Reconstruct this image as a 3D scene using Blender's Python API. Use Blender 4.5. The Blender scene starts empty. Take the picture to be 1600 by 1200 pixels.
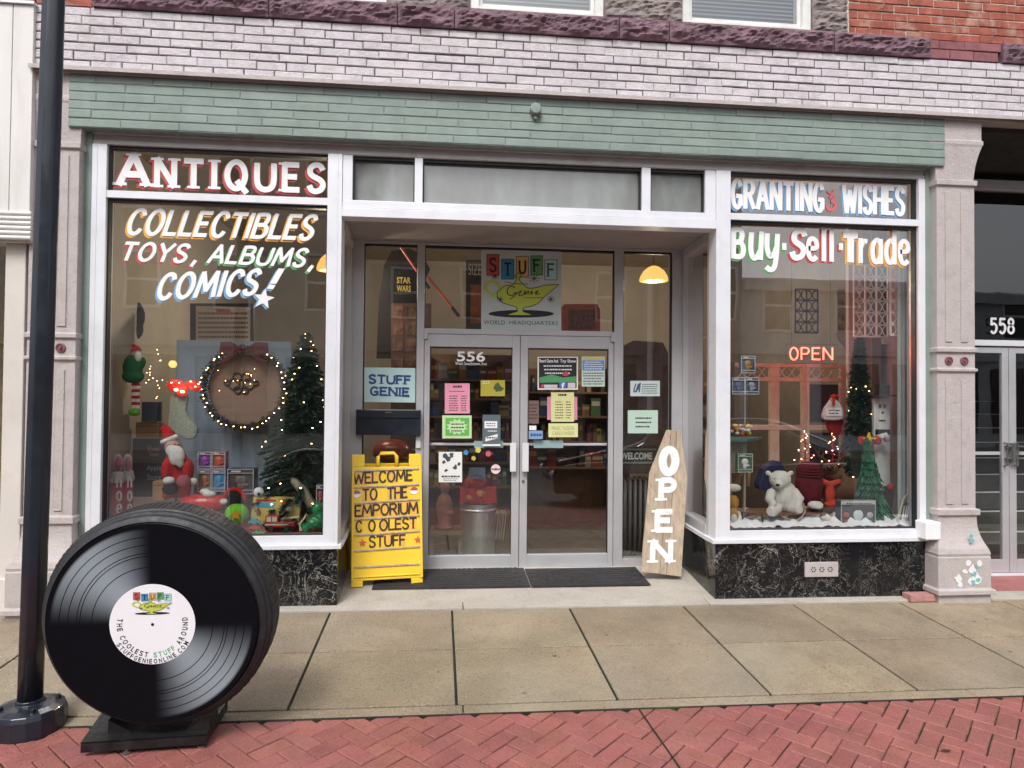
import bpy, math, random
from math import sin, cos, pi, radians, atan2, hypot
from mathutils import Vector, Matrix
random.seed(7)
SC = bpy.context.scene
# ---------------------------------------------------------------- camera
YAW, PIT, ROL = radians(5.88), radians(1.122), radians(0.478)
CAM = Vector((0, -5.7, 1.62)); FPX = 1100.0
cd = bpy.data.cameras.new('camera'); cam = bpy.data.objects.new('camera', cd); SC.collection.objects.link(cam)
cd.sensor_width = 36; cd.lens = FPX / 1600 * 36; cd.clip_end = 2000; cd.clip_start = .02
cam.location = CAM
cam.rotation_euler = (Matrix.Rotation(-YAW, 3, 'Z') @ Matrix.Rotation(pi / 2 + PIT, 3, 'X') @ Matrix.Rotation(ROL, 3, 'Z')).to_euler()
SC.camera = cam
# ---------------------------------------------------------------- sky, sun, exposure (overcast)
SC.view_settings.view_transform = 'Standard'; SC.view_settings.look = 'None'
SC.view_settings.exposure = .95; SC.view_settings.gamma = 1
W = bpy.data.worlds.new('World'); SC.world = W; W.use_nodes = True
nt = W.node_tree; bg = nt.nodes['Background']
sk = nt.nodes.new('ShaderNodeTexSky'); sk.sky_type = 'NISHITA'; sk.sun_disc = False
sk.sun_elevation = radians(50); sk.sun_rotation = radians(200); sk.air_density = 1.0; sk.dust_density = 4.0
hs = nt.nodes.new('ShaderNodeHueSaturation'); hs.inputs['Saturation'].default_value = .34
nt.links.new(sk.outputs[0], hs.inputs['Color']); nt.links.new(hs.outputs[0], bg.inputs[0])
bg.inputs[1].default_value = .11
sl = bpy.data.lights.new('sun', 'SUN'); sl.energy = 1.1; sl.angle = radians(18); sl.color = (1, .985, .96)
so = bpy.data.objects.new('sun', sl); SC.collection.objects.link(so)
so.rotation_euler = (radians(40), 0, radians(-20))
# ---------------------------------------------------------------- pixel rays of the 1600x1200 photo -> points on real planes
def ray(px, py):
    u = (px - 800) / FPX; v = (py - 600) / FPX
    c, s = cos(ROL), sin(ROL); u, v = c * u + s * v, -s * u + c * v
    x, y, z = u, 1.0, -v
    c, s = cos(PIT), sin(PIT); y, z = c * y - s * z, s * y + c * z
    c, s = cos(YAW), sin(YAW); x, y = c * x + s * y, -s * x + c * y
    return Vector((x, y, z))
def at(px, py, Y=0.0):
    d = ray(px, py); return CAM + d * ((Y - CAM.y) / d.y)
def hit(px, py, p0, n):
    d = ray(px, py); return CAM + d * ((Vector(p0) - CAM).dot(n) / d.dot(n))
def G(x, y): return -.033 - .005 * x + .049 * y            # the pavement falls towards the street
def onG(px, py, h=0):
    d = ray(px, py); t = 1.0
    t = (-.033 + h - .005 * CAM.x + .049 * CAM.y - CAM.z) / (d.z + .005 * d.x - .049 * d.y); return CAM + d * t
# ---------------------------------------------------------------- materials
MC = {}
def mat(name, col=(.5, .5, .5), rough=.6, metal=0, var=.12, vs=5, bump=0, bs=60, attr=False, emit=None, es=1, speck=0, spec=.5, dirt=0, dcol=(.08, .07, .06), ds=3, stretch=None, coat=0, alpha=1, spots=False):
    if name in MC: return MC[name]
    m = bpy.data.materials.new(name); m.use_nodes = True; t = m.node_tree; N = t.nodes; L = t.links
    p = N['Principled BSDF']; p.inputs['Roughness'].default_value = rough; p.inputs['Metallic'].default_value = metal
    p.inputs['Specular IOR Level'].default_value = spec; p.inputs['Coat Weight'].default_value = coat
    tc = N.new('ShaderNodeTexCoord'); vec = tc.outputs['Object']
    if stretch:
        mp = N.new('ShaderNodeMapping'); mp.inputs['Scale'].default_value = stretch; L.new(vec, mp.inputs[0]); vec = mp.outputs[0]
    def noise(s, d=4, r=.6):
        n = N.new('ShaderNodeTexNoise'); n.inputs['Scale'].default_value = s; n.inputs['Detail'].default_value = d; n.inputs['Roughness'].default_value = r
        L.new(vec, n.inputs['Vector']); return n.outputs['Fac']
    def mixc(f, a, b, mode='MIX'):
        x = N.new('ShaderNodeMix'); x.data_type = 'RGBA'; x.blend_type = mode
        for i, v in ((0, f), (6, a), (7, b)):
            if hasattr(v, 'links'): L.new(v, x.inputs[i])
            else: x.inputs[i].default_value = v if i == 0 else (*v, 1) if len(v) == 3 else v
        return x.outputs[2]
    def rng(v, a, b, c=0, d=1):
        r = N.new('ShaderNodeMapRange'); L.new(v, r.inputs[0])
        for i, q in enumerate((a, b, c, d)): r.inputs[i + 1].default_value = q
        return r.outputs[0]
    lo = tuple(max(0, c * (1 - var)) for c in col); hi = tuple(min(1, c * (1 + var)) for c in col)
    c = mixc(rng(noise(vs), .3, .7), lo, hi)
    if attr:
        a = N.new('ShaderNodeAttribute'); a.attribute_name = 'Col'; c = mixc(1.0, c, a.outputs['Color'], 'MULTIPLY')
    if speck: c = mixc(rng(noise(75, 3), .55, .68, 0, speck), c, tuple(x * .35 for x in col)); c = mixc(rng(noise(95, 3), .57, .7, 0, speck), c, tuple(min(1, x * 1.6) for x in col))
    if dirt: c = mixc(rng(noise(ds, 8, .7), .52, .72, 0, dirt), c, dcol)
    if spots:
        v = N.new('ShaderNodeTexVoronoi'); v.inputs['Scale'].default_value = 2.6; v.inputs['Randomness'].default_value = 1; L.new(vec, v.inputs['Vector'])
        c = mixc(rng(v.outputs['Distance'], .035, .05, .75, 0), c, (.05, .04, .03)); c = mixc(rng(noise(.9, 2), .5, .75, 0, .35), c, (.36, .33, .27))
    L.new(c, p.inputs['Base Color'])
    if var or bump:
        L.new(rng(noise(vs * 3), .3, .7, max(0, rough - .1), min(1, rough + .1)), p.inputs['Roughness'])
    if bump:
        b = N.new('ShaderNodeBump'); b.inputs['Strength'].default_value = min(1, bump); b.inputs['Distance'].default_value = .01 * max(1, bump)
        L.new(noise(bs, 5), b.inputs['Height']); L.new(b.outputs[0], p.inputs['Normal'])
    if emit: p.inputs['Emission Color'].default_value = (*emit, 1); p.inputs['Emission Strength'].default_value = es
    MC[name] = m; return m
def flat(col, rough=.6):
    return mat('paint_%02x%02x%02x' % tuple(int(c * 255) for c in col), col, rough, var=.05)
def glassmat(name, tint=(.93, .96, .95), refl=1.0, ior=1.75, rough=0.0):
    if name in MC: return MC[name]
    m = bpy.data.materials.new(name); m.use_nodes = True; t = m.node_tree; N = t.nodes; L = t.links
    for n in list(N): N.remove(n)
    o = N.new('ShaderNodeOutputMaterial'); mx = N.new('ShaderNodeMixShader'); tr = N.new('ShaderNodeBsdfTransparent'); gl = N.new('ShaderNodeBsdfGlossy')
    fr = N.new('ShaderNodeFresnel'); ge = N.new('ShaderNodeNewGeometry'); mi = N.new('ShaderNodeMapRange'); mi.inputs[3].default_value = ior; mi.inputs[4].default_value = 1 / ior
    L.new(ge.outputs['Backfacing'], mi.inputs[0]); L.new(mi.outputs[0], fr.inputs[0])      # thin pane: the same reflectance from both sides
    tr.inputs[0].default_value = (*tint, 1); gl.inputs['Roughness'].default_value = rough
    ml = N.new('ShaderNodeMath'); ml.operation = 'MULTIPLY'; ml.inputs[1].default_value = refl
    tc = N.new('ShaderNodeTexCoord'); ns = N.new('ShaderNodeTexNoise'); ns.inputs['Scale'].default_value = 1.3; bp = N.new('ShaderNodeBump'); bp.inputs['Strength'].default_value = .06; bp.inputs['Distance'].default_value = .02
    L.new(tc.outputs['Object'], ns.inputs[0]); L.new(ns.outputs[0], bp.inputs['Height']); L.new(bp.outputs[0], gl.inputs['Normal'])
    L.new(fr.outputs[0], ml.inputs[0]); L.new(ml.outputs[0], mx.inputs[0]); L.new(tr.outputs[0], mx.inputs[1]); L.new(gl.outputs[0], mx.inputs[2]); L.new(mx.outputs[0], o.inputs[0])
    MC[name] = m; return m
# ---------------------------------------------------------------- mesh builder
class B:
    def __init__(s): s.v = []; s.f = []; s.c = []; s.m = []; s.col = (1, 1, 1); s.mi = 0; s.X = None; s.lv = 0
    def add(s, vs, fs):
        o = len(s.v)
        if s.X is not None: vs = [s.X @ Vector(q) for q in vs]
        s.v += [tuple(q) for q in vs]
        for f in fs: s.f.append([i + o for i in f]); s.c.append(s.col); s.m.append(s.mi)
        return s
    def box(s, x0, x1, y0, y1, z0, z1):
        return s.add([(x, y, z) for x in (x0, x1) for y in (y0, y1) for z in (z0, z1)], [(0, 1, 3, 2), (4, 6, 7, 5), (0, 4, 5, 1), (2, 3, 7, 6), (0, 2, 6, 4), (1, 5, 7, 3)])
    def cbox(s, x0, x1, y0, y1, z0, z1, c=.0055):   # chamfered towards -Y only: brick faces
        return s.add([(x0, y1, z0), (x1, y1, z0), (x1, y1, z1), (x0, y1, z1), (x0, y0 + c, z0), (x1, y0 + c, z0), (x1, y0 + c, z1), (x0, y0 + c, z1),
                      (x0 + c, y0, z0 + c), (x1 - c, y0, z0 + c), (x1 - c, y0, z1 - c), (x0 + c, y0, z1 - c)],
                     [(8, 9, 10, 11), (4, 5, 9, 8), (5, 6, 10, 9), (6, 7, 11, 10), (7, 4, 8, 11), (0, 1, 5, 4), (1, 2, 6, 5), (2, 3, 7, 6), (3, 0, 4, 7)])
    def quad(s, a, b, c, d): return s.add([a, b, c, d], [(0, 1, 2, 3)])
    def prism(s, pts, d):      # pts: 3-D outline, d: thickness vector
        n = len(pts); d = Vector(d); ps = [Vector(p) for p in pts]
        return s.add(ps + [p + d for p in ps], [list(range(n)), list(range(2 * n - 1, n - 1, -1))] + [(i, i + n, (i + 1) % n + n, (i + 1) % n) for i in range(n)])
    def loft(s, rings, closed=True, caps=True):
        n = len(rings[0]); vs = [p for r in rings for p in r]; fs = []
        for k in range(len(rings) - 1):
            for i in range(n if closed else n - 1):
                j = (i + 1) % n; fs.append((k * n + i, k * n + j, (k + 1) * n + j, (k + 1) * n + i))
        if caps: fs += [list(range(n))[::-1], [(len(rings) - 1) * n + i for i in range(n)]]
        return s.add(vs, fs)
    def lathe(s, prof, c=(0, 0, 0), ax='z', n=24, sq=1):
        rs = []
        for r, h in prof:
            ring = []
            for i in range(n):
                a = 2 * pi * i / n; p = (r * cos(a), r * sin(a) * sq, h)
                if ax == 'y': p = (p[0], h, p[1])
                if ax == 'x': p = (h, p[0], p[1])
                ring.append((p[0] + c[0], p[1] + c[1], p[2] + c[2]))
            rs.append(ring)
        return s.loft(rs)
    def tube(s, path, r, n=8, r2=None, caps=True):
        path = [Vector(p) for p in path]; rs = []; up = Vector((.13, .21, .97)).normalized()
        for i, p in enumerate(path):
            t = (path[min(i + 1, len(path) - 1)] - path[max(i - 1, 0)]).normalized()
            a = t.cross(up)
            if a.length < .05: a = t.cross(Vector((1, 0, 0)))
            a.normalize(); b = t.cross(a); rr = r if r2 is None else r + (r2 - r) * i / (len(path) - 1)
            rs.append([p + (a * cos(2 * pi * k / n) + b * sin(2 * pi * k / n)) * rr for k in range(n)])
        return s.loft(rs, caps=caps)
    def ell(s, c, r, n=14, rot=None):
        if not hasattr(r, '__len__'): r = (r, r, r)
        R = rot.to_matrix() if rot else Matrix.Identity(3); rs = []
        for k in range(1, n // 2):
            a = pi * k / (n // 2); rs.append([Vector(c) + R @ Vector((r[0] * sin(a) * cos(2 * pi * i / n), r[1] * sin(a) * sin(2 * pi * i / n), r[2] * cos(a))) for i in range(n)])
        return s.loft(rs)
def bbox(b):
    return [min(q[i] for q in b.v) for i in range(3)], [max(q[i] for q in b.v) for i in range(3)]
WL = {}
def props(o, label=None, cat=None, group=None, kind=None):
    for k, v in (('label', label), ('category', cat), ('group', group), ('kind', kind)):
        if v: o[k] = v
def obj(name, b, m, parent=None, label=None, cat=None, group=None, kind=None, bevel=0, smooth=False, remesh=0, sub=0, local=False):
    me = bpy.data.meshes.new(name)
    if parent is not None: org = Vector((0, 0, 0)) if local else WL[parent]
    else:
        lo, hi = bbox(b); org = Vector(((lo[0] + hi[0]) / 2, (lo[1] + hi[1]) / 2, lo[2]))
    me.from_pydata([tuple(Vector(v) - org) for v in b.v], [], b.f)
    for q in (m if isinstance(m, (list, tuple)) else [m]): me.materials.append(q)
    if any(b.m):
        for p, i in zip(me.polygons, b.m): p.material_index = i
    if any(c != (1, 1, 1) for c in b.c):
        ca = me.color_attributes.new('Col', 'FLOAT_COLOR', 'CORNER')
        for p, c in zip(me.polygons, b.c):
            for li in p.loop_indices: ca.data[li].color = (*c, 1)
    else:
        if any('Col' == getattr(n, 'attribute_name', '') for q in me.materials for n in q.node_tree.nodes if n.type == 'ATTRIBUTE'):
            ca = me.color_attributes.new('Col', 'FLOAT_COLOR', 'CORNER')
            for d in ca.data: d.color = (1, 1, 1, 1)
    if smooth:
        for p in me.polygons: p.use_smooth = True
    me.update(); o = bpy.data.objects.new(name, me); SC.collection.objects.link(o)
    if parent is not None: o.parent = parent; WL[o] = WL[parent]
    else: o.location = org; WL[o] = org
    if bevel:
        q = o.modifiers.new('bevel', 'BEVEL'); q.width = bevel; q.segments = 2; q.limit_method = 'ANGLE'; q.angle_limit = radians(40)
    if remesh:
        q = o.modifiers.new('remesh', 'REMESH'); q.mode = 'VOXEL'; q.voxel_size = remesh; q.use_smooth_shade = True
        q = o.modifiers.new('smooth', 'SMOOTH'); q.iterations = 4; q.factor = .6
    if sub:
        q = o.modifiers.new('sub', 'SUBSURF'); q.levels = sub; q.render_levels = sub
    props(o, label, cat, group, kind); return o
def cutx(name, b, m, parent, cuts, **k):      # the same kind of piece in several places: one part for each place
    out = []; cuts = [-1e9] + list(cuts) + [1e9]
    for i in range(len(cuts) - 1):
        q = B(); mp = {}
        for f, c, mi in zip(b.f, b.c, b.m):
            cx = sum(b.v[j][0] for j in f) / len(f)
            if cuts[i] <= cx < cuts[i + 1]:
                for j in f:
                    if j not in mp: mp[j] = len(q.v); q.v.append(b.v[j])
                q.f.append([mp[j] for j in f]); q.c.append(c); q.m.append(mi)
        if q.f: out.append(obj(name, q, m, parent, **k))
    return out
def thing(name, label, cat, loc=(0, 0, 0), group=None, rot=None, kind=None):
    o = bpy.data.objects.new(name, None); SC.collection.objects.link(o); o.location = loc; o.empty_display_size = .1
    if rot: o.rotation_euler = rot
    WL[o] = Vector(loc); props(o, label, cat, group, kind); return o
# rectangle of a pixel box on plane Y: returns x0,x1,z0,z1
def rect(px0, py0, px1, py1, Y):
    xm, ym = (px0 + px1) / 2, (py0 + py1) / 2
    return at(px0, ym, Y).x, at(px1, ym, Y).x, at(xm, py1, Y).z, at(xm, py0, Y).z
# ---------------------------------------------------------------- lettering: stroke font and outline font
SF = {
'A': '.72|0,0 .36,1;.36,1 .72,0;.13,.33 .6,.33', 'B': '.62|0,0 0,1;~0,.97 .42,.97 .52,.77 .38,.55 .02,.53;~.02,.53 .45,.52 .61,.27 .45,.04 0,.03',
'C': '.62|~.6,.76 .5,.95 .3,1 .1,.84 .02,.5 .1,.15 .3,0 .5,.05 .6,.22', 'D': '.64|0,0 0,1;~0,.97 .4,.92 .62,.5 .4,.07 0,.03',
'E': '.52|0,0 0,1;0,.97 .5,.97;0,.52 .42,.52;0,.03 .52,.03', 'F': '.5|0,0 0,1;0,.97 .5,.97;0,.53 .42,.53',
'G': '.64|~.6,.78 .48,.96 .3,1 .1,.84 .02,.5 .1,.15 .3,0 .5,.06 .6,.3;.62,.42 .34,.42;.6,.42 .6,.1', 'H': '.64|0,0 0,1;.64,0 .64,1;0,.52 .64,.52',
'I': '.1|.05,0 .05,1', 'K': '.6|0,0 0,1;.58,1 0,.45;.18,.6 .6,0', 'L': '.5|0,0 0,1;0,.03 .5,.03', 'M': '.86|0,0 .1,1;.1,1 .43,.25;.43,.25 .76,1;.76,1 .86,0',
'N': '.64|0,0 0,1;0,1 .64,0;.64,0 .64,1', 'O': '.72|~.36,1 .12,.85 .02,.5 .12,.15 .36,0 .6,.15 .7,.5 .6,.85 .36,1', 'P': '.58|0,0 0,1;~0,.97 .42,.97 .57,.74 .42,.5 0,.48',
'Q': '.74|~.36,1 .12,.85 .02,.5 .12,.15 .36,0 .6,.15 .7,.5 .6,.85 .36,1;.42,.26 .74,-.12', 'R': '.62|0,0 0,1;~0,.97 .42,.97 .57,.76 .42,.53 0,.5;.28,.5 .62,0',
'S': '.56|~.54,.8 .44,.96 .27,1 .08,.9 .04,.72 .14,.58 .42,.44 .54,.28 .47,.08 .27,0 .1,.05 .01,.22', 'T': '.62|.31,0 .31,1;0,.97 .62,.97',
'U': '.64|~0,1 0,.35 .1,.08 .32,0 .54,.08 .64,.35 .64,1', 'V': '.66|0,1 .33,0;.33,0 .66,1', 'W': '.95|0,1 .22,0;.22,0 .47,.8;.47,.8 .73,0;.73,0 .95,1', 'Y': '.66|0,1 .33,.48;.66,1 .33,.48;.33,.5 .33,0',
'u': '.46|~0,.66 0,.25 .12,.02 .3,.04 .44,.22;.45,.66 .45,0', 'y': '.46|~0,.66 .02,.3 .16,.08 .34,.14 .44,.3;~.46,.66 .45,.1 .38,-.2 .2,-.27 .02,-.2',
'e': '.48|~.04,.34 .44,.38 .42,.58 .25,.66 .08,.58 .02,.32 .1,.08 .28,0 .46,.1', 'l': '.1|.05,0 .05,1', 'r': '.36|0,0 0,.66;~0,.4 .14,.6 .36,.6', 'a': '.48|~.45,.55 .28,.66 .08,.56 .02,.3 .1,.06 .28,.02 .45,.2;.46,.66 .46,0',
'd': '.48|~.45,.55 .28,.66 .08,.56 .02,.3 .1,.06 .28,.02 .45,.2;.46,1 .46,0', 'n': '.46|0,0 0,.66;~0,.45 .15,.64 .36,.62 .45,.4 .45,0', 'o': '.5|~.25,.66 .06,.56 0,.33 .06,.1 .25,0 .44,.1 .5,.33 .44,.56 .25,.66', 'i': '.1|.05,0 .05,.66;.05,.85 .05,.95',
'!': '.14|.07,.3 .1,1;.05,0 .06,.06', ',': '.16|.14,.1 0,-.2', '-': '.24|.06,.42 .18,.42', '.': '.1|.05,0 .05,.07', ' ': '.34|', '5': '.58|.54,.97 .08,.97;.08,.97 .05,.55;~.05,.53 .3,.64 .54,.5 .56,.25 .4,.03 .18,0 .02,.14', '6': '.58|~.5,.9 .34,1 .14,.85 .04,.5 .06,.18 .26,0 .5,.08 .56,.3 .46,.54 .28,.6 .06,.42', '8': '.56|~.28,.55 .07,.68 .08,.88 .28,1 .48,.88 .49,.68 .28,.55 .04,.4 .03,.14 .28,0 .53,.14 .52,.4 .28,.55',
}
def crom(ps, k=5):
    out = []; P = [ps[0]] + ps + [ps[-1]]
    if ps[0] == ps[-1]: P = [ps[-2]] + ps + [ps[1]]
    for i in range(1, len(P) - 2):
        p0, p1, p2, p3 = P[i - 1:i + 3]
        for j in range(k):
            t = j / k; out.append(tuple(.5 * (2 * b + (c - a) * t + (2 * a - 5 * b + 4 * c - d) * t * t + (3 * b - a - 3 * c + d) * t ** 3) for a, b, c, d in zip(p0, p1, p2, p3)))
    out.append(ps[-1]); return out
def glyph(ch):
    w, st = SF[ch].split('|'); out = []
    for s in st.split(';'):
        if not s: continue
        sm = s[0] == '~'; pts = [tuple(float(q) for q in p.split(',')) for p in s.lstrip('~').split()]
        out.append((crom(pts) if sm else pts, sm))
    return float(w), out
def strokes(b, text, org, ud, vd, nd, h, width, wt=.12, gap=.2, slant=0, serif=False, ext=.25, jit=0, dx=0, dz=0):
    """ribbons on the plane (org,ud,vd), each stroke a quarter millimetre prouder along nd; scaled to total width"""
    lay = []; x = 0
    for ch in text:
        w, st = glyph(ch); lay.append((x, st, w)); x += w + gap
    tot = x - gap + wt; sx = width / tot; lv = 0; org = Vector(org); ud = Vector(ud); vd = Vector(vd); nd = Vector(nd)
    W2 = wt * h / 2
    def put(pts, w2):
        nonlocal lv
        ps = [Vector((p[0], p[1])) for p in pts]
        if len(ps) == 2:
            d = (ps[1] - ps[0]).normalized() * w2 * ext * 2; ps = [ps[0] - d, ps[1] + d]
        L = []; R = []
        for i, p in enumerate(ps):
            t = ps[min(i + 1, len(ps) - 1)] - ps[max(i - 1, 0)]
            if len(ps) > 3 and (ps[0] - ps[-1]).length < 1e-6 and i in (0, len(ps) - 1): t = ps[1] - ps[-2]
            t.normalize(); n = Vector((-t.y, t.x)); L.append(p + n * w2); R.append(p - n * w2)
        lv += 1; off = nd * (.00025 * (lv % 40))
        f = lambda q: org + ud * (q.x + slant * q.y + dx) + vd * (q.y + dz) + off
        b.add([f(q) for q in L] + [f(q) for q in R], [(i, i + 1, len(L) + i + 1, len(L) + i) for i in range(len(L) - 1)])
    for k, (x0, st, w) in enumerate(lay):
        jz = random.uniform(-jit, jit) * h
        for pts, sm in st:
            q = [((x0 + p[0] + wt / 2) * sx, p[1] * h * (1 - wt * .6) + wt * .3 * h + jz) for p in pts]
            put(q, W2)
            if serif and not sm and len(q) == 2 and abs(pts[0][0] - pts[1][0]) < .45 and abs(pts[0][1] - pts[1][1]) > .7:
                for e in q: put([(e[0] - W2 * 1.9, e[1]), (e[0] + W2 * 1.9, e[1])], W2 * .42)
    return b
def stext(b, text, p0, p1, hpx, Y, **k):      # p0,p1: pixel baseline ends
    a = at(*p0, Y); c = at(*p1, Y); u = c - a; w = u.length; u.normalize(); m = ((p0[0] + p1[0]) / 2, (p0[1] + p1[1]) / 2)
    h = at(m[0], m[1] - hpx, Y).z - at(m[0], m[1], Y).z
    return strokes(b, text, a, u, (0, 0, 1), (0, -1, 0), h, w, **k)
TX = {}
def outline(text, bold=0.0):
    key = (text, bold)
    if key not in TX:
        cu = bpy.data.curves.new('t', 'FONT'); cu.body = text; cu.size = 1; cu.offset = bold; cu.resolution_u = 3
        o = bpy.data.objects.new('t', cu); SC.collection.objects.link(o); dg = bpy.context.evaluated_depsgraph_get(); dg.update()
        me = bpy.data.meshes.new_from_object(o.evaluated_get(dg))
        vs = [(v.co.x, v.co.y) for v in me.vertices]; fs = [tuple(p.vertices) for p in me.polygons]
        bpy.data.objects.remove(o); bpy.data.curves.remove(cu); bpy.data.meshes.remove(me)
        x0 = min(v[0] for v in vs); x1 = max(v[0] for v in vs); y0 = min(v[1] for v in vs); y1 = max(v[1] for v in vs)
        TX[key] = ([((x - x0) / (x1 - x0), (y - y0) / max(1e-6, y1 - y0)) for x, y in vs], fs)
    return TX[key]
def otext(b, text, org, u, v, w, h, bold=0.0):
    vs, fs = outline(text, bold); org = Vector(org); u = Vector(u); v = Vector(v)
    return b.add([org + u * (x * w) + v * (y * h) for x, y in vs], fs)
def ptext(b, text, px0, py0, px1, py1, Y, bold=0.0):   # fitted into a pixel box on plane Y
    x0, x1, z0, z1 = rect(px0, py0, px1, py1, Y)
    a = at(px0, py1, Y); c = at(px1, py1 , Y)
    return otext(b, text, (x0, Y, z0), (1, 0, 0), (0, 0, 1), x1 - x0, z1 - z0, bold)
def ppoly(b, pts, Y, d=None):      # pixel polygon on plane Y (thin sheet or prism going into +Y)
    q = [at(x, y, Y) for x, y in pts]
    if d: return b.prism(q, (0, d, 0))
    return b.add(q, [list(range(len(q)))])
def zm(ox, oy, s): return lambda pts: [(ox + x / s, oy + y / s) for x, y in pts]
# ---------------------------------------------------------------- palette
ALU = mat('painted_aluminium', (.7, .71, .755), .42, .1, var=.05, vs=3, bump=.05, bs=60, dirt=.3, dcol=(.5, .5, .5), ds=7)
ALUD = mat('door_aluminium', (.5, .5, .52), .38, .35, var=.06, vs=3)
GREEN = mat('sage_green_paint', (.215, .27, .245), .62, var=.14, vs=4, bump=.25, bs=45, dirt=.35, dcol=(.14, .19, .16), ds=5, attr=True)
PALE = mat('mauve_paint', (.56, .52, .545), .7, var=.12, vs=9, bump=.8, bs=45, dirt=.5, dcol=(.27, .22, .23), ds=4, attr=True)
PILM = mat('peeling_mauve_paint', (.44, .395, .385), .65, var=.14, vs=9, bump=.6, bs=50, dirt=.6, dcol=(.33, .27, .27), ds=9)
CHIP = mat('chipped_white_paint', (.72, .72, .72), .7, var=.1, bump=.3)
TEAL = mat('chipped_teal_paint', (.18, .42, .45), .7, var=.2)
MORT = mat('dark_mortar', (.06, .052, .055), .95, var=.3, vs=20, bump=.5)
MORTG = mat('green_joint', (.17, .22, .2), .8, var=.2, vs=20)
STONE = mat('purple_brownstone', (.17, .1, .125), .85, var=.35, vs=7, bump=1.2, bs=38, dirt=.5, dcol=(.07, .05, .05), ds=8)
STONE2 = mat('grey_brownstone', (.24, .2, .19), .85, var=.3, vs=7, bump=1.2, bs=38, dirt=.5, dcol=(.1, .08, .07), ds=8)
REDB = mat('red_brick', (.31, .085, .055), .85, var=.3, vs=9, bump=.7, bs=60, attr=True, dirt=.75, dcol=(.48, .38, .3), ds=6)
LIMEM = mat('lime_mortar', (.5, .44, .37), .95, var=.3, vs=20, bump=.5)
BLK = mat('black_metal', (.012, .016, .026), .38, .1, var=.3, vs=4, bump=.06, bs=120, coat=.3)
RUB = mat('rubber', (.022, .023, .028), .55, var=.3, vs=8, bump=.15, bs=160)
CONC = mat('tan_concrete', (.295, .235, .163), .55, var=.24, vs=2.3, bump=.9, bs=90, speck=.9, dirt=.6, dcol=(.17, .14, .1), ds=9, attr=True, spots=True)
STOOP = mat('pale_concrete', (.42, .385, .335), .8, var=.1, vs=3, bump=.3, bs=150, speck=.5, dirt=.35, dcol=(.22, .19, .15), ds=5)
MOSS = mat('mossy_joint', (.014, .014, .009), .95, var=.4, vs=8, bump=.5, dirt=.95, dcol=(.035, .07, .008), ds=2)
PAVER = mat('red_paver', (.3, .105, .092), .45, var=.2, vs=5, bump=.7, bs=80, attr=True, speck=.6, dirt=.35, dcol=(.17, .06, .055), ds=2.5)
WHITE = mat('white_paint', (.78, .78, .8), .5, var=.04)
PAPER = mat('white_paper', (.75, .75, .74), .8, var=.03)
INK = mat('black_ink', (.015, .015, .018), .6, var=.05)
GLASS = glassmat('window_glass', refl=3.4)
GLASSD = glassmat('door_glass', refl=2.1)
RIMG = mat('glazing_gasket', (.012, .012, .014), .5, var=.1)
SH = Matrix(((1, 0, 0, 0), (0, 1, 0, 0), (-.005, .049, 1, -.033), (0, 0, 0, 1)))    # pavement fall
def vcol(a, b=.0): k = random.uniform(1 - a, 1 + a * .6); return (k, k * random.uniform(1 - b, 1 + b), k * random.uniform(1 - b, 1 + b))
# ---------------------------------------------------------------- ground
b = B(); b.quad((-300, -6.9, -.42), (300, -6.9, -.42), (300, 300, -.42), (-300, 300, -.42)); b.quad((-300, -300, -.42), (300, -300, -.42), (300, -6.9, -.42), (-300, -6.9, -.42))
obj('ground', b, mat('soil', (.12, .1, .08), .9), kind='structure')
b = B(); b.box(-40, 40, -16, -4.6, -.5, -.40); obj('road', b, mat('asphalt', (.06, .06, .062), .6, var=.2, vs=2, bump=.4, bs=120, speck=.3), kind='structure')
b = B(); b.box(-40, 40, -19.5, -16, -.5, -.28); obj('far_pavement', b, CONC, kind='structure')
b = B(); b.X = SH; b.box(-8, 9, -4.6, .02, -.5, -.009); obj('pavement_bed', b, MOSS, kind='structure')
b = B(); b.X = SH
xj = [.115 + .93 * k for k in range(-9, 10)]
for i in range(len(xj) - 1):
    for (ya, yb) in ((-.897, -.148), (-1.668, -.911)):
        b.col = vcol(.16, .03); b.box(xj[i] + .008, xj[i + 1] - .008, ya, yb, -.1, random.uniform(-.001, .001))
b.col = (1, 1, 1)
for i, x in enumerate((-8, -3.4, .15, 3.2, 6.4, 9)):
    if i: b.box(px_ + .004, x - .004, -1.785, -1.692, -.1, .003)
    px_ = x
obj('sidewalk', b, CONC, kind='structure', bevel=.004)
b = B(); b.X = SH
for x0, x1 in ((-8, -2.7), (-2.69, .2), (.206, 2.2), (2.206, 4.4), (4.406, 9)): b.box(x0, x1, -.138, .05, -.1, .012)
obj('kerb_lip', b, STOOP, kind='structure', bevel=.004)
b = B(); S = .1; c45, s45 = cos(pi / 4), sin(pi / 4)
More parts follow.
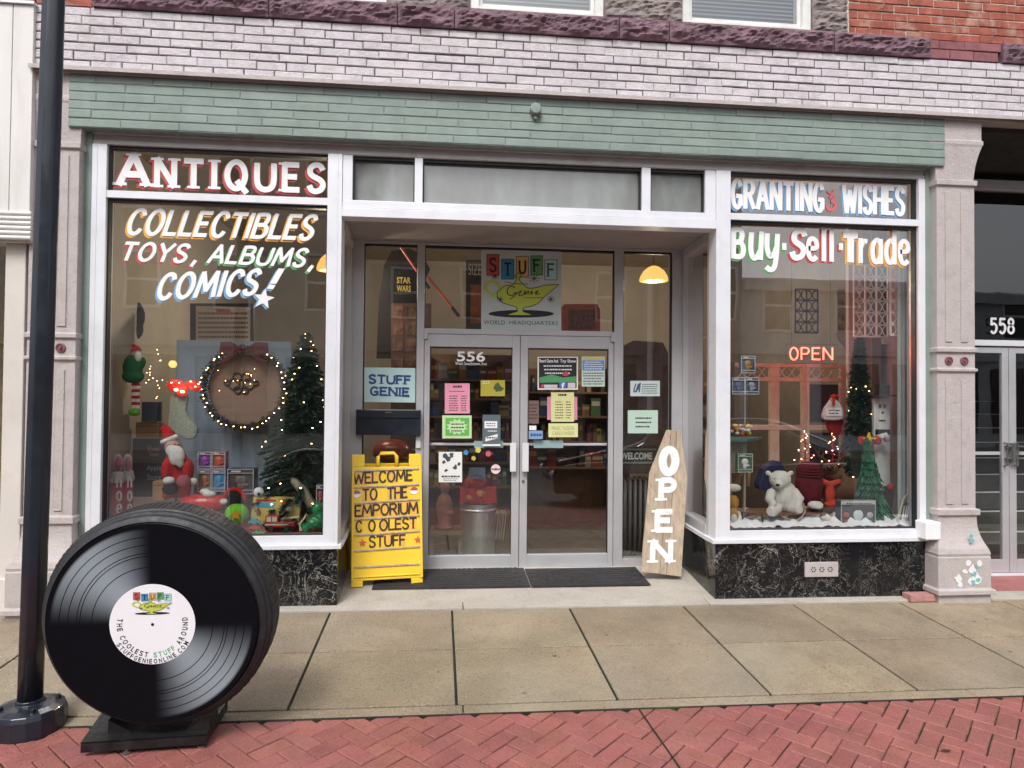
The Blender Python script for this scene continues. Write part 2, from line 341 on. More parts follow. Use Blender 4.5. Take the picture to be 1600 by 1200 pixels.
for i in range(-70, 75):
    for j in range(-70, 75):
        d = (i - j) % 4
        if d not in (0, 3): continue
        w, h = (2, 1) if d == 0 else (1, 2)
        cx, cy = (i + w / 2) * S, (j + h / 2) * S; X, Y = c45 * cx - s45 * cy, s45 * cx + c45 * cy - 2.6
        if not (-4 < X < 4.6 and -3.7 < Y < -1.72): continue
        z = random.uniform(-.0015, .0015); b.col = vcol(.13, .06); g = random.choice((.0015, .0025, .0045)); ww, hh = w * S / 2 - g, h * S / 2 - random.choice((.0015, .0025, .0045))
        b.X = SH @ Matrix.Translation((X, Y, z)) @ Matrix.Rotation(pi / 4 + random.uniform(-.012, .012), 4, 'Z')
        e = .004
        b.add([(-ww, -hh, -.05), (ww, -hh, -.05), (ww, hh, -.05), (-ww, hh, -.05), (-ww, -hh, -e), (ww, -hh, -e), (ww, hh, -e), (-ww, hh, -e), (-ww + e, -hh + e, 0), (ww - e, -hh + e, 0), (ww - e, hh - e, 0), (-ww + e, hh - e, 0)],
              [(8, 9, 10, 11), (4, 5, 9, 8), (5, 6, 10, 9), (6, 7, 11, 10), (7, 4, 8, 11), (0, 1, 5, 4), (1, 2, 6, 5), (2, 3, 7, 6), (3, 0, 4, 7)])
b.X = SH; b.col = (.9, .9, .9)
b.box(-8, 9, -4.6, -3.75, -.05, -.002)
obj('brick_pavement', b, PAVER, kind='structure'); b = B(); b.X = SH; b.box(-8, 9, -1.802, -1.7855, -.05, .0024); obj('kerb_joint', b, MOSS, kind='structure')
# ---------------------------------------------------------------- the shop building
BLD = thing('shop_building', 'painted brick shop building with sage green header beam, three shop windows and a recessed door', 'building', (.8, 0, 0))
YH = -.13
def bricks(b, x0, x1, z0, z1, yf, L=.225, H=.0725, gap=.009, a=.07, thick=.06, jit=.003, off=0, vg=1):
    n = max(1, round((z1 - z0) / H)); H = (z1 - z0) / n
    for r in range(n):
        rowg = random.choice((.5, .8, 1, 1.2)); x = x0 - (L / 2 if (r + off) % 2 else 0) - random.uniform(0, .05)
        while x < x1:
            xe = x + L * random.uniform(.96, 1.04)
            xa, xb = max(x, x0), min(xe, x1)
            if xb - xa > .03:
                b.col = vcol(a, .02); dz = random.uniform(-.002, .002); gx = gap * vg * random.choice((.25, .5, .8, 1.1)) * random.uniform(.6, 1.2); gz = gap * rowg * random.uniform(.6, 1.15)
                y = yf + random.uniform(-jit, jit); b.cbox(xa + gx / 2, xb - gx / 2, y, y + thick, z0 + r * H + gz / 2 + dz, z0 + (r + 1) * H - gz / 2 + dz)
            x = xe
    b.col = (1, 1, 1)
def rock(b, x0, x1, z0, z1, yf, amp=.022, n=.016):
    from mathutils import noise as nz
    nx = max(4, int((x1 - x0) / n)); nzz = max(4, int((z1 - z0) / n)); vs = []
    for j in range(nzz + 1):
        for i in range(nx + 1):
            x = x0 + (x1 - x0) * i / nx; z = z0 + (z1 - z0) * j / nzz
            e = min(i, nx - i, 2) / 2 * min(j, nzz - j, 2) / 2
            q = nz.fractal(Vector((x * 5, yf, z * 15)), .6, 2.3, 6) + .7 * nz.noise(Vector((x * 17, z * 55, 3))) + .5 * abs(nz.noise(Vector((x * 9, z * 30, 7))))
            vs.append((x, yf - e * (amp * .8 + amp * 1.3 * q), z))
    b.add(vs, [(j * (nx + 1) + i, j * (nx + 1) + i + 1, (j + 1) * (nx + 1) + i + 1, (j + 1) * (nx + 1) + i) for j in range(nzz) for i in range(nx)])
    b.box(x0, x1, yf + .001, yf + .15, z0, z1)
zH0 = at(660, 222.5, YH).z; zH1 = at(660, 143, YH).z; xH0 = at(107, 150, YH).x; xH1 = at(1477, 220, YH).x
zB1 = (at(600, 44, -.12).z + at(1590, 98, -.12).z) / 2; XA, XB = at(51, 60, YH).x, 8.0
b = B(); bricks(b, xH0, xH1, zH0, zH1, YH, L=.42, H=.072, a=.06, gap=.006, jit=.002, vg=.12); obj('header_brick', b, GREEN, BLD)
b = B(); b.box(xH0 + .003, xH1 - .003, YH + .005, .12, zH0 + .001, zH1); obj('header_beam', b, MORTG, BLD)
zF = zH1 + .035
b = B(); b.box(XA, XB, YH - .05, .1, zF - .012, zF); b.box(XA, XB, YH - .055, YH - .05, zF - .03, zF); b.box(XA, XB, YH - .01, .1, zH1 + .001, zF - .012); obj('flashing', b, PILM, BLD)
b = B(); bricks(b, XA, XB, zF, zB1, YH + .0, a=.05); obj('brick_band', b, PALE, BLD)
b = B(); b.box(XA, XB, YH + .007, .12, zF, zB1); obj('band_mortar', b, MORT, BLD)
# rock-faced stone course with painted brick on both ends
YS = -.15; xs0 = at(143, 5, YS).x; xs1 = at(1455, 70, YS).x; zS1 = at(1240, 45, YS).z
b = B(); cuts = [xs0, at(420, 10, YS).x, at(621, 20, YS).x, at(710, 30, YS).x, at(968, 45, YS).x, at(1046, 50, YS).x, at(1304, 60, YS).x, xs1]
for i in range(len(cuts) - 1): rock(b, cuts[i] + .004, cuts[i + 1] - .004, zB1 + .002, zS1, YS)
xs2 = at(1568, 80, YS).x; rock(b, xs2, xs2 + 1.2, zB1 + .002, zS1, YS); cutx('stone_course', b, STONE, BLD, [xs1 + .05])
b = B(); bricks(b, xs1, xs2, zB1 + .004, zS1, YS + .02, a=.1); obj('plum_brick', b, mat('plum_painted_brick', (.24, .09, .1), .8, var=.3, vs=8, bump=.4, attr=True), BLD)
b = B(); b.box(XA, XB, -.1, .25, zB1 + .001, zS1 - .001); obj('course_backing', b, MORT, BLD)
ZT = zS1 + 1.0
w1 = (at(735, 10, -.1).x, at(944, 10, -.1).x); w2 = (at(1067, 30, -.1).x, at(1269, 30, -.1).x); pw = w2[0] - w1[0]
wins = [(w1[0] - pw, w1[1] - pw), w1, w2]
xr = at(1331, 30, YS).x
b = B(); bricks(b, XA, wins[0][0] - .25, zB1 + .004, ZT, -.11, a=.15); bricks(b, xr, XB, zS1, ZT, -.11, a=.15, off=1); cutx('red_brick_wall', b, REDB, BLD, [0])
b = B(); b.box(XA, wins[0][0] - .1, -.102, .1, zB1 + .01, ZT); b.box(xr - .02, XB, -.102, .1, zS1, ZT); cutx('wall_mortar', b, LIMEM, BLD, [0])
b = B(); xx = [wins[0][0] - .3] + [q for w in wins for q in w] + [xr]
for i in range(0, len(xx), 2):
    z = zS1 + .002
    while z < ZT: rock(b, xx[i] + .003, xx[i + 1] - .003, z, min(ZT, z + .2), -.1, amp=.016); z += .203
cutx('stone_jamb', b, STONE2, BLD, [xx[1], xx[3], xx[5]])
UP = mat('upper_window_paint', (.66, .66, .64), .6, var=.12, bump=.2, dirt=.4, dcol=(.3, .28, .26), ds=6)
for k, (xa, xb) in enumerate(wins):
    b = B(); b.box(xa, xa + .07, -.08, .05, zS1 + .0, ZT); b.box(xb - .07, xb, -.08, .05, zS1, ZT); b.box(xa + .07, xb - .07, -.085, .05, zS1, zS1 + .055)
    b.box(xa + .07, xa + .1, -.04, .03, zS1 + .055, ZT); b.box(xb - .1, xb - .07, -.04, .03, zS1 + .055, ZT); b.box(xa + .1, xb - .1, -.045, .03, zS1 + .055, zS1 + .1)
    f = obj('upper_window', b, UP, BLD, bevel=.004)
    b = B(); b.quad((xa + .1, -.02, zS1 + .1), (xb - .1, -.02, zS1 + .1), (xb - .1, -.02, ZT), (xa + .1, -.02, ZT)); obj('pane', b, glassmat('upper_glass', refl=3.2), f)
    b = B()
    for q in range(30): b.add([(xa + .1, .03, zS1 + .1 + q * .035), (xb - .1, .03, zS1 + .1 + q * .035), (xb - .1, .05, zS1 + .128 + q * .035), (xa + .1, .05, zS1 + .128 + q * .035)], [(0, 1, 2, 3)])
    obj('blind', b, mat('blind_slat', (.13, .17, .19), .6), f)
b = B(); b.box(XA, XB, .26, .4, zB1, ZT + .5); b.box(XA, XB, -.05, .3, ZT, ZT + 5); obj('upper_wall', b, mat('dark_room', (.05, .05, .05), .9), BLD)
# ---------------------------------------------------------------- shop front frame
gx0 = at(167, 400).x; gx1 = at(511, 400).x + .003; gx2 = at(1138.6, 500).x; gx3 = at(1432, 500).x
fx0 = at(143.5, 450).x; fx3 = at(1441.5, 450).x; cx1 = at(533, 500).x; cx2 = at(1116, 500).x
zt = 3.545; zm1 = 3.19; zm0 = 3.135; zg = .525; zs = at(1116, 849, -.03).z; zq = 3.045; zh = at(660, 230, -.02).z
YG = .045
POSTL = (at(118.5, 500, -.03).x, fx0 - .003); POSTR = (fx3 + .003, at(1464, 500, -.03).x)
for (a, c) in (POSTL, POSTR):
    b = B(); b.box(a, c, -.03, .2, -.1, zH0 + .005); obj('green_post', b, mat('green_post_paint', (.205, .265, .235), .62, var=.16, vs=3, bump=.3, bs=30, dirt=.5, dcol=(.15, .2, .16), ds=6), BLD, bevel=.006)
b = B(); b.box(fx0, fx3, -.02, .16, zt + .03, zH0 + .004); b.box(fx0, fx3, -.045, -.02, zt + .075, zt + .095); b.box(fx0, fx3, -.03, .16, zt, zt + .03)
obj('head_trim', b, mat('weathered_head_paint', (.4, .38, .37), .55, var=.12, vs=5, dirt=.5, dcol=(.22, .2, .19), ds=6), BLD, bevel=.003)
def window(x0, x1, z0, z1, xo0, xo1, zo0, name='shop_window', gm=GLASS):
    """aluminium frame with gasket, transom bar and two panes"""
    b = B(); b.box(xo0, x0, -.035, .1, zo0, zt - .001); b.box(x1, xo1, -.035, .1, zo0, zt - .001)
    b.box(x0, x1, -.03, .1, zm0, zm1); b.box(x0, x1, -.03, .1, zo0, z0)
    if x0 - xo0 > .08: b.box(xo0 + .035, xo0 + .039, -.038, -.035, zo0, zt - .002)
    f = obj(name, b, ALU, BLD, bevel=.003)
    b = B()
    for za, zb in ((z0, zm0), (zm1, zt)):
        b.box(x0, x0 + .012, .0, YG + .01, za, zb); b.box(x1 - .012, x1, .0, YG + .01, za, zb); b.box(x0 + .012, x1 - .012, .0, YG + .01, zb - .022, zb); b.box(x0 + .012, x1 - .012, .0, YG + .01, za, za + .008)
    obj('gasket', b, RIMG, f)
    b = B(); b.quad((x0 + .01, YG, z0), (x1 - .01, YG, z0), (x1 - .01, YG, zm0), (x0 + .01, YG, zm0)); obj('lower_pane', b, gm, f)
    b = B(); b.quad((x0 + .01, YG, zm1), (x1 - .01, YG, zm1), (x1 - .01, YG, zt), (x0 + .01, YG, zt)); obj('upper_pane', b, gm, f)
    return f
WINL = window(gx0, gx1, zg, zt, fx0, gx1 + .001, zs + .035); WINR = window(gx2, gx3, zg, zt, gx2 - .001, fx3, zs + .035)
b = B(); b.box(gx1 + .0015, cx1, -.04, .12, zs + .035, zt - .002); b.box(cx2, gx2 - .0015, -.04, .12, zs + .035, zt - .002)
b.box(cx1 - .035, cx1 - .031, -.043, -.04, zs + .05, zt - .01); b.box(cx2 + .031, cx2 + .035, -.043, -.04, zs + .05, zt - .01)
cutx('corner_column', b, ALU, BLD, [0], bevel=.003)
# transom row over the recess
tb = at(600, 316).z
ms = [at(551.5, 290).x, at(648, 290).x, at(660.5, 290).x, at(1001.5, 300).x, at(1015, 300).x, at(1100, 300).x]
b = B(); b.box(cx1 + .0015, ms[0], -.03, .1, tb, zt - .002); b.box(ms[1], ms[2], -.03, .1, tb, zt - .002); b.box(ms[3], ms[4], -.03, .1, tb, zt - .002); b.box(ms[5], cx2 - .0015, -.03, .1, tb, zt - .002)
b.box(cx1 + .0015, cx2 - .0015, -.035, .1, zq + .075, tb); b.box(cx1 + .0015, cx2 - .0015, -.05, .1, zq, zq + .07)
TR = obj('transom_frame', b, ALU, BLD, bevel=.003)
b = B()
for i in (0, 2, 4): b.box(ms[i], ms[i] + .01, 0, .05, tb, zt); b.box(ms[i + 1] - .01, ms[i + 1], 0, .05, tb, zt); b.box(ms[i] + .01, ms[i + 1] - .01, 0, .05, zt - .025, zt)
obj('gasket', b, RIMG, TR)
FOG = mat('fogged_pane', (.19, .2, .19), .12, var=.2, vs=1.7, stretch=(2.2, 1, .9), spec=1.0, dirt=.5, dcol=(.3, .36, .36), ds=.8, coat=.6)
for i in (0, 2, 4):
    FOG.name = FOG.name; b = B(); b.box(ms[i] + .009, ms[i + 1] - .009, YG, YG + .01, tb, zt - .02); obj('pane', b, FOG, TR)
# sills and marble base
YB = .92
xbl = at(549, 600, YB).x; xbr = at(1064.5, 600, YB).x
b = B(); b.box(fx0 - .02, cx1 + .03, -.06, .12, zs, zs + .034); b.box(cx2 - .03, POSTR[0] + .01, -.06, .12, zs, zs + .034); b.X = None
b.prism([(cx2 - .03, .12, zs), (cx2 + .1, .12, zs), (xbr + .12, YB, zs), (xbr - .03, YB, zs)], (0, 0, .034)); b.prism([(cx1 + .03, .12, zs), (cx1 - .1, .12, zs), (xbl - .12, YB, zs), (xbl + .03, YB, zs)][::-1], (0, 0, .034))
cutx('sill', b, ALU, BLD, [0], bevel=.003)
def marble():
    m = mat('black_marble', (.008, .008, .01), .1, var=.2, vs=3, spec=.35); t = m.node_tree; N = t.nodes; L = t.links; p = N['Principled BSDF']
    src = p.inputs['Base Color'].links[0].from_socket; tc = N.new('ShaderNodeTexCoord'); prev = src
    for sc, w, st, dis in ((3.2, .014, .8, .9), (7, .022, .6, 1.4), (13, .022, .45, 2.2)):
        no = N.new('ShaderNodeTexNoise'); no.inputs['Scale'].default_value = sc; no.inputs['Detail'].default_value = 7; no.inputs['Distortion'].default_value = dis; no.inputs['Roughness'].default_value = .62
        L.new(tc.outputs['Object'], no.inputs[0]); su = N.new('ShaderNodeMath'); su.operation = 'SUBTRACT'; su.inputs[1].default_value = .5; ab = N.new('ShaderNodeMath'); ab.operation = 'ABSOLUTE'
        mr = N.new('ShaderNodeMapRange'); mr.inputs[1].default_value = 0; mr.inputs[2].default_value = w * .5; mr.inputs[3].default_value = st; mr.inputs[4].default_value = 0
        n2 = N.new('ShaderNodeTexNoise'); n2.inputs['Scale'].default_value = sc * .5; mm = N.new('ShaderNodeMath'); mm.operation = 'MULTIPLY'; r2 = N.new('ShaderNodeMapRange'); r2.inputs[1].default_value = .42; r2.inputs[2].default_value = .62
        L.new(tc.outputs['Object'], n2.inputs[0]); L.new(n2.outputs[0], r2.inputs[0])
        L.new(no.outputs[0], su.inputs[0]); L.new(su.outputs[0], ab.inputs[0]); L.new(ab.outputs[0], mr.inputs[0]); L.new(mr.outputs[0], mm.inputs[0]); L.new(r2.outputs[0], mm.inputs[1])
        mx = N.new('ShaderNodeMix'); mx.data_type = 'RGBA'; L.new(mm.outputs[0], mx.inputs[0]); L.new(prev, mx.inputs[6]); mx.inputs[7].default_value = (.5, .49, .42, 1); prev = mx.outputs[2]
    L.new(prev, p.inputs['Base Color']); return m
MARB = marble()
b = B(); b.box(POSTL[1], cx1 - .1, -.035, .1, -.2, zs - .001); b.prism([(cx1, -.035, -.2), (cx1, .1, -.2), (xbl, YB, -.2), (xbl - .1, YB, -.2), (cx1 - .1, -.035, -.2)], (0, 0, zs + .199))
b.box(cx2 + .1, POSTR[0] - .012, -.035, .1, -.2, zs - .001); b.prism([(cx2, -.035, -.2), (cx2 + .1, -.035, -.2), (xbr + .1, YB, -.2), (xbr, YB, -.2), (cx2, .1, -.2)], (0, 0, zs + .199))
cutx('marble_base', b, MARB, BLD, [0])
b = B(); x0, x1, z0, z1 = rect(1257, 878, 1309, 901, -.04); b.box(x0, x1, -.05, -.034, z0, z1); v = obj('wall_vent', b, PILM, BLD, bevel=.003)
for k in range(3):
    b = B()
    for a in range(6):
        cx, cz = x0 + (x1 - x0) * (.25 + .25 * k) + .018 * cos(a * pi / 3), (z0 + z1) / 2 + .018 * sin(a * pi / 3); b.lathe([(.0065, -.0515), (.0065, -.05)], (cx, 0, cz), 'y', 8)
    obj('vent_hole', b, INK, v)
# recess floor, soffit
b = B(); b.add([(cx1, -.0, -.02), (cx2, -.0, -.03), (xbr + .02, YB + .1, .028), (xbl - .02, YB + .1, .05)], [(0, 1, 2, 3)]); b.add([(cx1, -.0, -.02), (cx2, -.0, -.03), (cx2, -.0, -.2), (cx1, 0, -.2)], [(3, 2, 1, 0)])
obj('stoop', b, STOOP, BLD)
b = B(); b.box(cx1 - .1, cx2 + .1, .1, YB + .1, zq + .02, zq + .06); obj('soffit', b, mat('soffit_paint', (.33, .3, .3), .4, var=.1, vs=2), BLD)
# recess side lights
def side(xa, xb, sgn):
    b = B(); n = (Vector((xb, YB, 0)) - Vector((xa, .12, 0))).normalized(); p0 = Vector((xa, .12, 0))
    L_ = (Vector((xb, YB, 0)) - p0).length; s = Vector((sgn, 0, 0)) * .1
    def post(t0, t1, z0, z1, k=0):
        q = [p0 + n * t0 - s * k, p0 + n * t1 - s * k, p0 + n * t1 + s, p0 + n * t0 + s]; b.prism([(v.x, v.y, z0) for v in q], (0, 0, z1 - z0))
    post(0, .05, zs + .035, zq + .02); post(L_ - .06, L_ - .002, zs + .035, zq + .02); post(.0501, L_ - .0601, zs + .035, zs + .12, .1); post(.0501, L_ - .0601, zq - .06, zq + .02, .1)
    f = obj('side_light', b, ALUD, BLD, bevel=.003)
    b = B(); q0 = p0 + n * .05 + s * .5; q1 = p0 + n * (L_ - .06) + s * .5; b.quad((q0.x, q0.y, zs + .12), (q1.x, q1.y, zs + .12), (q1.x, q1.y, zq - .06), (q0.x, q0.y, zq - .06)); obj('pane', b, GLASS, f)
side(cx2, xbr, 1); side(cx1, xbl, -1)
# ---------------------------------------------------------------- door wall at the back of the recess
zd = at(815, 888, YB).z; zhd = at(812, 524, YB).z; zto = at(812, 388, YB).z
X = lambda p, y=600: at(p, y, YB).x
sl = [X(548.5), X(567), X(650.5), X(662), X(958.5), X(972.5), X(1048.5), X(1065)]
b = B(); b.box(sl[0], sl[1], YB - .03, YB + .09, zd, zq + .02); b.box(sl[2], sl[3], YB - .03, YB + .09, zd, zq + .02); b.box(sl[4], sl[5], YB - .03, YB + .09, zd, zq + .02); b.box(sl[6], sl[7], YB - .03, YB + .09, zd, zq + .02)
for a, c in ((1, 2), (5, 6)): b.box(sl[a], sl[c], YB - .03, YB + .09, zd, zd + .08); b.box(sl[a], sl[c], YB - .03, YB + .09, zto, zq + .02)
b.box(sl[3], sl[4], YB - .03, YB + .09, zto, zq + .02); b.box(sl[3], sl[4], YB - .025, YB + .09, zhd, zhd + .05); b.box(sl[3], sl[4], YB - .06, YB + .12, zd - .02, zd + .012)
DF = obj('door_frame', b, ALUD, BLD, bevel=.003)
b = B(); b.quad((sl[3], YB + .02, zhd + .05), (sl[4], YB + .02, zhd + .05), (sl[4], YB + .02, zto), (sl[3], YB + .02, zto)); obj('transom_pane', b, GLASSD, DF)
for a, c in ((1, 2), (5, 6)):
    b = B(); b.quad((sl[a], YB + .02, zd + .08), (sl[c], YB + .02, zd + .08), (sl[c], YB + .02, zto), (sl[a], YB + .02, zto)); obj('side_pane', b, GLASSD, DF)
b = B()
for a, c, z0, z1 in ((1, 2, zd + .08, zto), (5, 6, zd + .08, zto), (3, 4, zhd + .05, zto)):
    b.box(sl[a], sl[a] + .008, YB - .01, YB + .03, z0, z1); b.box(sl[c] - .008, sl[c], YB - .01, YB + .03, z0, z1); b.box(sl[a] + .008, sl[c] - .008, YB - .01, YB + .03, z1 - .02, z1)
obj('gasket', b, RIMG, DF)
xm = X(812.3)
for k, (xa, xb, ga, gb) in enumerate(((sl[3] + .004, xm - .003, X(671.5), X(800)), (xm + .003, sl[4] - .004, X(824.5), X(950)))):
    za, zb = zd + .014, zhd - .004; g0 = at(735, 867, YB).z; g1 = at(735, 542.5, YB).z
    b = B(); b.box(xa, ga, YB - .02, YB + .03, za, zb); b.box(gb, xb, YB - .02, YB + .03, za, zb); b.box(ga, gb, YB - .02, YB + .03, za, g0); b.box(ga, gb, YB - .02, YB + .03, g1, zb)
    D = obj('glass_door', b, ALUD, BLD, bevel=.003)
    b = B(); b.box(ga, ga + .006, YB - .012, YB + .01, g0, g1); b.box(gb - .006, gb, YB - .012, YB + .01, g0, g1); b.box(ga, gb, YB - .012, YB + .01, g1 - .014, g1); obj('gasket', b, RIMG, D)
    b = B(); b.quad((ga, YB + .006, g0), (gb, YB + .006, g0), (gb, YB + .006, g1), (ga, YB + .006, g1)); obj('pane', b, GLASSD, D)
    hx0, hx1, h0, h1 = rect(*((797, 692, 806.5, 737) if k == 0 else (816, 692, 826, 737)), YB - .07)
    b = B(); b.box(hx0, hx1, YB - .075, YB - .062, h0, h1); b.box(hx0 + .01, hx1 - .01, YB - .062, YB - .021, h0 + .02, h0 + .04); b.box(hx0 + .01, hx1 - .01, YB - .062, YB - .021, h1 - .04, h1 - .02); obj('handle', b, ALU, D, bevel=.003)
    zp = at(735, 694, YB + .06).z; b = B(); b.box(ga - .02, gb + .02, YB + .05, YB + .07, zp - .012, zp + .012); obj('push_bar', b, ALU, D, bevel=.004)
    if k: c = at(817, 751, YB); b = B(); b.lathe([(.014, YB - .03), (.014, YB - .021)], (c.x, 0, c.z), 'y', 12); b.lathe([(.006, YB - .034), (.006, YB - .03)], (c.x, 0, c.z), 'y', 8); obj('lock', b, mat('steel', (.3, .3, .3), .3, .8), D)
    hx = xa - .006 if k == 0 else xb - .03; b = B(); b.box(hx, hx + .036, YB - .045, YB - .026, zhd - .05, zhd + .03); obj('pivot', b, ALUD, D, bevel=.003)
b = B(); ptext(b, '556', 714, 549, 758, 565, YB, .02); ptext(b, 'West Southtown Ave', 711, 565.5, 760.5, 570.5, YB); obj('door_number', b, WHITE, BLD)
# ---------------------------------------------------------------- pilasters
def pilaster(cx, hw, k=1.0):
    zc = lambda y: at(1495, y, -.13).z
    # (z, half width, front y)
    S_ = [(at(1500, 938, -.22).z - .05, hw + .06, -.2), (zc(926), hw + .06, -.2), (zc(925), hw + .085, -.23), (zc(918), hw + .085, -.23), (zc(916), hw + .065, -.2), (zc(869), hw + .065, -.2), (zc(867), hw + .06, -.195), (zc(863), hw + .065, -.2), (zc(856), hw + .055, -.19)]
    for t in (.8, .6, .45, .3, .15, 0): S_.append((zc(813 + 43 * t), hw + .003 + .05 * t * t, -.12 - .07 * t * t))
    S_ += [(zc(806), hw + .003, -.12), (zc(805), hw + .02, -.14), (zc(796), hw + .02, -.14), (zc(795), hw, -.11), (zc(582), hw, -.11), (zc(580), hw + .012, -.13), (zc(576), hw + .012, -.13), (zc(575), hw, -.11), (zc(551), hw, -.11), (zc(550), hw + .012, -.13), (zc(544), hw + .012, -.13), (zc(543), hw, -.11), (zc(290), hw, -.11), (zc(289), hw + .014, -.13), (zc(281), hw + .014, -.13), (zc(280), hw + .003, -.1)]
    for t in (.2, .4, .6, .8, 1): S_.append((zc(280 - 52 * t), hw + .003 + .06 * t * t, -.1 - .02 * t))
    S_ += [(zc(224), hw + .075, -.126), (zc(219), hw + .075, -.126), (zc(217), hw + .062, -.12), (zF - .032, hw + .062, -.12)]
    b = B(); b.loft([[(cx - w, y, z), (cx + w, y, z), (cx + w, .2, z), (cx - w, .2, z)] for z, w, y in S_]); P = obj('pilaster', b, PILM, BLD, bevel=.004)
    b = B()
    for z0, z1 in ((zc(792), zc(590)), (zc(538), zc(295))):
        for t in (-.62, -.2, .2, .62): b.box(cx + t * hw - .004, cx + t * hw + .004, -.1115, -.1, z0, z1)
        for t in (-.41, .41): b.box(cx + t * hw - .03, cx + t * hw + .03, -.118, -.109, z0 + .02, z1 - .02)
    obj('reed', b, PILM, P, bevel=.003)
    for t in (-.42, .4): b = B(); b.lathe([(.035, -.109), (.035, -.122), (.026, -.125), (.024, -.118), (.012, -.118), (.011, -.128), (.002, -.129)], (cx + t * hw, 0, zc(563.5)), 'y', 20); obj('rosette', b, mat('plum_paint', (.2, .075, .085), .6, var=.2, vs=30), P)
    return P
hwp = (at(1524, 650, -.11).x - at(1465, 650, -.11).x) / 2; cpr = (at(1524, 650, -.11).x + at(1465, 650, -.11).x) / 2
PR = pilaster(cpr, hwp); cpl = at(117, 600, -.11).x - hwp; pilaster(cpl, hwp)
b = B(); YP = -.203
def blob(b, cx, cy, r, Y, n=9):
    pts = [(cx + r * random.uniform(.5, 1.2) * cos(2 * pi * i / n), cy + r * random.uniform(.5, 1.3) * sin(2 * pi * i / n)) for i in range(n)]; ppoly(b, pts, Y)
for q in ((1513, 880, 5), (1519, 890, 8), (1525, 903, 9), (1508, 893, 5), (1497, 905, 7), (1501, 912, 5), (1530, 880, 6), (1516, 908, 6)): blob(b, *q, YP - random.uniform(.0, .002))
obj('bare_patch', b, CHIP, PR)
b = B()
for q in ((1523, 897, 4), (1529, 906, 4), (1521, 910, 4), (1526, 886, 3)): blob(b, *q, YP - .0035)
obj('teal_patch', b, TEAL, PR); b = B()
for q in ((1517, 838, 4), (1519, 845, 4)): blob(b, *q, -.19)
obj('teal_patch', b, TEAL, PR)
# white box on the sill end, round knob on the header, loose brick
b = B(); x0, x1, z0, z1 = rect(1447, 816, 1471, 844, -.16); b.box(x0, x1, -.16, -.02, z0, z1); BX = obj('junction_box', b, WHITE, BLD, bevel=.01)
b = B(); c = at(836, 173, YH); b.lathe([(.045, YH), (.045, YH - .05), (.038, YH - .058), (.002, YH - .06)], (c.x, 0, c.z), 'y', 24); b.box(c.x - .012, c.x + .012, YH - .03, YH, c.z - .075, c.z - .04); obj('alarm_bell', b, mat('green_post_paint'), BLD)
# ---------------------------------------------------------------- neighbouring entrance 558 on the right
xe0, xe1 = cpr + hwp - .02, XB; YE = 1.0
def pe(p, y): return at(p, y, YE)
DK = mat('dark_lintel', (.035, .035, .03), .7, var=.3)
b = B(); b.box(cpr + hwp - .05, XB, 0, 1.2, pe(1560, 271).z, zF - .02); obj('entrance_lintel', b, DK, BLD)
b = B(); b.box(fx3 + .44, cpr + hwp - .02, .21, YE + .1, -.2, 4.2); obj('entrance_reveal', b, mat('reveal_paint', (.25, .22, .21), .7), BLD)
b = B(); b.box(cpr + hwp - .1, XB, -.0, YE + .05, -.2, pe(1560, 897).z - .01); obj('entrance_step', b, mat('red_step_paint', (.34, .13, .12), .7, var=.15, vs=5, bump=.2, speck=.3), BLD)
ze = lambda y: pe(1570, y).z
xl = [xe0 - .1, pe(1565, 700).x, pe(1575.5, 700).x, pe(1587, 700).x]
b = B(); b.box(xe0 - .1, XB, YE - .03, YE + .08, ze(541), ze(532)); b.box(xe0 - .1, XB, YE - .03, YE + .08, ze(298), ze(283)); DE = obj('entrance_frame_and_glare', b, ALU, BLD, bevel=.003)  # the upper bar is a pale reflection in the glass, built solid
b = B(); b.box(xe0 - .1, XB, YE + .03, YE + .031, ze(530), ze(299)); obj('entrance_transom_pane', b, glassmat('dark_transom', (.3, .27, .25), 1.6), DE)
for k, (xa, ga, gb, xb) in enumerate(((xl[2] - .95, xl[2] - .87, xl[1], xl[2] - .003), (xl[2] + .003, xl[3], xl[3] + .8, xl[3] + .88))):
    b = B(); b.box(xa, ga, YE - .01, YE + .03, ze(894), ze(543)); b.box(gb, xb, YE - .01, YE + .03, ze(894), ze(543)); b.box(ga, gb, YE - .01, YE + .03, ze(894), ze(874)); b.box(ga, gb, YE - .01, YE + .03, ze(552), ze(543))
    D = obj('entrance_door', b, ALUD, BLD, bevel=.003); b = B(); b.quad((ga, YE + .01, ze(874)), (gb, YE + .01, ze(874)), (gb, YE + .01, ze(552)), (ga, YE + .01, ze(552))); obj('pane', b, glassmat('entrance_glass', refl=2.0), D)
    hx = gb + .012 if k == 0 else ga - .03
    b = B(); b.tube([(hx, YE - .02, ze(692)), (hx, YE - .06, ze(692)), (hx, YE - .06, ze(727)), (hx, YE - .02, ze(727))], .009, 8); obj('handle', b, mat('steel'), D)
    b = B(); b.box(ga, gb, YE + .02, YE + .04, ze(711), ze(706)); obj('push_bar', b, ALU, D)
b = B(); x0, x1, z0, z1 = rect(1576, 692, 1600, 722, YE - .05); b.box(x0 - .02, x1, YE - .06, YE - .02, z0 + .03, z0 + .045); b.box(x0 - .02, x1, YE - .06, YE - .02, z1 - .045, z1 - .03); b.box(x0 + .03, x0 + .07, YE - .07, YE - .02, z0, z1); obj('security_latch', b, mat('steel'), DE, bevel=.003)
b = B(); b.box(xe0 - .1, XB, YE - .05, YE + .05, ze(898), ze(895)); obj('entrance_threshold', b, ALU, BLD)
b = B(); stext(b, '558', (1547, 521), (1585, 522), 25, YE, wt=.15, gap=.3); obj('entrance_number', b, WHITE, BLD)
b = B()
